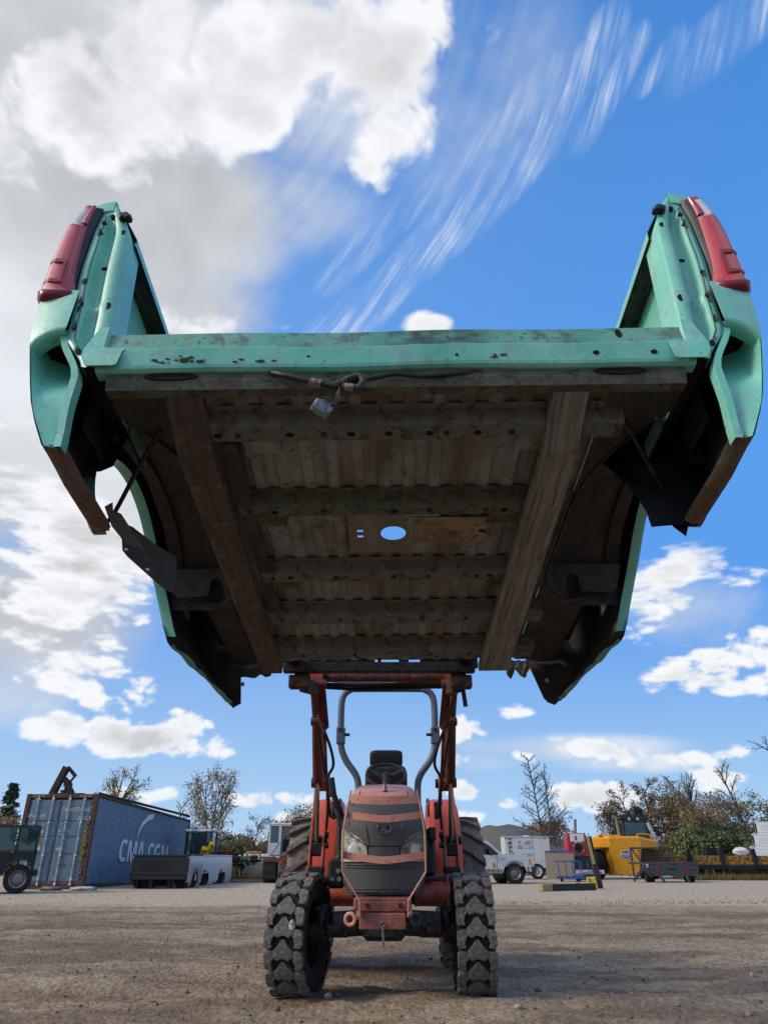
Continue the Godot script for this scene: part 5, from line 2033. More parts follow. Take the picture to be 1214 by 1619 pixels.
func tractor_guard(tr: Node3D) -> void:
	var st := mb()
	for s: float in [-1.0, 1.0]:
		var p := [t(s * 0.240, 1.325, 5.585), t(s * 0.262, 1.20, 5.545), t(s * 0.286, 1.05, 5.53), t(s * 0.288, 0.80, 5.53), t(s * 0.165, 0.625, 5.53), t(s * 0.162, 0.53, 5.545)]
		for i in 5: bar(st, p[i], p[i + 1], 0.010, 0.050, Vector3.BACK if i < 0 else Vector3.FORWARD, 0.002)
	commit("guard_upright", st, mats.hood, tr)
	for q: Array in [[1.268, 1.256, 0.056, 0.255], [1.165, 1.135, 0.046, 0.275], [0.905, 0.872, 0.046, 0.290]]:
		st = mb()
		var rings := []
		for k in 17:
			var x := lerpf(-q[3], q[3], k / 16.0)
			var a: float = absf(x) / q[3]
			var y: float = lerpf(q[1], q[0], pow(a, 1.3))
			var d := 5.50 + 0.045 * a * a
			var h: float = q[2] * 0.5
			rings.append([t(x, y + h, d), t(x, y + h, d + 0.007), t(x, y - h, d + 0.007), t(x, y - h, d)])
		loft(st, rings, true, true, -1)
		commit("guard_bar", st, mats.hood, tr)
	# push plate, tow eyes and the hanging pin
	st = mb()
	box(st, t(-0.01, 0.500, 5.585), Vector3(0.315, 0.098, 0.05), Basis.IDENTITY, 0.006)
	box(st, t(-0.01, 0.585, 5.63), Vector3(0.33, 0.06, 0.08), Basis.IDENTITY, 0.006)
	box(st, t(-0.01, 0.60, 5.80), Vector3(0.40, 0.08, 0.4), Basis.IDENTITY, 0.01)
	var plate := commit("push_plate", st, mats.bumper_red, tr)
	for s: float in [-0.112, 0.112]:
		st = mb()
		cyl(st, t(s, 0.592, 5.588), t(s, 0.592, 5.575), 0.017, 6)
		commit("bolt", st, mats.rust_steel, plate)
	for s: float in [-1.0, 1.0]:
		st = mb()
		torus(st, Transform3D(Basis(Vector3.RIGHT, PI / 2).rotated(Vector3.UP, 0.25 * s), t(s * 0.222 - 0.008, 0.510, 5.60)), 0.034, 0.013, 22, 8)
		bar(st, t(s * 0.19 - 0.008, 0.515, 5.60), t(s * 0.15 - 0.008, 0.53, 5.63), 0.04, 0.025, Vector3.UP, 0.005)
		commit("tow_eye", st, mats.hood if s < 0 else mats.axle, tr)
	st = mb()
	cyl(st, t(-0.008, 0.47, 5.555), t(-0.002, 0.345, 5.55), 0.010, 10, 0.007)
	torus(st, Transform3D(Basis(Vector3.RIGHT, PI / 2), t(-0.008, 0.485, 5.552)), 0.014, 0.005, 14, 6)
	commit("hitch_pin", st, mats.dull_metal, tr)


func tractor_loader(tr: Node3D) -> void:
	for s: float in [-1.0, 1.0]:
		# tower and its foot, seen from the front as two cheeks
		var st := mb()
		for o: float in [-0.052, 0.052]:
			var poly := v2([6.35, 0.52, 6.62, 0.52, 6.70, 0.9, 7.02, 1.40, 7.05, 1.52, 6.98, 1.58, 6.86, 1.56, 6.60, 1.18, 6.42, 0.86])
			for i in poly.size(): poly[i].x = 6.0 - poly[i].x
			prism(st, poly, Transform3D(Basis(Vector3(0, 0, 1), Vector3.UP, Vector3(-1, 0, 0)), Vector3(s * 0.555 + o + 0.007, 0, 0)), 0.014)
		commit("loader_tower", st, mats.red, tr)
		st = mb()
		cyl(st, t(s * 0.24, 0.63, 6.45), t(s * 0.60, 0.63, 6.45), 0.088, 20)
		commit("cross_tube", st, mats.red, tr)
		st = mb()
		box(st, t(s * 0.555, 0.95, 6.53), Vector3(0.10, 0.10, 0.10), Basis.IDENTITY, 0.01)
		cyl(st, t(s * 0.47, 1.02, 6.55), t(s * 0.64, 1.02, 6.55), 0.035, 14)
		cyl(st, t(s * 0.47, 1.50, 6.98), t(s * 0.64, 1.50, 6.98), 0.04, 14)
		box(st, t(s * 0.545, 0.80, 6.46), Vector3(0.13, 0.05, 0.14), Basis.IDENTITY, 0.01)
		for y: float in [0.98, 1.06]:
			cyl(st, t(s * 0.455, y, 6.50), t(s * 0.49, y, 6.50), 0.026, 6)
		commit("pivot_pin", st, mats.black_steel, tr)
		# the arm: from the tower up over a knee to the front pin
		var path := [t(s * 0.56, 1.50, 6.98), t(s * 0.535, 1.88, 6.15), t(s * 0.515, 2.03, 5.66), t(s * 0.475, 2.03, 5.1), t(s * 0.452, 1.96, 4.78)]
		st = mb()
		var rings := []
		for i in path.size():
			var d: Vector3 = (path[mini(i + 1, 4)] - path[maxi(i - 1, 0)]).normalized()
			var up := Vector3.RIGHT.cross(d).normalized()
			if up.y < 0: up = -up
			var h: float = [0.075, 0.095, 0.10, 0.085, 0.06][i]
			var w := 0.044
			rings.append([path[i] + Vector3(w, 0, 0) + up * h, path[i] + Vector3(w, 0, 0) - up * h, path[i] - Vector3(w, 0, 0) - up * h, path[i] - Vector3(w, 0, 0) + up * h])
		loft(st, rings, true, true, -1)
		commit("loader_arm", st, mats.red, tr)
		# lift cylinder with bright rod
		st = mb()
		cyl(st, t(s * 0.548, 1.47, 6.30), t(s * 0.520, 1.93, 5.70), 0.042, 16)
		cyl(st, t(s * 0.50, 1.45, 6.33), t(s * 0.60, 1.45, 6.33), 0.040, 12)
		commit("lift_cylinder", st, mats.red_grimy, tr)
		st = mb()
		cyl(st, t(s * 0.555, 1.00, 6.52), t(s * 0.548, 1.48, 6.29), 0.019, 12)
		commit("cylinder_rod", st, mats.chrome, tr)
		# tilt cylinder and links near the front
		st = mb()
		cyl(st, t(s * 0.515, 1.90, 5.75), t(s * 0.468, 1.87, 5.08), 0.032, 14)
		commit("tilt_cylinder", st, mats.black_steel, tr)
		st = mb()
		bar(st, t(s * 0.455, 1.80, 5.02), t(s * 0.475, 1.92, 4.66), 0.035, 0.045, Vector3.UP, 0.004)
		bar(st, t(s * 0.445, 1.78, 5.05), t(s * 0.405, 1.68, 5.10), 0.03, 0.04, Vector3.UP, 0.004)
		bar(st, t(s * 0.415, 1.70, 5.12), t(s * 0.43, 1.95, 4.82), 0.012, 0.07, Vector3.RIGHT, 0.003)
		cyl(st, t(s * 0.39, 1.745, 5.15), t(s * 0.51, 1.745, 5.15), 0.028, 12)
		cyl(st, t(s * 0.385, 1.93, 4.80), t(s * 0.53, 1.93, 4.80), 0.032, 12)
		commit("tilt_link", st, mats.red_grimy, tr)
		# hoses running down the arm
		st = mb()
		tube(st, curve([t(s * 0.44, 1.93, 4.86), t(s * 0.425, 1.86, 5.05), t(s * 0.47, 1.88, 5.5), t(s * 0.49, 1.80, 6.1), t(s * 0.50, 1.55, 6.6), t(s * 0.46, 1.20, 6.7)], 30), 0.012, 7)
		tube(st, curve([t(s * 0.425, 1.70, 5.30), t(s * 0.385, 1.60, 5.42), t(s * 0.37, 1.50, 5.52), t(s * 0.41, 1.44, 5.62), t(s * 0.45, 1.40, 5.8)], 24), 0.011, 7)
		tube(st, curve([t(s * 0.50, 1.86, 5.2), t(s * 0.485, 1.70, 5.6), t(s * 0.455, 1.45, 5.9), t(s * 0.45, 1.28, 6.2), t(s * 0.47, 1.1, 6.4)], 24), 0.010, 7)
		commit("hydraulic_hose", st, mats.rubber, tr)
	# torque tube between the arms, hoses and steel lines under it
	var st2 := mb()
	cyl(st2, t(-0.43, 1.992, 4.86), t(0.43, 1.992, 4.86), 0.036, 20)
	commit("torque_tube", st2, mats.red_grimy, tr)
	st2 = mb()
	for k in 4:
		var line := []
		for i in 13:
			var x := lerpf(-0.40, 0.40, i / 12.0)
			line.append(t(x, 1.962 - 0.006 * k + 0.006 * sin(x * 7.0 + k * 1.9) - 0.006 * (1.0 - absf(x) / 0.4), 4.93 + 0.02 * k))
		tube(st2, line, 0.010, 6)
	box(st2, t(0, 1.963, 4.97), Vector3(0.72, 0.025, 0.05), Basis.IDENTITY, 0.01)
	commit("hydraulic_hose", st2, mats.rubber, tr)
	# control valve and lever on the left
	st2 = mb()
	tube(st2, [t(-0.445, 1.50, 6.45), t(-0.42, 1.36, 6.45), t(-0.33, 1.16, 6.42), t(-0.335, 0.98, 6.3)], 0.024, 8)
	for k in 3:
		tube(st2, curve([t(-0.43 + 0.02 * k, 1.30, 6.46), t(-0.37, 1.18, 6.30 + 0.03 * k), t(-0.35, 0.98, 6.15), t(-0.37 + 0.03 * k, 0.74, 6.1)], 18), 0.015, 7)
	box(st2, t(-0.44, 1.40, 6.5), Vector3(0.05, 0.10, 0.05), Basis.IDENTITY, 0.01)
	box(st2, t(-0.36, 0.78, 6.12), Vector3(0.13, 0.20, 0.16), Basis.IDENTITY, 0.02)
	commit("control_valve", st2, mats.rubber, tr)
	for k in 4:
		st2 = mb()
		var p: Vector3 = [t(-0.385, 0.745, 6.02), t(-0.335, 0.745, 6.02), t(-0.345, 0.80, 6.03), t(-0.36, 0.90, 6.03)][k]
		cyl(st2, p, p + Vector3(0, 0, 0.02), 0.016, 10)
		commit("hose_coupling", st2, mats.lens_amber, tr)


func tractor_station(tr: Node3D) -> void:
	# roll bar
	var st := mb()
	var pts := [t(-0.30, 1.20, 7.76), t(-0.30, 1.53, 7.78), t(-0.335, 1.66, 7.79), t(-0.43, 1.79, 7.80), t(-0.485, 1.92, 7.80), t(-0.495, 2.08, 7.80), t(-0.495, 2.36, 7.80), t(-0.47, 2.47, 7.80), t(-0.40, 2.525, 7.80), t(-0.30, 2.535, 7.80)]
	var all := []
	for p: Vector3 in pts: all.append(p + Vector3(0.042, 0, 0))
	for i in pts.size(): all.append(Vector3(-pts[pts.size() - 1 - i].x + 0.042, pts[pts.size() - 1 - i].y, pts[pts.size() - 1 - i].z))
	tube(st, curve(all, 76), 0.036, 10)
	var rops := commit("roll_bar", st, mats.rops, tr)
	for s: float in [-1.0, 1.0]:
		st = mb()
		box(st, t(s * 0.495 + 0.042, 2.045, 7.80), Vector3(0.092, 0.17, 0.10), Basis.IDENTITY, 0.01)
		commit("hinge_plate", st, mats.rops, rops)
		st = mb()
		cyl(st, t(s * 0.46 + 0.042, 2.05, 7.76), t(s * 0.40 + 0.042, 2.05, 7.76), 0.016, 8)
		cyl(st, t(s * 0.495 + 0.042, 2.10, 7.75), t(s * 0.495 + 0.042, 2.10, 7.73), 0.02, 6)
		commit("bolt", st, mats.black_steel, rops)
	# seat
	st = mb()
	rbox(st, t(0.022, 1.80, 7.66), Vector3(0.335, 0.165, 0.09), Basis(Vector3.RIGHT, 0.15))
	var seat := commit("headrest", st, mats.vinyl, tr)
	st = mb()
	rbox(st, t(0.022, 1.50, 7.58), Vector3(0.42, 0.46, 0.13), Basis(Vector3.RIGHT, 0.15))
	commit("backrest", st, mats.vinyl, tr)
	st = mb()
	rbox(st, t(0.022, 1.18, 7.32), Vector3(0.46, 0.13, 0.5), Basis.IDENTITY)
	commit("seat", st, mats.vinyl, tr)
	# steering wheel and dash
	var tilt := Basis(Vector3.RIGHT, deg_to_rad(38))
	var c := t(0.02, 1.575, 7.0)
	st = mb()
	torus(st, Transform3D(tilt, c), 0.180, 0.015, 36, 10)
	for a: float in [PI * 0.5, PI * 1.16, PI * 1.84]:
		bar(st, c + tilt * Vector3(0, -0.03, 0), c + tilt * Vector3(cos(a) * 0.175, 0, sin(a) * 0.175), 0.05, 0.012, tilt.y, 0.004)
	cyl(st, c + tilt * Vector3(0, -0.05, 0), c + tilt * Vector3(0, 0.01, 0), 0.045, 16)
	cyl(st, c, t(0.02, 1.30, 6.82), 0.035, 12)
	commit("steering_wheel", st, mats.rubber, tr)
	st = mb()
	box(st, t(0.0, 1.36, 6.84), Vector3(0.46, 0.20, 0.12), Basis(Vector3.RIGHT, -0.35), 0.03)
	box(st, t(0.0, 1.05, 6.86), Vector3(0.40, 0.6, 0.14), Basis.IDENTITY, 0.03)
	commit("dashboard", st, mats.plastic, tr)
	# rear fenders
	for s: float in [-1.0, 1.0]:
		st = mb()
		var rings := []
		for i in 15:
			var a := lerpf(deg_to_rad(-12), deg_to_rad(128), i / 14.0)
			var r := 0.735
			var row := []
			for q: Vector2 in [Vector2(0.40, -0.30), Vector2(0.405, -0.04), Vector2(0.43, -0.012), Vector2(0.47, 0.0), Vector2(0.64, 0.0), Vector2(0.675, -0.012), Vector2(0.69, -0.045)]:
				row.append(t(s * q.x + 0.015, 0.68 + (r + q.y) * sin(a), 7.70 - (r + q.y) * cos(a) * 0.92))
			rings.append(row)
		loft(st, rings, false, false)
		var f := commit("fender", st, mats.fender, tr)
		st = mb()
		box(st, t(s * 0.47 + 0.012, 1.28, 7.10), Vector3(0.05, 0.15, 0.03), Basis.IDENTITY, 0.012)
		commit("marker_lamp", st, mats.lamp_back, f)
		st = mb()
		tube(st, curve([t(s * 0.40, 1.22, 6.98), t(s * 0.40, 1.36, 7.0), t(s * 0.40, 1.36, 7.2)], 10), 0.012, 6)
		commit("grab_rail", st, mats.rops, tr)


func build_carriage() -> void:
	# the fork carriage that carries the boards
	var c := thing("fork_carriage", "black steel fork carriage with two window slots joining loader and bed", "fork carriage", Vector3(0, 0, -4.4))
	var k := func(x: float, y: float, d: float) -> Vector3: return Vector3(x, y, 4.4 - d)
	var st := mb()
	box(st, k.call(-0.03, 2.005, 4.33), Vector3(1.18, 0.05, 0.05), Basis.IDENTITY, 0.006)
	box(st, k.call(-0.03, 1.925, 4.33), Vector3(1.16, 0.062, 0.055), Basis.IDENTITY, 0.006)
	for x: float in [-0.60, -0.40, -0.175, -0.028, 0.12, 0.34, 0.54]:
		var w := 0.022 if absf(x + 0.028) < 0.01 else 0.06
		if absf(x) > 0.15 and absf(x) < 0.5: w = 0.24
		box(st, k.call(x, 1.965, 4.335), Vector3(w, 0.08, 0.03), Basis.IDENTITY, 0.003)
	commit("frame", st, mats.black_steel, c)
	st = mb()
	for s: float in [-1.0, 1.0]:
		box(st, k.call(s * 0.49 - 0.022, 1.845, 4.36), Vector3(0.125, 0.075, 0.08), Basis.IDENTITY, 0.006)
		box(st, k.call(s * 0.475 - 0.022, 1.87, 4.38), Vector3(0.09, 0.06, 0.10), Basis.IDENTITY, 0.006)
		bar(st, k.call(s * 0.47 - 0.02, 1.84, 4.42), k.call(s * 0.45 - 0.01, 1.90, 4.80), 0.06, 0.08, Vector3.UP, 0.006)
	bar(st, k.call(0.475, 1.85, 4.39), k.call(0.495, 1.71, 4.42), 0.02, 0.02)
	commit("hook_block", st, mats.rust_steel, c)
	# fork blades lying on top of the boards, just under the bed
	for s: float in [-1.0, 1.0]:
		st = mb()
		bar(st, k.call(s * 0.52 - 0.03, 1.965, 4.30), k.call(s * 0.52 - 0.03, 2.02, 3.95), 0.09, 0.035, Vector3.UP, 0.005)
		commit("fork_blade", st, mats.black_steel, c)


# ---------- trees ----------
func branch(st: SurfaceTool, r: RandomNumberGenerator, p: Vector3, d: Vector3, length: float, rad: float, level: int, o: Dictionary, tips: Array) -> void:
	var pts := [p]
	var q := p
	var dd := d
	var n := 4 if level >= o.levels - 1 else 3
	for i in n:
		dd = (dd + Vector3(r.randf_range(-1, 1), r.randf_range(-0.6, 1.0) * o.rise, r.randf_range(-1, 1)) * o.wander).normalized()
		q += dd * length / n
		pts.append(q)
	tube(st, pts, rad, 5 if level >= o.levels - 1 else 3, rad * (0.45 if level > 0 else 0.3))
	if level <= 1:
		for i in range(1, pts.size()): tips.append(pts[i])
	if level <= 0:
		return
	var kids: int = o.kids[clampi(o.levels - level, 0, o.kids.size() - 1)]
	for k in kids:
		var t := lerpf(o.first if level == o.levels else 0.25, 1.0, (k + r.randf() * 0.7) / kids)
		var f := t * n
		var i := mini(int(f), n - 1)
		var at_p: Vector3 = pts[i].lerp(pts[i + 1], f - i)
		var along: Vector3 = (pts[i + 1] - pts[i]).normalized()
		var side := along.cross(Vector3(r.randf_range(-1, 1), r.randf_range(-1, 1), r.randf_range(-1, 1))).normalized()
		var nd := (along * cos(o.angle) + side * sin(o.angle)).normalized()
		var taper := lerpf(1.0, o.top, t) if level == o.levels else lerpf(1.0, 0.6, t)
		branch(st, r, at_p, nd, length * o.shrink * taper * r.randf_range(0.7, 1.15), maxf(rad * 0.45, 0.0055), level - 1, o, tips)


func leaf_mesh(pts: Array, r: RandomNumberGenerator, per: int, spread: float, size: float, cols: Array) -> ArrayMesh:
	var v := PackedVector3Array()
	var nn := PackedVector3Array()
	var cc := PackedColorArray()
	for p: Vector3 in pts:
		var base: Color = cols[r.randi() % cols.size()]
		for k in per:
			var c := p + Vector3(r.randfn(0, spread), r.randfn(0, spread * 0.8), r.randfn(0, spread))
			var a := Vector3(r.randf_range(-1, 1), r.randf_range(-1, 1), r.randf_range(-1, 1)).normalized()
			var b := a.cross(Vector3(r.randf_range(-1, 1), r.randf_range(-1, 1), r.randf_range(-1, 1))).normalized()
			var s := size * r.randf_range(0.6, 1.3)
			var nrm := a.cross(b)
			var col: Color = base.lerp(cols[r.randi() % cols.size()], 0.4) * r.randf_range(0.7, 1.2)
			for w: Vector3 in [c - a * s, c + b * s * 0.6, c + a * s, c - a * s, c + a * s, c - b * s * 0.6]:
				v.append(w); nn.append(nrm); cc.append(col)
	var arr := []
	arr.resize(Mesh.ARRAY_MAX)
	arr[Mesh.ARRAY_VERTEX] = v
	arr[Mesh.ARRAY_NORMAL] = nn
	arr[Mesh.ARRAY_COLOR] = cc
	var m := ArrayMesh.new()
	m.add_surface_from_arrays(Mesh.PRIMITIVE_TRIANGLES, arr)
	return m


func leaf_mat() -> StandardMaterial3D:
	if not mats.has("leaf"):
		var m := M("ffffff", 0.8, 0.0, "")
		m.vertex_color_use_as_albedo = true
		m.backlight_enabled = true
		m.backlight = Color(0.35, 0.35, 0.25)
		mats.leaf = m
	return mats.leaf


func tree(called: String, label: String, px: float, dist: float, top_py: float, seed_n: int, kind: Dictionary, lean := Vector3.ZERO) -> Node3D:
	var top := at(px, top_py, dist)
	var pos := Vector3(top.x, -0.05, -dist)
	var h := top.y + 0.05
	var r := RandomNumberGenerator.new()
	r.seed = seed_n
	var o := {"levels": 3, "kids": [9, 5, 4], "angle": 0.75, "shrink": 0.45, "first": 0.3, "top": 0.4, "wander": 0.16, "rise": 0.8, "rad": 0.022, "per": 0, "spread": 0.2, "size": 0.07, "cols": [Color(0.3, 0.25, 0.1)], "trunks": 1, "bark": "bark", "keep": 1.0}
	o.merge(kind, true)
	var node := thing(called, label, "tree", pos)
	var st := mb()
	var tips := []
	for k in o.trunks:
		var d := (Vector3(0, 1, 0) + lean + (Vector3(r.randf_range(-0.35, 0.35), 0, r.randf_range(-0.2, 0.2)) if o.trunks > 1 else Vector3.ZERO)).normalized()
		branch(st, r, Vector3(0.25 * k * (o.trunks - 1) * 0.4, 0, 0), d, h * 0.93, h * o.rad, o.levels, o, tips)
	var highest := 0.1
	for p: Vector3 in tips: highest = maxf(highest, p.y)
	var f := clampf(h / highest, 0.6, 1.6)
	commit("trunk", st, mats[o.bark], node).scale = Vector3.ONE * f
	if o.per > 0:
		var few := []
		for p: Vector3 in tips:
			if r.randf() < o.keep: few.append(p * f)
		tips = few
		place("crown", leaf_mesh(tips, r, o.per, o.spread, o.size, o.cols), leaf_mat(), node)
	return node


func spruce(label: String, px: float, dist: float, top_py: float, seed_n: int, w: float) -> void:
	var top := at(px, top_py, dist)
	var node := thing("spruce_tree", label, "tree", Vector3(top.x, 0, -dist))
	var r := RandomNumberGenerator.new()
	r.seed = seed_n
	var st := mb()
	tube(st, [Vector3.ZERO, Vector3(0, top.y, 0)], 0.13, 6, 0.02)
	var pts := []
	var y := 0.5
	while y < top.y:
		var k := 1.0 - y / top.y
		for i in 7:
			var a := r.randf() * TAU
			var l := w * (0.18 + k) * r.randf_range(0.55, 1.1)
			var e := Vector3(cos(a) * l, y - l * 0.10 + 0.12, sin(a) * l)
			tube(st, [Vector3(0, y, 0), e], 0.018, 3, 0.005)
			for j in 6:
				pts.append(Vector3(0, y, 0).lerp(e, 0.2 + 0.8 * j / 5.0))
		y += 0.24
	commit("trunk", st, mats.bark, node)
	place("crown", leaf_mesh(pts, r, 9, 0.09, 0.09, [Color(0.045, 0.075, 0.05), Color(0.06, 0.095, 0.06), Color(0.035, 0.06, 0.045)]), leaf_mat(), node)


func bush(called: String, label: String, px: float, dist: float, top_py: float, w: float, seed_n: int, cols: Array, dens := 150) -> void:
	# a full crown: many leaf clumps through an uneven volume, on a few stems
	var top := at(px, top_py, dist)
	var node := thing(called, label, "tree", Vector3(top.x, 0, -dist))
	var r := RandomNumberGenerator.new()
	r.seed = seed_n
	var h := top.y * 1.08
	var st := mb()
	for k in 5:
		var e := Vector3(r.randf_range(-0.5, 0.5) * w, h * r.randf_range(0.6, 0.95), r.randf_range(-0.4, 0.4) * w)
		tube(st, [Vector3(e.x * 0.1, 0, e.z * 0.1), e * Vector3(0.4, 0.5, 0.4), e], 0.07, 4, 0.015)
	commit("trunk", st, mats.bark, node)
	var lumps := []
	for k in 16: lumps.append([Vector3(r.randf_range(-0.75, 0.75) * w, h * r.randf_range(0.25, 0.80), r.randf_range(-0.5, 0.5) * w), r.randf_range(0.16, 0.34) * minf(w, h * 0.6)])
	lumps.append([Vector3(0, h * 0.80, 0), h * 0.18])
	var pts := []
	for l: Array in lumps:
		for i in dens / 6:
			var d := Vector3(r.randfn(), r.randfn() * 0.8, r.randfn()).normalized() * pow(r.randf(), 0.45)
			var p: Vector3 = l[0] + d * l[1] * 1.5
			if p.y > 0.1: pts.append(p)
	place("crown", leaf_mesh(pts, r, 14, 0.22, 0.105, cols), leaf_mat(), node)


func build_trees() -> void:
	var tan := [Color(0.30, 0.23, 0.12), Color(0.24, 0.20, 0.10), Color(0.36, 0.27, 0.14)]
	var olive := [Color(0.15, 0.14, 0.06), Color(0.20, 0.17, 0.07), Color(0.12, 0.13, 0.055)]
	var rusty := [Color(0.24, 0.13, 0.07), Color(0.19, 0.12, 0.07), Color(0.27, 0.18, 0.09)]
	var dark := [Color(0.05, 0.07, 0.035), Color(0.07, 0.085, 0.04), Color(0.04, 0.055, 0.03)]
	var gold := [Color(0.36, 0.24, 0.07), Color(0.30, 0.19, 0.06), Color(0.24, 0.18, 0.06)]
	var green := [Color(0.12, 0.17, 0.045), Color(0.09, 0.13, 0.04), Color(0.17, 0.20, 0.06)]
	var airy := {"per": 2, "keep": 0.16, "spread": 0.16, "size": 0.06, "levels": 4, "kids": [11, 6, 4, 3], "wander": 0.11, "shrink": 0.48, "angle": 0.62, "rise": 0.7, "first": 0.22, "top": 0.45, "rad": 0.016}
	var bare := {"levels": 4, "kids": [16, 6, 4, 2], "wander": 0.10, "shrink": 0.42, "angle": 0.7, "rise": 0.6, "rad": 0.013}
	# left side
	spruce("dark green spruce at the far left behind the off-roader", 24, 52, 1238, 11, 1.15)
	spruce("small dark spruce tip showing beside the bent bracket on the container", 108, 60, 1236, 12, 0.9)
	tree("sparse_tree", "thin tree with few tan leaves rising behind the container roof", 164, 56, 1212, 21, airy.merged({"cols": tan, "size": 0.07, "trunks": 2}, true))
	tree("sparse_tree", "tall airy tree with yellow tan leaves left of the tractor", 338, 45, 1206, 22, airy.merged({"cols": tan, "trunks": 4, "per": 2, "angle": 0.5, "kids": [9, 6, 4, 3], "bark": "bark_pale", "rad": 0.012}, true))
	tree("sparse_tree", "spreading grey tree with thin leaves behind the pavilion roof", 402, 58, 1288, 23, airy.merged({"cols": rusty, "per": 1, "first": 0.12, "shrink": 0.6, "top": 0.6, "kids": [12, 6, 4, 3]}, true))
	tree("bare_tree", "small bare tree behind the far end of the container", 283, 70, 1262, 24, bare)
	bush("golden_tree", "golden autumn tree just over the left rear tyre", 478, 74, 1276, 3.0, 31, gold)
	bush("brown_shrub", "brown leafy shrub at the left edge behind the off-roader", 6, 48, 1285, 1.1, 32, tan, 60)
	for q: Array in [[352, 1318, "olive scrub left of the pavilion behind the implements", olive, 33], [385, 1326, "tan scrub in the middle behind the implements", tan + rusty, 34]]:
		bush("scrub", q[2], q[0], 72, q[1], 3.2, q[4], q[3], 130)
	# right side
	tree("bare_tree", "taller of the two slim bare trees right of the tractor", 848, 52, 1190, 41, bare.merged({"levels": 3, "kids": [30, 8, 4], "shrink": 0.40, "first": 0.20, "angle": 1.0, "rise": 0.5, "rad": 0.010, "wander": 0.07, "top": 0.22}, true), Vector3(-0.07, 0, 0))
	tree("bare_tree", "shorter slim bare tree standing right beside the taller one", 868, 52, 1206, 42, bare.merged({"levels": 3, "kids": [28, 8, 4], "shrink": 0.42, "first": 0.22, "angle": 0.95, "rise": 0.5, "rad": 0.009, "wander": 0.07, "top": 0.22}, true), Vector3(0.01, 0, 0))
	bush("russet_tree", "round russet tree behind the white generator and bare trees", 866, 78, 1297, 3.2, 43, rusty)
	tree("sparse_tree", "thin tree with a dark green tuft on top behind the red heater", 962, 68, 1270, 44, airy.merged({"cols": rusty, "size": 0.08}, true))
	bush("pine_crown", "small dark green crown standing above the thin tree behind the heater", 960, 69, 1266, 0.9, 45, dark, 36)
	bush("rust_tree", "reddish brown tree left of the forklift cab", 990, 74, 1292, 2.6, 46, rusty, 110)
	tree("sparse_tree", "tall thin brown leafed tree behind the forklift mast", 1016, 70, 1234, 47, airy.merged({"cols": rusty, "size": 0.09, "trunks": 2, "keep": 0.22}, true))
	bush("olive_tree", "big olive crown right behind the forklift mast", 1056, 72, 1250, 4.2, 48, olive + rusty, 260)
	bush("rust_tree", "tan brown crown between the two olive crowns at the right", 1088, 70, 1280, 3.8, 49, tan + rusty, 210)
	bush("olive_tree", "olive brown crown left of the leaning bare tree", 1122, 74, 1262, 4.2, 50, olive + rusty, 230)
	bush("evergreen_shrub", "dark evergreen shrub mass behind the flatbed trailer", 1125, 60, 1304, 3.4, 51, dark, 220)
	bush("green_shrub", "bright green shrub behind the dark roll cage buggy", 1088, 56, 1318, 1.6, 52, green, 100)
	bush("green_shrub", "mid green shrub at the right behind the trailer beam", 1160, 58, 1318, 2.2, 53, dark + green, 130)
	bush("olive_tree", "olive crown at the far right above the stacked white beds", 1198, 76, 1262, 4.0, 54, olive, 220)
	bush("scrub", "brown scrub behind the red heater and forklift tyre", 925, 80, 1328, 4.6, 55, rusty + tan, 150)
	bush("scrub", "grey brown brush at the right end behind the stacked beds", 1180, 64, 1326, 3.4, 56, rusty + olive, 150)
	tree("bare_tree", "upright bare tree above the olive crowns", 1085, 75, 1218, 57, bare.merged({"first": 0.4, "angle": 0.45, "trunks": 3}, true))
	tree("bare_tree", "bent bare tree leaning left beside the stacked white beds", 1178, 50, 1198, 58, bare.merged({"kids": [10, 6, 4, 3], "first": 0.45, "angle": 0.7, "per": 1, "keep": 0.12, "cols": tan, "spread": 0.1, "size": 0.04}, true), Vector3(-0.16, 0, 0))
	tree("bare_tree", "near tree reaching twiggy branches in from the right edge", 1234, 34, 1090, 59, bare.merged({"kids": [15, 7, 4, 3], "first": 0.3, "angle": 0.9, "shrink": 0.42, "per": 1, "keep": 0.12, "cols": rusty, "spread": 0.10, "size": 0.035}, true))
	# the far wood that closes the horizon
	var r := RandomNumberGenerator.new()
	r.seed = 314
	var n := FastNoiseLite.new()
	n.seed = 3
	n.frequency = 0.05
	var pts := []
	for i in 5200:
		var x := r.randf_range(-110.0, 110.0)
		var h := 2.6 + 2.2 * n.get_noise_1d(x) + 0.7 * n.get_noise_1d(x * 6.0)
		pts.append(Vector3(x, h * pow(r.randf(), 0.7), -104.0 - r.randf() * 8.0))
	tag(place("distant_wood", leaf_mesh(pts, r, 7, 0.42, 0.24, olive + rusty + tan), leaf_mat()), "far brown and olive wood along the horizon", "wood", "", "stuff")


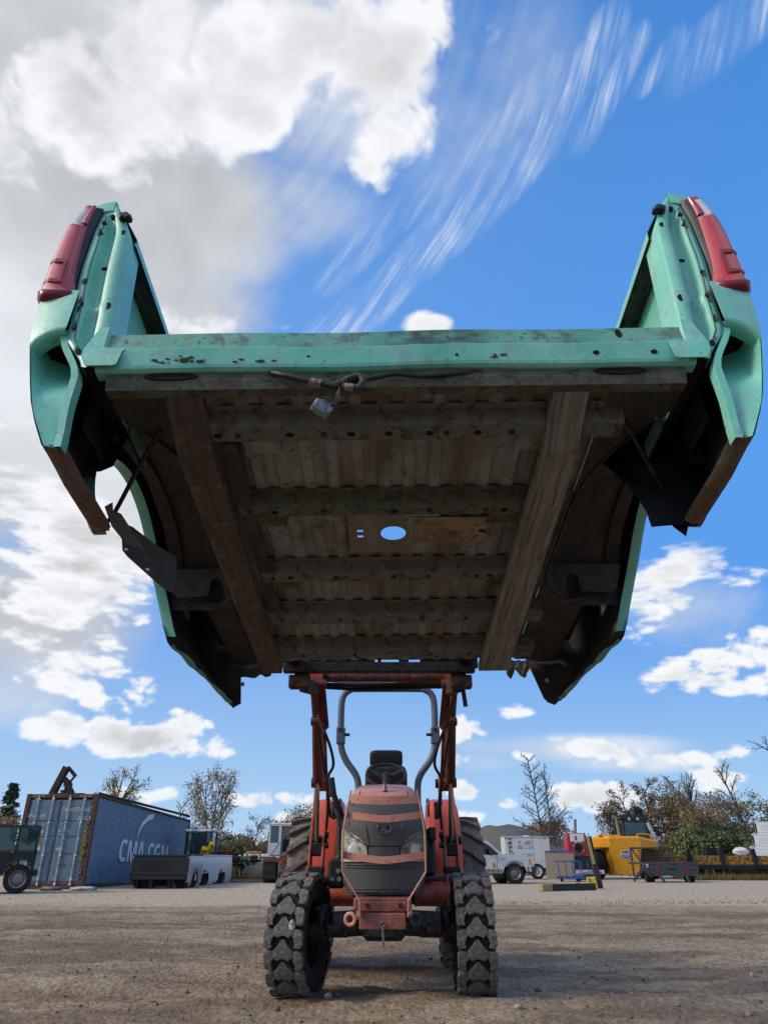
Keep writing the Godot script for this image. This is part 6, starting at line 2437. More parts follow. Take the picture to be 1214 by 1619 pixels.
# ---------- left background ----------
func wheel_mesh(parent: Node, p: Vector3, r: float, w: float, axis: Vector3, rim: Material, called := "wheel") -> void:
	var y := axis.normalized()
	var x := y.cross(Vector3.UP).normalized()
	var xf := Transform3D(Basis(x, y, x.cross(y)), p)
	var st := mb()
	lathe(st, xf, [Vector2(r * 0.62, -w * 0.5), Vector2(r * 0.93, -w * 0.5), Vector2(r, -w * 0.36), Vector2(r, w * 0.36), Vector2(r * 0.93, w * 0.5), Vector2(r * 0.62, w * 0.5)], 26)
	var o := commit(called, st, mats.rubber, parent)
	st = mb()
	lathe(st, xf, [Vector2(0, -w * 0.2), Vector2(r * 0.5, -w * 0.2), Vector2(r * 0.64, -w * 0.46), Vector2(r * 0.64, w * 0.46), Vector2(r * 0.58, w * 0.40), Vector2(r * 0.45, w * 0.22), Vector2(r * 0.30, w * 0.34), Vector2(r * 0.12, w * 0.40), Vector2(0, w * 0.40)], 22)
	commit("rim", st, rim, o)
	for k in 8:
		var a := TAU * k / 8.0
		var s2 := mb()
		cyl(s2, xf * Vector3(cos(a) * r * 0.46, w * 0.22, sin(a) * r * 0.46), xf * Vector3(cos(a) * r * 0.46, w * 0.26, sin(a) * r * 0.46), r * 0.055, 8)
		commit("rim_hole", s2, mats.hole, o)


func side_frame(p: Vector3, turn: float) -> Transform3D:
	return Transform3D(Basis(Vector3.UP, turn), p)


func pane(parent: Node, called: String, poly: PackedVector2Array, xf: Transform3D, m: Material, d := 0.02) -> MeshInstance3D:
	var st := mb()
	prism(st, poly, xf, d)
	return commit(called, st, m, parent)


func text_part(parent: Node, called: String, s: String, size: float, xf: Transform3D, m: Material, sx := 1.0, bold := true) -> void:
	var o := place(called, text_mesh(s, size, bold), m, parent, xf)
	o.scale *= Vector3(sx, 1, 1)


func build_left() -> void:
	build_container()
	build_offroader()
	build_left_beds()
	build_left_far()


func build_container() -> void:
	var c := thing("shipping_container", "tall blue shipping container with white lettering and rusty door frame", "container", Vector3(-9.72, 0.0, -26.1))
	c.rotation_degrees = Vector3(-1.3, -1.0, 0)
	var W := 2.44
	var Hh := 2.88
	var L := 12.2
	var blue := LM(layered(512, H("5f7b92"), [[H("46647c"), 0.012, 0.5, 0.1, 0.8], [H("6f8798"), 0.02, 0.60, 0.08, 0.7], [H("5a4438"), 0.02, 0.78, 0.05, 0.7], [H("3c5266"), 0.01, 0.68, 0.1, 0.5]], 61, 0.04), 0.55, Vector3(1.6, 0.35, 1.6), 0.1)
	var door_m := LM(layered(512, H("5d7182"), [[H("697d8c"), 0.006, 0.5, 0.15, 0.7], [H("4c5d70"), 0.012, 0.62, 0.1, 0.6], [H("5a4438"), 0.02, 0.76, 0.05, 0.8]], 62, 0.04), 0.55, Vector3.ONE * 0.8, 0.1)
	var rust := LM(layered(256, H("4d342a"), [[H("3a2a26"), 0.02, 0.5, 0.1, 0.8], [H("6e422c"), 0.03, 0.6, 0.08, 0.8], [H("40536a"), 0.02, 0.7, 0.06, 0.6]], 63, 0.06), 0.85, Vector3.ONE * 1.2, 0.3)
	# corrugated walls
	var st := mb()
	for s: float in [0.0, -W]:
		var rings := []
		var z := 0.16
		var up := false
		var zs := []
		while z < L - 0.12:
			zs.append([z, 0.0]); zs.append([z + 0.07, 0.0]); zs.append([z + 0.137, 0.036]); zs.append([z + 0.207, 0.036])
			z += 0.274
		for q: Array in zs:
			var x: float = s - (0.02 + q[1]) if s == 0.0 else s + 0.02 + q[1]
			rings.append([Vector3(x, 0.16, -q[0]), Vector3(x, Hh - 0.10, -q[0])])
		loft(st, rings, false, false, -1)
	box(st, Vector3(-W / 2, Hh / 2, -L + 0.06), Vector3(W - 0.2, Hh - 0.2, 0.04))
	commit("side_wall", st, blue, c)
	st = mb()
	box(st, Vector3(-W / 2, Hh - 0.05, -L / 2), Vector3(W - 0.04, 0.03, L - 0.1))
	commit("roof", st, blue, c)
	# frame
	for q: Array in [[0.0, 0.0], [-W, 0.0], [0.0, -L], [-W, -L]]:
		st = mb()
		box(st, Vector3(q[0] + (0.07 if q[0] < 0 else -0.07), Hh / 2, q[1] + (-0.07 if q[1] == 0.0 else 0.07)), Vector3(0.15, Hh, 0.15), Basis.IDENTITY, 0.01)
		commit("corner_post", st, rust, c)
	for x: float in [-0.04, -W + 0.04]:
		st = mb()
		box(st, Vector3(x, Hh - 0.04, -L / 2), Vector3(0.07, 0.08, L - 0.3))
		box(st, Vector3(x, 0.08, -L / 2), Vector3(0.07, 0.16, L - 0.3))
		commit("side_rail", st, rust, c)
	st = mb()
	box(st, Vector3(-W / 2, Hh - 0.07, -0.06), Vector3(W - 0.3, 0.13, 0.12), Basis.IDENTITY, 0.01)
	var head := commit("door_header", st, rust, c)
	st = mb()
	box(st, Vector3(-W / 2, 0.09, -0.06), Vector3(W - 0.3, 0.16, 0.12), Basis.IDENTITY, 0.01)
	commit("door_sill", st, rust, c)
	for side: float in [-0.42, -W + 0.42]:
		for k in 5:
			st = mb()
			prism(st, v2([0, 0, 0.05, 0, 0.08, 0.07, 0.03, 0.07]), Transform3D(Basis.IDENTITY, Vector3(side + 0.085 * (k - 2.5), Hh - 0.10, 0.001)), 0.003)
			commit("hazard_stripe", st, M("b5a064", 0.7, 0.0, "grime", 3.0), head)
	# doors: four panels high each, with locking rods
	for dx: float in [0.0, 1.0]:
		var x0 := -W + 0.16 + dx * 1.07
		var door := Node3D.new()
		door.name = "door"
		c.add_child(door, true)
		st = mb()
		box(st, Vector3(x0 + 0.53, Hh / 2 - 0.01, -0.055), Vector3(1.04, Hh - 0.34, 0.04), Basis.IDENTITY, 0.006)
		commit("door_leaf", st, door_m, door)
		for r: Array in [[0.20, 0.98], [1.02, 1.50], [1.54, 1.98], [2.02, 2.70]]:
			st = mb()
			box(st, Vector3(x0 + 0.53, (r[0] + r[1]) * 0.5, -0.028), Vector3(0.94, r[1] - r[0] - 0.04, 0.03), Basis.IDENTITY, 0.02)
			commit("panel", st, door_m, door)
		for k in 2:
			var x := x0 + 0.28 + 0.50 * k
			st = mb()
			cyl(st, Vector3(x, 0.10, 0.025), Vector3(x, Hh - 0.05, 0.025), 0.021, 8)
			for y: float in [0.14, 0.28, 1.0, 1.98, Hh - 0.16]: box(st, Vector3(x, y, 0.02), Vector3(0.085, 0.07, 0.05), Basis.IDENTITY, 0.01)
			commit("locking_rod", st, mats.white_dull, door)
		for k in 2:
			st = mb()
			box(st, Vector3(x0 + 0.36 + 0.40 * k, 0.74, 0.02), Vector3(0.16, 0.05, 0.03), Basis(Vector3.BACK, 0.3), 0.01)
			commit("handle", st, mats.dull_metal, door)
		if dx > 0:
			st = mb()
			box(st, Vector3(x0 + 0.97, 1.35, -0.005), Vector3(0.13, 1.05, 0.012))
			commit("yellow_strip", st, M("8d8440", 0.8, 0.0, "grime", 1.5), door)
			st = mb()
			for y: float in [0.5, 1.05, 1.3, 2.0]: box(st, Vector3(x0 + 1.03, y, 0.01), Vector3(0.12, 0.14, 0.05), Basis.IDENTITY, 0.01)
			commit("hinge", st, M("8d7446", 0.85, 0.0, "grime", 2.0), door)
	var paint: Material = M("cfd4d8", 0.7, 0.0, "grime", 1.6)
	var f := func(x: float, y: float) -> Transform3D: return Transform3D(Basis.IDENTITY, Vector3(x, y, -0.010))
	text_part(c, "lettering", "CMAU", 0.145, f.call(-0.90, 2.38), paint)
	text_part(c, "lettering", "507667", 0.145, f.call(-0.40, 2.38), paint)
	text_part(c, "lettering", "45G1", 0.145, f.call(-0.36, 2.10), paint)
	text_part(c, "lettering", "CMA CGM", 0.105, f.call(-2.02, 2.20), paint)
	text_part(c, "lettering", "MAX  30 480", 0.05, f.call(-0.98, 1.72), paint)
	text_part(c, "lettering", "TARE", 0.05, f.call(-1.06, 1.60), paint)
	for q: Array in [[-1.72, 1.70, 0.10, 0.045], [-1.72, 1.22, 0.085, 0.13], [-1.00, 1.18, 0.13, 0.035]]:
		st = mb()
		prism(st, oval(Vector2(q[0], q[1]), q[2], q[3], 20), Transform3D(Basis.IDENTITY, Vector3(0, 0, -0.012)), 0.004)
		commit("label_plate", st, paint, c)
	for q: Array in [[-1.96, 2.28, 0.3], [-1.74, 2.10, 0.3]]:
		st = mb()
		tube(st, curve([Vector3(q[0] - 0.10, q[1] + (0.0 if q[1] > 2.2 else 0.03), -0.008), Vector3(q[0], q[1] + (0.05 if q[1] > 2.2 else -0.02), -0.008), Vector3(q[0] + 0.12, q[1] + 0.04, -0.008)], 8), 0.010, 4)
		commit("logo_stroke", st, paint, c)
	# big lettering along the right side
	var sb := Basis(Vector3(0, 0, -1), Vector3.UP, Vector3.RIGHT)
	text_part(c, "lettering", "CMA CGM", 0.74, Transform3D(sb, Vector3(-0.012, 1.22, -6.0)), mats.paint_white, 1.30)
	pane(c, "logo_stroke", v2([-0.95, -0.55, -0.88, -0.30, -0.55, 0.02, 0.10, 0.30, 0.75, 0.42, 0.80, 0.62, 0.05, 0.50, -0.60, 0.18, -0.92, -0.18]), Transform3D(sb, Vector3(-0.018, 2.12, -5.6)), mats.paint_white, 0.006)
	# dark bent bracket and pipes on the roof
	var br := thing("steel_bracket", "bent dark steel bracket shaped like an A on the container roof", "bracket", Vector3(-11.25, 2.88, -26.7))
	st = mb()
	bar(st, Vector3(-0.28, 0.0, 0), Vector3(0.06, 0.92, 0), 0.20, 0.24, Vector3.BACK, 0.01)
	commit("upright", st, mats.rust_steel, br)
	st = mb()
	bar(st, Vector3(0.06, 0.55, 0.02), Vector3(0.42, 0.05, 0.0), 0.14, 0.16, Vector3.BACK, 0.01)
	bar(st, Vector3(0.10, 0.92, 0), Vector3(0.42, 0.62, 0), 0.10, 0.14, Vector3.BACK, 0.01)
	bar(st, Vector3(0.42, 0.64, 0), Vector3(0.24, 0.40, 0), 0.05, 0.10, Vector3.BACK, 0.01)
	commit("brace", st, mats.rust_steel, br)
	st = mb()
	box(st, Vector3(0.3, 0.03, 0), Vector3(1.1, 0.05, 0.3), Basis.IDENTITY, 0.01)
	commit("base_plate", st, mats.rust_steel, br)
	for q: Array in [["long dark steel pipe along the right edge of the container roof", Vector3(-10.0, 2.95, -27.0), Vector3(-9.0, 2.66, -36.0), 0.05], ["second thinner steel pipe lying beside the long one on the roof", Vector3(-10.3, 2.93, -27.4), Vector3(-9.6, 2.58, -36.8), 0.035], ["short rusty beam lying across the container roof", Vector3(-10.9, 2.94, -28.6), Vector3(-9.9, 2.90, -28.9), 0.07]]:
		st = mb()
		cyl(st, q[1], q[2], q[3], 8)
		tag(commit("steel_pipe", st, mats.rust_steel), q[0], "pipe", "scrap on the container roof")
	# rubbish at the foot of the doors
	for q: Array in [[80, 1408, 0.35, "grey rag heap on the gravel at the container doors"], [132, 1408, 0.42, "pale crumpled sheet on the gravel by the container corner"]]:
		var p := ground_at(q[0], q[1])
		st = mb()
		blob(st, Vector3(0, 0.04, 0), Vector3(q[2], 0.07, 0.25), 5, 0.35)
		var o := commit("crumpled_sheet", st, mats.white_dull if q[0] > 100 else mats.tape)
		o.position = p
		tag(o, q[3], "litter")


func build_offroader() -> void:
	var j := thing("off_roader", "black off-roader with grey green hardtop cut off by the left edge", "off-roader", Vector3(-9.98, 0, -22.8), 0.44)
	var top_m := M("2c342f", 0.5, 0.0, "patch", 1.0)
	var body_m := M("14161a", 0.3, 0.0, "patch", 1.0)
	# local x: 0 at the rear, front to the left; z: 0 is the near side, body goes back 1.5 m
	var xf := Transform3D(Basis.IDENTITY, Vector3(0, 0, -1.5))
	var st := mb()
	prism(st, v2([0.0, 0.50, 0.02, 1.02, -1.9, 1.06, -3.3, 1.02, -3.35, 0.50, -2.95, 0.48, -2.8, 0.80, -2.3, 0.80, -2.15, 0.48, -0.78, 0.48, -0.70, 0.72, -0.50, 0.84, -0.20, 0.84, -0.06, 0.70]), xf, 1.5)
	commit("body", st, body_m, j)
	# hardtop as a frame: roof, pillars, lower band
	st = mb()
	prism(st, v2([0.02, 1.70, -0.02, 1.76, -1.75, 1.78, -1.85, 1.70]), xf.translated(Vector3(0, 0, 0.02)), 1.46)
	for q: Array in [[0.02, 0.0, -0.06, 0.02], [-0.50, -0.50, -0.58, -0.58], [-1.22, -1.22, -1.30, -1.30], [-1.80, -2.05, -2.13, -1.88]]:
		for z: float in [1.42, 0.03]:
			prism(st, v2([q[0], 1.71, q[1] , 1.03, q[2], 1.03, q[3] - (0.06 if q[0] == 0.02 else 0.0), 1.71]), xf.translated(Vector3(0, 0, z)), 0.05)
	prism(st, v2([0.02, 1.02, 0.02, 1.10, -0.55, 1.10, -0.55, 1.02]), xf.translated(Vector3(0, 0, 1.42)), 0.05)
	commit("hardtop", st, top_m, j)
	for q: Array in [[-0.07, -0.49], [-0.60, -1.20], [-1.32, -1.95]]:
		pane(j, "window", v2([q[0], 1.12, q[0], 1.68, q[1], 1.68, q[1], 1.06]), xf.translated(Vector3(0, 0, 1.44)), mats.dark_glass if q[0] < -1.0 else mats.tint, 0.008)
	st = mb()
	for z: float in [1.5, -0.09]:
		prism(st, v2([0.0, 0.66, -0.10, 0.80, -0.24, 0.92, -0.54, 0.92, -0.70, 0.78, -0.78, 0.52, -0.72, 0.52, -0.66, 0.74, -0.52, 0.86, -0.22, 0.86, -0.06, 0.66]), xf.translated(Vector3(0, 0, z)), 0.09)
	commit("fender_flare", st, top_m, j)
	for x: float in [-0.36, -2.55]:
		for z: float in [-0.08, -1.42]:
			wheel_mesh(j, Vector3(x, 0.37, z), 0.37, 0.24, Vector3(0, 0, 1 if z > -0.5 else -1), mats.dull_metal)
	st = mb()
	box(st, Vector3(0.06, 0.52, -0.75), Vector3(0.14, 0.16, 1.5), Basis.IDENTITY, 0.02)
	commit("bumper", st, mats.black, j)
	st = mb()
	box(st, Vector3(0.05, 1.30, -0.06), Vector3(0.06, 0.22, 0.10), Basis(Vector3.BACK, 0.3), 0.01)
	commit("rear_lamp", st, M("a8863a", 0.4, 0.0, "fine", 3.0), j)
	st = mb()
	box(st, Vector3(-0.62, 0.98, 0.01), Vector3(0.14, 0.03, 0.03), Basis.IDENTITY, 0.01)
	commit("door_handle", st, mats.black_steel, j)


func truck_bed(label: String, skin: Material, gate: bool, gate_m: Material, at_p: Vector3, turn: float, group := "") -> Node3D:
	# rear end at z = 0 facing +z, 1.86 wide, 2.1 long, standing on its lower edge
	var b := thing("truck_bed", label, "truck bed", at_p, turn, group)
	var W := 0.93
	for s: float in [-1.0, 1.0]:
		var st := mb()
		var low := func(t: float) -> float:
			var d := 0.44 * 0.44 - (t - 1.02) * (t - 1.02)
			var base := lerpf(0.20, 0.06, smoothstep(0.0, 0.5, t)) if t < 1.0 else 0.02
			return maxf(base, 0.12 + sqrt(maxf(0.0, d)) if d > 0.0 else base)
		var zs := steps(0.0, 0.578, 6)
		for k in 13: zs.append(1.02 - 0.44 * cos(PI * k / 12.0) * 0.9999)
		zs.append_array(steps(1.462, 2.1, 6))
		for off: float in [0.0, 0.035]:
			var rr := []
			for z: float in zs:
				var lo: float = low.call(z)
				var row := []
				for k in 9:
					var u := lerpf(lo, 0.98, k / 8.0)
					var bulge := 0.05 * pow(maxf(0.0, sin(PI * clampf(u / 1.0, 0, 1))), 0.7) - 0.05 * smoothstep(0.2, 0.0, u)
					var rear := -0.03 * pow(maxf(0.0, 1.0 - z / 0.12), 2.0)
					row.append(Vector3(s * (W - 0.02 + bulge + rear - off), u, -z - (0.05 * smoothstep(0.6, 1.0, u) if z < 0.01 else 0.0)))
				rr.append(row)
			loft(st, rr, false, false)
		var o := commit("bedside", st, skin, b)
		st = mb()
		var rings := []
		for k in 15:
			var a := lerpf(0.02, PI - 0.02, k / 14.0)
			var r := 0.45
			var row := []
			for q: Vector2 in [Vector2(0.0, 0.0), Vector2(0.018, 0.02), Vector2(0.018, 0.06), Vector2(0.0, 0.075)]:
				row.append(Vector3(s * (W + 0.012 + q.x), 0.12 + (r + q.y - 0.01) * sin(a) * 0.95, -(1.02 + (r + q.y - 0.01) * cos(a))))
			rings.append(row)
		loft(st, rings, false, false)
		commit("arch_flare", st, gate_m if gate else skin, o)
		st = mb()
		box(st, Vector3(s * (W - 0.03), 1.0, -1.05), Vector3(0.11, 0.04, 2.1), Basis.IDENTITY, 0.012)
		commit("top_rail", st, gate_m if gate else skin, b)
		if gate:
			st = mb()
			box(st, Vector3(s * (W - 0.04), 0.70, 0.01), Vector3(0.10, 0.40, 0.04), Basis.IDENTITY, 0.015)
			commit("tail_lamp", st, mats.black, b)
		st = mb()
		lathe(st, Transform3D(Basis(Vector3.BACK, PI / 2), Vector3(s * (W - 0.28), 0.14, -1.02)), [Vector2(0.43, -0.2), Vector2(0.44, 0.2), Vector2(0.40, 0.22)], 24)
		commit("wheel_house", st, mats.inner, b)
	var st := mb()
	box(st, Vector3(0, 0.42, -1.05), Vector3(1.76, 0.03, 2.06))
	commit("floor", st, mats.inner if gate else skin, b)
	st = mb()
	box(st, Vector3(0, 0.68, -2.07), Vector3(1.76, 0.54, 0.03))
	commit("front_panel", st, skin, b)
	if gate:
		st = mb()
		box(st, Vector3(0, 0.68, 0.0), Vector3(1.70, 0.56, 0.05), Basis.IDENTITY, 0.012)
		box(st, Vector3(0, 0.98, 0.0), Vector3(1.72, 0.05, 0.07), Basis.IDENTITY, 0.012)
		var g := commit("tailgate", st, gate_m, b)
		for k in 13:
			st = mb()
			box(st, Vector3(-0.62 + 0.075 * k, 0.70, 0.028), Vector3(0.035, 0.32, 0.02), Basis.IDENTITY, 0.008)
			commit("rib", st, gate_m, g)
		st = mb()
		box(st, Vector3(0, 0.33, 0.0), Vector3(1.76, 0.12, 0.08), Basis.IDENTITY, 0.02)
		commit("lower_sill", st, gate_m, b)
		for x: float in [-0.80, -0.3, 0.3, 0.80]:
			st = mb()
			box(st, Vector3(x, 0.16, -0.2 - 0.3 * absf(x)), Vector3(0.12, 0.32, 0.2), Basis.IDENTITY, 0.01)
			commit("support", st, mats.black, b)
	return b


func build_left_beds() -> void:
	var silver := M("a9aeb8", 0.3, 0.3, "fine", 1.0)
	var charcoal := M("17181b", 0.5, 0.0, "patch", 1.2)
	truck_bed("black tailgated pickup bed on the gravel beside the blue container", silver, true, charcoal, Vector3(-7.33, 0.0, -26.2), 0.02, "spare pickup beds on the ground at the left")
	truck_bed("white pickup bed directly behind the black tailgate bed", M("c9d0dc", 0.3, 0.1, "fine", 1.0), false, charcoal, Vector3(-7.62, 0.0, -28.6), -0.12, "spare pickup beds on the ground at the left")
	truck_bed("white pickup bed farthest back in the row left of the tractor", M("d3d8e0", 0.3, 0.1, "fine", 1.0), false, charcoal, Vector3(-7.50, 0.0, -30.9), -0.15, "spare pickup beds on the ground at the left")


func build_left_far() -> void:
	# yellow loader with a glazed cab behind the beds
	var y := thing("backhoe_loader", "yellow backhoe loader with pale roofed glass cab behind the pickup beds", "backhoe", Vector3(-8.15, 0, -35.2))
	var st := mb()
	for x: float in [-0.55, 0.55]:
		for z: float in [-0.5, 0.5]: box(st, Vector3(x, 1.45, z), Vector3(0.07, 1.0, 0.07), Basis.IDENTITY, 0.01)
	commit("cab_frame", st, mats.black, y)
	st = mb()
	box(st, Vector3(0, 2.0, 0), Vector3(1.3, 0.12, 1.25), Basis.IDENTITY, 0.04)
	box(st, Vector3(-0.1, 2.12, 0.3), Vector3(0.7, 0.12, 0.3), Basis.IDENTITY, 0.03)
	commit("roof", st, mats.white_dull, y)
	for q: Array in [[Vector3(0, 1.5, 0.5), Vector3(1.05, 0.9, 0.01)], [Vector3(0.55, 1.5, 0), Vector3(0.01, 0.9, 0.95)], [Vector3(0, 1.5, -0.5), Vector3(1.05, 0.9, 0.01)]]:
		st = mb()
		box(st, q[0], q[1])
		commit("window", st, mats.glass, y)
	st = mb()
	box(st, Vector3(0, 0.7, 0.2), Vector3(1.3, 0.7, 2.2), Basis.IDENTITY, 0.06)
	bar(st, Vector3(0.5, 1.0, 0.9), Vector3(0.75, 1.5, 1.2), 0.14, 0.2)
	bar(st, Vector3(0.3, 0.9, 1.0), Vector3(0.5, 1.3, 1.4), 0.2, 0.2)
	commit("body", st, mats.yellow, y)
	st = mb()
	rbox(st, Vector3(0, 1.15, 0), Vector3(0.4, 0.5, 0.4))
	commit("seat", st, mats.black, y)
	for x: float in [-0.75, 0.75]:
		for z: float in [-0.6, 0.9]: wheel_mesh(y, Vector3(x, 0.5, z), 0.5, 0.3, Vector3(signf(x), 0, 0), mats.yellow)
	# implements in a row
	var rows := [[352, "implement_red", "red topped black hitch implement at the left end of the implement row", 1.25], [371, "black", "plain black hitch frame second in the implement row", 1.15], [384, "implement_green", "green implement with slanting arm in the implement row", 1.0], [399, "yellow", "yellow fork frame standing in the implement row", 1.2], [411, "black", "small dark implement next to the gravel heap", 0.85], [343, "black", "dark implement half hidden behind the last white bed", 1.15], [423, "implement_red", "low red frame behind the gravel heap", 0.8]]
	for q: Array in rows:
		var p := at(q[0], 1380, 38.0)
		var m := thing("implement", q[2], "implement", Vector3(p.x, 0, -38.0), 0.0, "farm implements parked behind the beds")
		var h: float = q[3]
		st = mb()
		for x: float in [-0.32, 0.32]: box(st, Vector3(x, h * 0.5, 0), Vector3(0.09, h, 0.09), Basis.IDENTITY, 0.01)
		box(st, Vector3(0, h - 0.05, 0), Vector3(0.73, 0.10, 0.12), Basis.IDENTITY, 0.02)
		box(st, Vector3(0, h * 0.55, 0), Vector3(0.6, 0.08, 0.08), Basis.IDENTITY, 0.01)
		commit("frame", st, mats[q[1]], m)
		for x: float in [-0.2, 0.0, 0.2]:
			st = mb()
			tube(st, curve([Vector3(x, h * 0.55, 0.02), Vector3(x * 1.1, h * 0.3, 0.35), Vector3(x, 0.05, 0.15)], 8), 0.03, 5)
			commit("tine", st, mats.black, m)
		st = mb()
		box(st, Vector3(0.05, h * 0.75, 0.1), Vector3(0.35, 0.28, 0.3), Basis.IDENTITY, 0.05)
		commit("gearbox", st, mats.black_steel, m)
		if q[1] == "implement_green":
			st = mb()
			bar(st, Vector3(0.05, 0.75, 0.3), Vector3(0.62, 0.15, 0.4), 0.07, 0.09)
			commit("arm", st, mats.implement_green, m)
		if q[0] == 399:
			st = mb()
			box(st, Vector3(-0.2, 0.2, 0.3), Vector3(0.4, 0.3, 0.25), Basis.IDENTITY, 0.03)
			commit("toolbox", st, mats.yellow, m)
	st = mb()
	blob(st, Vector3.ZERO, Vector3(1.15, 0.75, 0.9), 7, 0.16)
	var heap := commit("gravel_heap", st, LM(layered(256, H("5f5a55"), [[H("47433f"), 0.06, 0.5, 0.1, 0.8], [H("8b857d"), 0.1, 0.66, 0.05, 0.8]], 66, 0.2), 0.95, Vector3.ONE * 1.5, 0.6))
	heap.position = Vector3(at(421, 1385, 36).x, 0.0, -36.0)
	tag(heap, "small grey gravel heap beside the white yard truck", "gravel heap")
	# a low concrete edge with stones
	st = mb()
	box(st, Vector3(-6.0, 0.05, -33.3), Vector3(5.6, 0.12, 0.2), Basis.IDENTITY, 0.02)
	tag(commit("kerb", st, mats.tape), "low pale concrete edge in front of the implements", "kerb")
	# white tarp covered trailer
	var wv := thing("white_trailer", "low white covered trailer behind the implements", "trailer", Vector3(at(418, 1370, 42).x, 0, -42))
	st = mb()
	box(st, Vector3(0, 0.95, 0), Vector3(2.6, 0.35, 1.2), Basis.IDENTITY, 0.08)
	commit("cover", st, mats.white_dull, wv)
	st = mb()
	box(st, Vector3(0, 0.6, 0), Vector3(2.5, 0.2, 1.1), Basis.IDENTITY, 0.02)
	commit("bed", st, mats.implement_red, wv)
	for x: float in [-0.7, 0.7]: wheel_mesh(wv, Vector3(x, 0.35, 0.6), 0.35, 0.2, Vector3(0, 0, 1), mats.white_dull)
	# yard truck with tall white cab
	var k := thing("yard_truck", "white yard truck cab with rusty deck beside the left rear tyre", "yard truck", Vector3(-4.35, 0, -34.0))
	var cab := Node3D.new()
	cab.name = "cab"
	k.add_child(cab, true)
	st = mb()
	# left wall with window opening, right half open door
	box(st, Vector3(-0.46, 1.05, 0.6), Vector3(0.10, 0.2, 0.05))
	for q: Array in [[-0.50, 1.62, 0.08, 1.16], [-0.06, 1.62, 0.10, 1.16], [0.52, 1.62, 0.07, 1.16]]: box(st, Vector3(q[0], q[1], 0.6), Vector3(q[2], q[3], 0.06), Basis.IDENTITY, 0.008)
	box(st, Vector3(-0.28, 1.26, 0.6), Vector3(0.40, 0.46, 0.055))
	box(st, Vector3(0, 2.18, 0.6), Vector3(1.12, 0.06, 0.07))
	box(st, Vector3(0, 2.22, -0.05), Vector3(1.16, 0.06, 1.4), Basis.IDENTITY, 0.02)
	box(st, Vector3(-0.52, 1.62, -0.05), Vector3(0.05, 1.16, 1.3))
	box(st, Vector3(0.52, 1.3, -0.05), Vector3(0.05, 0.5, 1.3))
	box(st, Vector3(0, 1.62, -0.68), Vector3(1.1, 1.16, 0.05))
	box(st, Vector3(0, 1.02, -0.05), Vector3(1.1, 0.06, 1.3))
	commit("shell", st, mats.white, cab)
	pane(cab, "window", v2([-0.44, 1.50, -0.12, 1.50, -0.12, 2.10, -0.44, 2.10]), Transform3D(Basis.IDENTITY, Vector3(0, 0, 0.60)), mats.glass, 0.008)
	st = mb()
	rbox(st, Vector3(0.22, 1.35, 0.0), Vector3(0.42, 0.6, 0.45))
	torus(st, Transform3D(Basis(Vector3.RIGHT, 0.6), Vector3(0.25, 1.65, 0.35)), 0.17, 0.02, 18, 6)
	commit("seat", st, mats.black, cab)
	st = mb()
	cyl(st, Vector3(0.45, 2.25, 0.4), Vector3(0.45, 2.38, 0.4), 0.06, 10, 0.04)
	commit("beacon", st, M("e0641c", 0.3, 0.0, ""), cab)
	st = mb()
	box(st, Vector3(0.25, 0.84, 0.9), Vector3(1.6, 0.16, 1.6), Basis.IDENTITY, 0.02)
	box(st, Vector3(0.45, 1.0, 1.2), Vector3(0.7, 0.18, 0.7), Basis(Vector3.RIGHT, 0.2), 0.03)
	commit("deck", st, M("7d4a34", 0.8, 0.0, "grime", 1.0, 0.3), k)
	st = mb()
	box(st, Vector3(-0.45, 0.93, 1.1), Vector3(0.6, 0.06, 0.7), Basis.IDENTITY, 0.01)
	commit("deck_plate", st, mats.grey_steel, k)
	for x: float in [-0.30, 0.75]:
		st = mb()
		box(st, Vector3(x, 0.46, 1.62), Vector3(0.52, 0.58, 0.02))
		commit("mud_flap", st, mats.black, k)
		wheel_mesh(k, Vector3(x, 0.45, 1.2), 0.45, 0.5, Vector3(1, 0, 0), mats.black_steel)
	st = mb()
	cyl(st, Vector3(0.16, 0.78, 1.70), Vector3(0.16, 0.78, 1.73), 0.06, 12)
	commit("tail_lamp", st, mats.red_lens, k)
	st = mb()
	bar(st, Vector3(-0.40, 1.0, 0.75), Vector3(-0.06, 1.5, 0.66), 0.025, 0.025)
	commit("grab_rail", st, mats.black, k)
	# open pavilion with a brown hip roof
	var pv := thing("pavilion", "open sided pavilion with dark brown hip roof behind the yard truck", "pavilion", Vector3(-13.1, 0, -98.0))
	st = mb()
	var e := [Vector3(-3.2, 2.0, 2.0), Vector3(3.2, 2.0, 2.0), Vector3(3.2, 2.0, -2.0), Vector3(-3.2, 2.0, -2.0)]
	var ra := Vector3(-1.0, 3.15, 0)
	var rb := Vector3(1.0, 3.15, 0)
	quad(st, e[0], e[1], rb, ra)
	quad(st, e[2], e[3], ra, rb)
	tri(st, e[1], e[2], rb)
	tri(st, e[3], e[0], ra)
	quad(st, e[0], e[3], e[2], e[1])
	var roof := commit("roof", st, M("4a3d3a", 0.8, 0.0, "patch", 0.5), pv)
	for i in 17:
		var x := lerpf(-3.1, 3.1, i / 16.0)
		st = mb()
		var top_x := clampf(x, -1.0, 1.0)
		var k2 := 1.0 - maxf(0.0, absf(x) - 1.0) / 2.2
		bar(st, Vector3(x, 2.02, 2.0), Vector3(lerpf(x, top_x, 0.0), 2.02 + 1.13 * k2, 2.0 - 2.0 * k2), 0.03, 0.04)
		commit("seam", st, M("3f3432", 0.7, 0.0, ""), roof)
	for x: float in [-2.9, -0.95, 0.95, 2.9]:
		for z: float in [1.8, -1.8]:
			st = mb()
			box(st, Vector3(x, 1.0, z), Vector3(0.16, 2.0, 0.16))
			commit("post", st, mats.bark, pv)


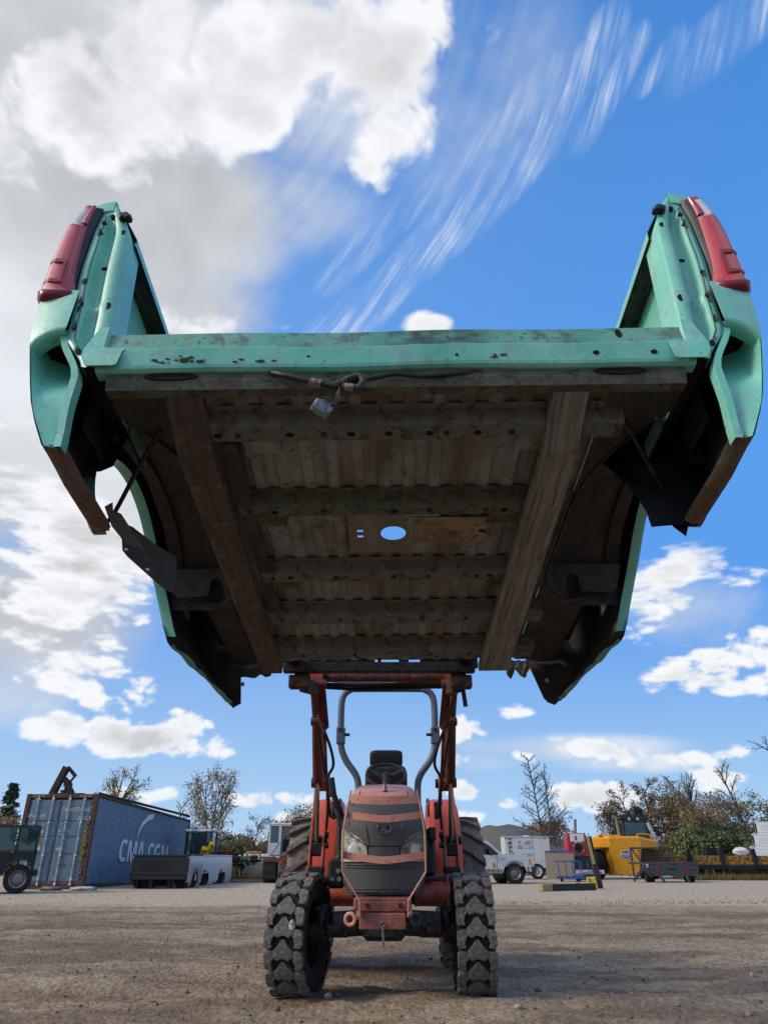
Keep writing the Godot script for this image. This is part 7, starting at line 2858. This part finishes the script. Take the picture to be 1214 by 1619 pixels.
# ---------- right background ----------
func build_right() -> void:
	build_mound()
	build_pickup()
	build_generator()
	build_yard_items()
	build_heater()
	build_forklift()
	build_flatbeds()


func build_mound() -> void:
	var n := FastNoiseLite.new()
	n.seed = 77
	n.frequency = 0.35
	n.fractal_octaves = 5
	var st := mb()
	grid(st, 70, 26, func(u: float, v: float) -> Vector3:
		var x := lerpf(0.0, 26.0, u)
		var z := lerpf(-48.0, -66.0, v)
		var ridge := 2.9 * exp(-pow((x - 8.2) / 4.2, 2.0)) + 1.5 * exp(-pow((x - 15.0) / 5.0, 2.0))
		var h := ridge * pow(sin(PI * clampf(v, 0.0, 1.0)), 0.9)
		return Vector3(x, h + n.get_noise_2d(x, z) * 0.35 * minf(1.0, h) - 0.05, z))
	var tex := layered(512, H("5e5a56"), [[H("4a4744"), 0.02, 0.5, 0.12, 0.8], [H("837d74"), 0.06, 0.62, 0.06, 0.7], [H("6f6549"), 0.012, 0.68, 0.07, 0.8], [H("35322f"), 0.09, 0.68, 0.05, 0.7]], 71, 0.15)
	tag(commit("gravel_mound", st, LM(tex, 0.97, Vector3.ONE * 0.35, 0.8, "bump_rough")), "dark grey gravel mound behind the white pickup", "", "", "structure")


func build_pickup() -> void:
	# local x: forward to the right, 0 at the front axle; z: 0 the near flank
	var p := thing("pickup_truck", "white pickup truck with black bumper half hidden behind the right tyres", "pickup truck", Vector3(5.14, 0, -31.4), 0.16)
	var body: Material = mats.white
	var side := v2([-3.60, 0.42, -3.60, 1.02, -0.75, 1.02, -0.42, 1.05, 0.52, 0.99, 0.74, 0.92, 0.80, 0.62, 0.78, 0.44, 0.50, 0.42, 0.46, 0.52, 0.32, 0.74, 0.10, 0.82, -0.12, 0.82, -0.34, 0.72, -0.46, 0.50, -0.50, 0.38, -2.55, 0.38, -2.62, 0.62, -2.85, 0.80, -3.15, 0.80, -3.38, 0.62, -3.42, 0.42])
	var st := mb()
	prism(st, side, Transform3D(Basis.IDENTITY, Vector3(0, 0, -0.10)), 0.10)
	prism(st, side, Transform3D(Basis.IDENTITY, Vector3(0, 0, -1.85)), 0.10)
	prism(st, v2([-3.60, 0.60, -3.60, 1.02, -0.75, 1.02, -0.42, 1.06, 0.50, 1.00, 0.72, 0.93, 0.78, 0.62]), Transform3D(Basis.IDENTITY, Vector3(0, 0, -1.75)), 1.65)
	# rounded bonnet edge
	bar(st, Vector3(-0.42, 1.045, -0.05), Vector3(0.55, 0.985, -0.05), 0.10, 0.06, Vector3.UP, 0.02)
	var b := commit("body", st, body, p)
	# cab
	st = mb()
	for z: float in [-0.14, -1.76]:
		prism(st, v2([-0.42, 1.02, -0.88, 1.40, -1.08, 1.55, -1.24, 1.58, -2.50, 1.58, -2.62, 1.00, -2.54, 1.00, -2.44, 1.49, -1.22, 1.49, -1.00, 1.38, -0.56, 1.03]), Transform3D(Basis.IDENTITY, Vector3(0, 0, z)), 0.05)
	prism(st, v2([-1.08, 1.53, -1.24, 1.59, -2.48, 1.59, -2.52, 1.54]), Transform3D(Basis.IDENTITY, Vector3(0, 0, -1.76)), 1.67)
	commit("cab", st, body, p)
	pane(p, "side_window", v2([-0.60, 1.04, -1.00, 1.37, -1.22, 1.48, -2.44, 1.48, -2.54, 1.02]), Transform3D(Basis.IDENTITY, Vector3(0, 0, -0.12)), mats.dark_glass, 0.01)
	st = mb()
	quad(st, Vector3(-0.42, 1.03, -0.14), Vector3(-0.42, 1.03, -1.72), Vector3(-1.06, 1.54, -1.66), Vector3(-1.06, 1.54, -0.18))
	commit("windscreen", st, mats.dark_glass, p)
	for x: float in [0.0, -3.0]:
		for z: float in [-0.14, -1.72]: wheel_mesh(p, Vector3(x, 0.37, z), 0.37, 0.25, Vector3(0, 0, 1 if z > -1 else -1), mats.dull_metal)
	for x: float in [0.0, -3.0]:
		st = mb()
		lathe(st, Transform3D(Basis(Vector3.RIGHT, PI / 2), Vector3(x, 0.38, -0.92)), [Vector2(0.44, -0.78), Vector2(0.44, 0.78)], 20)
		commit("wheel_arch", st, mats.black, p)
	st = mb()
	box(st, Vector3(0.76, 0.50, -0.92), Vector3(0.22, 0.26, 1.9), Basis.IDENTITY, 0.04)
	bar(st, Vector3(0.50, 0.50, -0.02), Vector3(0.80, 0.50, -0.06), 0.06, 0.24, Vector3.UP, 0.02)
	commit("bumper", st, M("3a3e44", 0.5, 0.2, "patch", 2.0), p)
	st = mb()
	box(st, Vector3(0.70, 0.78, -0.03), Vector3(0.16, 0.20, 0.08), Basis.IDENTITY, 0.02)
	var hl := commit("headlight", st, mats.white_lens, p)
	st = mb()
	box(st, Vector3(0.62, 0.78, 0.012), Vector3(0.10, 0.20, 0.02), Basis.IDENTITY, 0.008)
	commit("turn_signal", st, M("d9822a", 0.3, 0.0, ""), hl)
	st = mb()
	box(st, Vector3(0.79, 0.80, -0.92), Vector3(0.04, 0.22, 1.4), Basis.IDENTITY, 0.01)
	commit("grille", st, mats.black, p)
	st = mb()
	box(st, Vector3(-0.98, 1.12, 0.10), Vector3(0.10, 0.24, 0.16), Basis.IDENTITY, 0.03)
	commit("mirror", st, mats.black, p)
	st = mb()
	box(st, Vector3(-0.86, 0.66, 0.003), Vector3(0.12, 0.18, 0.012), Basis.IDENTITY, 0.004)
	box(st, Vector3(-0.86, 0.66, 0.008), Vector3(0.06, 0.10, 0.012))
	commit("door_label", st, M("c99a4a", 0.6, 0.0, "fine", 5.0), p)
	st = mb()
	box(st, Vector3(-0.92, 0.46, 0.003), Vector3(0.78, 0.13, 0.02), Basis.IDENTITY, 0.006)
	commit("lower_trim", st, M("9a958a", 0.5, 0.0, "grime", 1.5), p)
	for x: float in [-0.72, -2.56]:
		st = mb()
		box(st, Vector3(x, 0.72, 0.001), Vector3(0.012, 0.62, 0.006))
		commit("door_seam", st, mats.black, b)
	st = mb()
	box(st, Vector3(-0.45, 0.90, 0.003), Vector3(0.20, 0.02, 0.008))
	commit("fender_emblem", st, mats.dull_metal, b)


func build_generator() -> void:
	var g := thing("generator_trailer", "white boxy generator with dark lettering behind the white pickup", "generator", Vector3(5.85, 0, -38.4))
	var st := mb()
	box(st, Vector3(1.10, 1.16, -0.6), Vector3(2.20, 1.36, 1.2), Basis.IDENTITY, 0.02)
	var b := commit("housing", st, mats.white, g)
	for q: Array in [[0.98, 1.50, 0.76, 0.34], [1.0, 0.95, 0.72, 0.34]]:
		st = mb()
		box(st, Vector3(q[0], q[1], 0.004), Vector3(q[2], q[3], 0.012), Basis.IDENTITY, 0.003)
		var v := commit("vent", st, mats.white_dull, b)
		for k in 6:
			st = mb()
			box(st, Vector3(q[0], q[1] - q[3] * 0.4 + k * q[3] * 0.16, 0.014), Vector3(q[2] - 0.06, 0.012, 0.012), Basis(Vector3.RIGHT, 0.5))
			commit("slat", st, mats.white, v)
	for x: float in [0.52, 1.40, 1.78]:
		st = mb()
		box(st, Vector3(x, 1.16, 0.002), Vector3(0.012, 1.28, 0.004))
		commit("door_seam", st, mats.white_dull, b)
	st = mb()
	box(st, Vector3(1.1, 1.845, -0.6), Vector3(2.24, 0.04, 1.26), Basis.IDENTITY, 0.01)
	box(st, Vector3(1.15, 1.89, -0.3), Vector3(0.30, 0.06, 0.2), Basis.IDENTITY, 0.02)
	commit("roof", st, mats.white, g)
	for x: float in [0.08, 1.98]:
		st = mb()
		box(st, Vector3(x, 1.78, 0.004), Vector3(0.06, 0.06, 0.012), Basis.IDENTITY, 0.004)
		commit("lifting_eye", st, mats.black, b)
	text_part(g, "lettering", "greko", 0.235, Transform3D(Basis(Vector3.BACK, PI / 2), Vector3(0.26, 1.44, 0.004)), M("1d2026", 0.6, 0.0, ""), 1.0, true)
	st = mb()
	box(st, Vector3(1.1, 0.42, -0.6), Vector3(2.3, 0.12, 1.1), Basis.IDENTITY, 0.01)
	commit("chassis", st, mats.black_steel, g)
	for x: float in [0.6, 1.5]: wheel_mesh(g, Vector3(x, 0.34, -0.05), 0.34, 0.2, Vector3(0, 0, 1), mats.white_dull)


func build_yard_items() -> void:
	# board panel in a blue frame
	var a := thing("panel_cart", "tan particle board upright in a blue steel frame beside the pickup bumper", "panel cart", Vector3(7.25, 0, -35.6))
	var st := mb()
	box(st, Vector3(0.60, 0.60, 0), Vector3(1.28, 1.08, 0.03), Basis(Vector3.BACK, -0.02), 0.003)
	commit("board", st, LM(layered(256, H("a08f78"), [[H("8d7c66"), 0.05, 0.5, 0.1, 0.7], [H("b5a58c"), 0.08, 0.62, 0.05, 0.7]], 73, 0.1), 0.9, Vector3.ONE * 1.6), a)
	st = mb()
	bar(st, Vector3(-0.05, 1.18, 0.02), Vector3(1.28, 1.18, 0.02), 0.04, 0.05)
	bar(st, Vector3(-0.02, 0.05, -0.03), Vector3(-0.02, 1.18, -0.03), 0.04, 0.04)
	bar(st, Vector3(1.24, 0.05, -0.03), Vector3(1.24, 1.18, -0.03), 0.04, 0.04)
	commit("frame", st, mats.blue, a)
	# blue hand carts
	for q: Array in [[7.45, -34.2, "blue tube framed platform cart in front of the tan board"], [8.25, -34.7, "second blue platform cart nearer the red heater"]]:
		var c := thing("platform_cart", q[2], "cart", Vector3(q[0], 0, q[1]), 0.0, "blue carts by the generator")
		st = mb()
		bar(st, Vector3(0, 0.16, 0), Vector3(0.95, 0.16, 0), 0.05, 0.08)
		bar(st, Vector3(0, 0.16, -0.5), Vector3(0.95, 0.16, -0.5), 0.05, 0.08)
		box(st, Vector3(0.47, 0.20, -0.25), Vector3(0.95, 0.03, 0.5))
		commit("deck", st, mats.blue, c)
		for x: float in [0.02, 0.34, 0.62, 0.93]:
			st = mb()
			tube(st, [Vector3(x, 0.18, 0), Vector3(x - 0.03, 0.78, 0)], 0.022, 6)
			commit("upright", st, mats.blue, c)
		st = mb()
		tube(st, [Vector3(-0.16, 0.80, 0), Vector3(0.92, 0.78, 0)], 0.024, 6)
		commit("handle", st, mats.blue if q[0] < 8 else mats.black, c)
		for x: float in [0.1, 0.85]: wheel_mesh(c, Vector3(x, 0.07, 0), 0.07, 0.05, Vector3(0, 0, 1), mats.black)
	# striped timbers
	var post_m := M("33332f", 0.7, 0.0, "grime", 2.0)
	var pale := M("b9a878", 0.75, 0.0, "grime", 3.0)
	var po := thing("leaning_post", "black timber post with pale edge leaning in front of the yellow forklift", "post", Vector3(7.13, 0, -26.7))
	st = mb()
	bar(st, Vector3(0, 0, 0), Vector3(-0.20, 1.56, -0.05), 0.19, 0.16, Vector3.BACK, 0.01)
	commit("timber", st, post_m, po)
	st = mb()
	bar(st, Vector3(-0.125, 0.72, 0.02), Vector3(-0.235, 1.565, -0.02), 0.09, 0.165, Vector3.BACK, 0.005)
	commit("pale_face", st, pale, po)
	var bm := thing("ground_beam", "black timber beam with cream end lying on the gravel before the post", "beam", Vector3(4.70, 0, -24.3))
	st = mb()
	bar(st, Vector3(0.34, 0.10, -0.17), Vector3(1.86, 0.10, -0.95), 0.20, 0.19, Vector3.UP, 0.01)
	commit("timber", st, post_m, bm)
	st = mb()
	bar(st, Vector3(0, 0.10, 0), Vector3(0.34, 0.10, -0.17), 0.202, 0.192, Vector3.UP, 0.01)
	commit("cream_end", st, pale, bm)
	st = mb()
	box(st, Vector3(0, 0.17, 0), Vector3(0.28, 0.34, 0.2), Basis(Vector3.BACK, 0.1), 0.02)
	var yb := commit("yellow_block", st, mats.yellow)
	yb.position = Vector3(6.86, 0, -26.6)
	tag(yb, "bright yellow block at the foot of the leaning post", "block")
	st = mb()
	box(st, Vector3(0, 0.05, 0), Vector3(0.20, 0.1, 0.15), Basis.IDENTITY, 0.02)
	var wb := commit("wood_block", st, pale)
	wb.position = Vector3(7.3, 0, -30.5)
	tag(wb, "small cream wood block on the gravel left of the yellow block", "block")


func build_heater() -> void:
	var h := thing("space_heater", "red industrial heater with round fan and chimney on a black base", "heater", Vector3(9.15, 0, -37.6))
	var st := mb()
	prism(st, v2([-0.42, 1.02, -0.38, 2.0, 0.48, 2.0, 0.56, 1.02]), Transform3D(Basis.IDENTITY, Vector3(0, 0, -0.9)), 0.9)
	var b := commit("housing", st, M("b3202c", 0.4, 0.0, "fine", 1.0), h)
	st = mb()
	torus(st, Transform3D(Basis(Vector3.RIGHT, PI / 2), Vector3(0.10, 1.34, 0.012)), 0.24, 0.025, 28, 6)
	commit("fan_ring", st, mats.dull_metal, b)
	st = mb()
	cyl(st, Vector3(0.10, 1.34, -0.05), Vector3(0.10, 1.34, 0.008), 0.235, 28)
	commit("fan_well", st, M("2a1a18", 0.8, 0.0, ""), b)
	for k in 5:
		st = mb()
		torus(st, Transform3D(Basis(Vector3.RIGHT, PI / 2), Vector3(0.10, 1.34, 0.014)), 0.05 + 0.037 * k, 0.006, 24, 5)
		commit("guard_ring", st, mats.rust_steel, b)
	for k in 6:
		st = mb()
		var a := TAU * k / 6.0
		bar(st, Vector3(0.10, 1.34, 0.010), Vector3(0.10 + cos(a) * 0.21, 1.34 + sin(a) * 0.21, 0.010), 0.09, 0.006, Vector3.BACK)
		commit("fan_blade", st, mats.rust_steel, b)
	st = mb()
	box(st, Vector3(0.06, 1.80, 0.008), Vector3(0.66, 0.34, 0.016), Basis.IDENTITY, 0.004)
	var pl := commit("notice_board", st, mats.paint_white, b)
	st = mb()
	box(st, Vector3(0.0, 1.78, 0.018), Vector3(0.09, 0.18, 0.004))
	commit("notice_mark", st, mats.implement_red, pl)
	st = mb()
	box(st, Vector3(0.08, 1.60, 0.006), Vector3(0.34, 0.035, 0.008))
	commit("name_strip", st, mats.paint_white, b)
	st = mb()
	cyl(st, Vector3(0.10, 2.0, -0.4), Vector3(0.16, 2.62, -0.4), 0.07, 14)
	commit("chimney", st, mats.dull_metal, h)
	st = mb()
	prism(st, v2([-0.42, 0.42, -0.40, 1.02, 0.58, 1.02, 0.86, 0.42]), Transform3D(Basis.IDENTITY, Vector3(0, 0, -0.95)), 1.0)
	commit("base_box", st, mats.black, h)
	var tr := thing("utility_trailer", "grey trailer with red tail lamps carrying the red heater", "trailer", Vector3(9.0, 0, -37.4))
	st = mb()
	box(st, Vector3(0.35, 0.33, -0.8), Vector3(1.75, 0.17, 2.0), Basis.IDENTITY, 0.01)
	commit("deck", st, mats.white_dull, tr)
	for x: float in [-0.36, 0.92]:
		st = mb()
		cyl(st, Vector3(x, 0.33, 0.2), Vector3(x, 0.33, 0.23), 0.07, 14)
		commit("tail_lamp", st, mats.red_lens, tr)
		wheel_mesh(tr, Vector3(x * 0.9 + 0.03, 0.24, -0.9), 0.24, 0.18, Vector3(1, 0, 0), mats.white_dull)
	st = mb()
	prism(st, v2([-0.52, 0.42, -0.45, 0.90, -0.40, 0.90, -0.40, 0.42]), Transform3D(Basis.IDENTITY, Vector3(0, 0, 0.1)), 0.04)
	commit("side_board", st, mats.white_dull, tr)


func build_forklift() -> void:
	var f := thing("forklift", "big yellow forklift with blue oval badge and dark mast", "forklift", Vector3(10.32, 0, -38.2))
	f.scale = Vector3.ONE * 1.07
	# counterweight: a faceted hood over a tapering block
	var st := mb()
	var xf := Transform3D(Basis.IDENTITY, Vector3(0, 0, -2.4))
	var plan := [Vector3(0.0, 0, -0.9), Vector3(0.55, 0, 0.0), Vector3(1.95, 0, 0.0), Vector3(2.75, 0, -0.25), Vector3(3.05, 0, -0.95), Vector3(3.05, 0, -2.4), Vector3(0.0, 0, -2.4)]
	var ring0 := []
	var ring1 := []
	var ring2 := []
	for p: Vector3 in plan:
		ring0.append(p + Vector3(0, 1.30 - (0.10 if p.x > 2.0 else 0.0), 0))
		ring1.append(p + Vector3(0, 1.66 if p.x < 2.5 else 1.52, 0))
		ring2.append(p * Vector3(0.94, 1, 0.94) + Vector3(0.09, 1.76 if p.x < 2.5 else 1.60, -0.06))
	loft(st, [ring0, ring1, ring2], true, true, -1)
	commit("hood", st, mats.orange, f)
	st = mb()
	loft(st, [[Vector3(0.66, 0.22, -0.02), Vector3(1.70, 0.18, -0.02), Vector3(1.70, 0.2, -1.9), Vector3(0.66, 0.2, -1.9)], [Vector3(0.55, 1.30, 0.0), Vector3(1.98, 1.30, 0.0), Vector3(1.98, 1.3, -2.0), Vector3(0.55, 1.3, -2.0)]], true, true, -1)
	commit("counterweight", st, mats.orange, f)
	st = mb()
	box(st, Vector3(1.9, 0.75, -1.5), Vector3(2.2, 0.9, 1.7), Basis.IDENTITY, 0.03)
	commit("frame", st, M("6b4c1a", 0.8, 0.0, "grime", 1.0), f)
	st = mb()
	for q: Array in [[0.35, 1.80], [0.75, 1.80], [1.10, 1.78]]: box(st, Vector3(q[0], q[1], -0.5), Vector3(0.26, 0.08, 0.2), Basis.IDENTITY, 0.02)
	tube(st, curve([Vector3(1.95, 1.66, -0.3), Vector3(1.97, 1.84, -0.3), Vector3(2.5, 1.82, -0.3), Vector3(2.55, 1.62, -0.3)], 12), 0.03, 6)
	commit("hood_fitting", st, mats.orange, f)
	# badge
	var c2 := Vector2(1.23, 1.00)
	pane(f, "badge_rim", oval(c2, 0.245, 0.175, 28), Transform3D(Basis.IDENTITY, Vector3(0, 0, 0.0)), mats.paint_white, 0.012)
	pane(f, "badge", oval(c2, 0.225, 0.155, 28), Transform3D(Basis.IDENTITY, Vector3(0, 0, 0.010)), M("1f3a78", 0.4, 0.0, ""), 0.006)
	text_part(f, "lettering", "HOIST", 0.115, Transform3D(Basis.IDENTITY, Vector3(1.23, 1.015, 0.018)), mats.paint_white, 0.95)
	text_part(f, "lettering", "LIFTRUCK", 0.04, Transform3D(Basis.IDENTITY, Vector3(1.23, 0.915, 0.018)), mats.paint_white)
	# wheels
	for q: Array in [[0.25, -1.3], [2.75, -1.3], [2.9, -3.0], [0.2, -3.0]]: wheel_mesh(f, Vector3(q[0], 0.62, q[1]), 0.62, 0.42, Vector3(-1 if q[0] < 1.5 else 1, 0, 0), mats.rust_steel)
	# cab
	st = mb()
	for x: float in [1.55, 2.62]:
		for z: float in [-0.95, -2.2]: box(st, Vector3(x, 2.12, z), Vector3(0.14, 0.96, 0.14), Basis.IDENTITY, 0.02)
	box(st, Vector3(2.08, 2.56, -1.6), Vector3(1.35, 0.12, 1.5), Basis.IDENTITY, 0.03)
	box(st, Vector3(2.08, 2.44, -0.93), Vector3(1.1, 0.16, 0.1), Basis.IDENTITY, 0.02)
	box(st, Vector3(2.08, 1.7, -1.6), Vector3(1.2, 0.14, 1.4))
	commit("cab_frame", st, M("2b3038", 0.5, 0.0, "patch", 1.0), f)
	for q: Array in [[Vector3(2.08, 2.08, -0.93), Vector3(0.95, 0.62, 0.012)], [Vector3(2.62, 2.08, -1.6), Vector3(0.012, 0.62, 1.1)], [Vector3(2.08, 2.08, -2.2), Vector3(0.95, 0.62, 0.012)]]:
		st = mb()
		box(st, q[0], q[1])
		commit("window", st, mats.glass, f)
	st = mb()
	for k in 5: tube(st, [Vector3(1.5, 2.66, -1.0 - 0.3 * k), Vector3(2.75, 2.66, -1.0 - 0.3 * k)], 0.025, 5)
	for x: float in [1.5, 2.1, 2.75]: tube(st, [Vector3(x, 2.66, -0.95), Vector3(x, 2.66, -2.25)], 0.03, 5)
	box(st, Vector3(1.95, 2.76, -1.2), Vector3(0.22, 0.26, 0.2), Basis.IDENTITY, 0.05)
	commit("roof_guard", st, mats.black, f)
	for x: float in [1.85, 2.25]:
		st = mb()
		cyl(st, Vector3(x, 2.52, -0.87), Vector3(x, 2.50, -0.82), 0.06, 10)
		commit("work_lamp", st, mats.white_lens, f)
	st = mb()
	cyl(st, Vector3(1.35, 1.7, -1.0), Vector3(1.30, 2.45, -1.0), 0.08, 12)
	tube(st, curve([Vector3(1.30, 2.45, -1.0), Vector3(1.27, 2.56, -1.0), Vector3(1.14, 2.64, -1.0)], 6), 0.065, 8)
	commit("exhaust", st, mats.tape, f)
	st = mb()
	bar(st, Vector3(2.70, 2.35, -0.85), Vector3(3.0, 1.5, -0.95), 0.16, 0.10, Vector3.BACK, 0.02)
	commit("white_duct", st, mats.white_dull, f)
	# mast beyond the cab
	for x: float in [2.98, 3.24]:
		st = mb()
		box(st, Vector3(x, 1.62, -3.3), Vector3(0.16, 3.0, 0.22), Basis.IDENTITY, 0.02)
		commit("mast_rail", st, M("23262c", 0.5, 0.0, "patch", 1.0), f)
	st = mb()
	for y: float in [1.0, 1.6, 2.2, 2.9]: box(st, Vector3(3.1, y, -3.25), Vector3(0.4, 0.10, 0.14), Basis.IDENTITY, 0.01)
	box(st, Vector3(3.02, 3.08, -3.2), Vector3(0.34, 0.22, 0.2), Basis.IDENTITY, 0.03)
	for k in 4: tube(st, curve([Vector3(3.05 + 0.05 * k, 2.7, -3.1), Vector3(3.2 + 0.06 * k, 1.9, -2.9), Vector3(3.3 + 0.08 * k, 1.2, -2.9)], 8), 0.025, 5)
	commit("mast_crosspiece", st, mats.black, f)
	for q: Array in [[3.55, 2.12], [3.75, 1.95]]:
		st = mb()
		rbox(st, Vector3(q[0], q[1], -2.6), Vector3(0.24, 0.24, 0.05))
		commit("mirror", st, mats.black, f)
		st = mb()
		tube(st, [Vector3(3.1, q[1] - 0.1, -2.7), Vector3(q[0], q[1], -2.62)], 0.02, 5)
		commit("mirror_arm", st, mats.black, f)


func build_flatbeds() -> void:
	# dark steel flatbed body with headache rack
	var d := thing("steel_flatbed", "dark grey steel flatbed truck body with rack in front of the forklift", "flatbed body", Vector3(10.70, 0, -33.2), -0.03)
	d.scale = Vector3(1.0, 1.12, 1.0)
	var m: Material = mats.grey_steel
	var st := mb()
	prism(st, v2([0.14, 0.36, 0.0, 0.62, 2.36, 0.62, 2.28, 0.22, 0.30, 0.22]), Transform3D(Basis.IDENTITY, Vector3(0, 0, -0.06)), 0.06)
	var tp := commit("tail_panel", st, m, d)
	for x: float in [0.62, 1.86]:
		st = mb()
		box(st, Vector3(x, 0.42, 0.006), Vector3(0.16, 0.20, 0.02), Basis.IDENTITY, 0.005)
		commit("lamp_recess", st, mats.red_lens_dark, tp)
	st = mb()
	box(st, Vector3(1.2, 0.46, 0.004), Vector3(0.40, 0.05, 0.012))
	commit("hitch_slot", st, mats.black, tp)
	st = mb()
	box(st, Vector3(0.16, 0.56, 0.006), Vector3(0.20, 0.12, 0.012))
	commit("plate", st, mats.paint_white, tp)
	st = mb()
	box(st, Vector3(1.18, 0.64, -1.0), Vector3(2.36, 0.07, 2.0), Basis.IDENTITY, 0.01)
	commit("deck", st, m, d)
	for q: Array in [[Vector3(0.16, 0.60, 0.02), Vector3(-0.42, 0.06, 0.05)], [Vector3(0.02, 0.58, 0.03), Vector3(0.34, 0.2, 0.03)], [Vector3(0.72, 0.24, 0.0), Vector3(0.82, 0.02, 0.05)], [Vector3(1.76, 0.24, 0.0), Vector3(1.84, 0.02, 0.05)]]:
		st = mb()
		bar(st, q[0], q[1], 0.11, 0.05, Vector3.BACK, 0.008)
		commit("strut", st, m, d)
	st = mb()
	for x: float in [-0.34, 1.30]: bar(st, Vector3(x, 0.20, -0.1), Vector3(x, 1.18, -0.1), 0.07, 0.07, Vector3.BACK, 0.008)
	bar(st, Vector3(-0.36, 1.15, -0.1), Vector3(1.32, 1.15, -0.1), 0.07, 0.07, Vector3.UP, 0.008)
	bar(st, Vector3(-0.30, 1.15, -0.1), Vector3(0.05, 0.62, -0.1), 0.05, 0.05, Vector3.BACK)
	var rk := commit("rack", st, m, d)
	for k in 5:
		st = mb()
		bar(st, Vector3(-0.05, 0.76 + 0.075 * k, -0.1), Vector3(1.28, 0.76 + 0.075 * k, -0.1), 0.04, 0.035)
		commit("rack_bar", st, mats.black_steel, rk)
	for x: float in [0.42, 2.06]: wheel_mesh(d, Vector3(x, 0.22, -0.55), 0.22, 0.34, Vector3(1, 0, 0), mats.rust_steel)
	# long flatbed trailer with a yellow beam and stakes
	var t := thing("flatbed_trailer", "long black flatbed trailer with yellow side beam behind the weeds", "flatbed trailer", Vector3(14.6, 0, -41.0), -0.02)
	st = mb()
	box(st, Vector3(2.9, 0.82, 0), Vector3(6.6, 0.42, 0.14), Basis.IDENTITY, 0.015)
	commit("side_beam", st, M("a5762c", 0.7, 0.0, "grime", 0.6), t)
	st = mb()
	box(st, Vector3(2.9, 0.50, -0.9), Vector3(7.2, 0.20, 2.0), Basis.IDENTITY, 0.02)
	commit("deck", st, mats.black_steel, t)
	for x: float in [1.1, 2.75, 4.4]:
		st = mb()
		box(st, Vector3(x, 0.92, 0.12), Vector3(0.20, 0.86, 0.10), Basis(Vector3.BACK, 0.06), 0.01)
		commit("stake", st, mats.black_steel, t)
	for x: float in [0.6, 1.5, 4.9, 5.8]: wheel_mesh(t, Vector3(x, 0.32, -0.1), 0.32, 0.24, Vector3(0, 0, 1), mats.black_steel)
	# buggy with a roll cage beyond
	var b := thing("cage_buggy", "dark roll cage buggy standing beyond the trailer", "buggy", Vector3(18.9, 0, -46.0))
	st = mb()
	for x: float in [-0.45, 0.45]:
		for z: float in [-0.5, 0.5]: tube(st, [Vector3(x, 0.7, z), Vector3(x * 0.95, 1.78, z)], 0.05, 6)
	box(st, Vector3(0, 1.80, 0), Vector3(1.3, 0.07, 1.2), Basis.IDENTITY, 0.02)
	commit("roll_cage", st, mats.black, b)
	st = mb()
	box(st, Vector3(0, 0.8, 0), Vector3(1.2, 0.5, 1.9), Basis.IDENTITY, 0.1)
	commit("body", st, mats.grey_steel, b)
	st = mb()
	rbox(st, Vector3(0, 1.2, -0.1), Vector3(0.9, 0.5, 0.3))
	commit("seat", st, mats.black, b)
	for x: float in [-0.6, 0.6]:
		for z: float in [-0.7, 0.7]: wheel_mesh(b, Vector3(x, 0.34, z), 0.34, 0.26, Vector3(signf(x), 0, 0), mats.black_steel)
	# white bundle in the brush
	st = mb()
	blob(st, Vector3(0, 0.2, 0), Vector3(0.42, 0.24, 0.3), 6, 0.3)
	var wb := commit("white_bundle", st, mats.paint_white)
	wb.position = Vector3(20.9, 1.05, -46.5)
	tag(wb, "white plastic bundle lying on the brush beyond the trailer", "bundle")
	st = mb()
	box(st, Vector3(0, 0.45, 0), Vector3(1.4, 0.9, 0.8), Basis.IDENTITY, 0.05)
	var cr := commit("scrap_crate", st, mats.rust_steel)
	cr.position = Vector3(20.9, 0, -46.5)
	tag(cr, "rusty crate under the white bundle beyond the trailer", "crate")
	# three white beds stacked at the right edge
	var w: Material = M("dfe4ee", 0.3, 0.0, "fine", 1.0)
	var labels := ["lowest of three stacked white pickup beds at the right edge", "middle of three stacked white pickup beds at the right edge", "topmost of three stacked white pickup beds at the right edge"]
	for k in 3:
		var bd := truck_bed(labels[k], w, true, w, Vector3(21.75 + 0.30 * k, 0.42 + 0.70 * k, -45.0), 0.0, "stacked white pickup beds at the right")
		bd.rotation = Vector3(0.06, -0.50, -0.05 + 0.02 * k)
	st = mb()
	for x: float in [-0.6, 0.6]: box(st, Vector3(x, 0.22, -0.8), Vector3(0.2, 0.5, 1.4), Basis.IDENTITY, 0.02)
	var sk := commit("skid", st, mats.rust_steel)
	sk.position = Vector3(22.4, 0, -45.2)
	tag(sk, "dark steel skid under the stacked white beds", "skid")
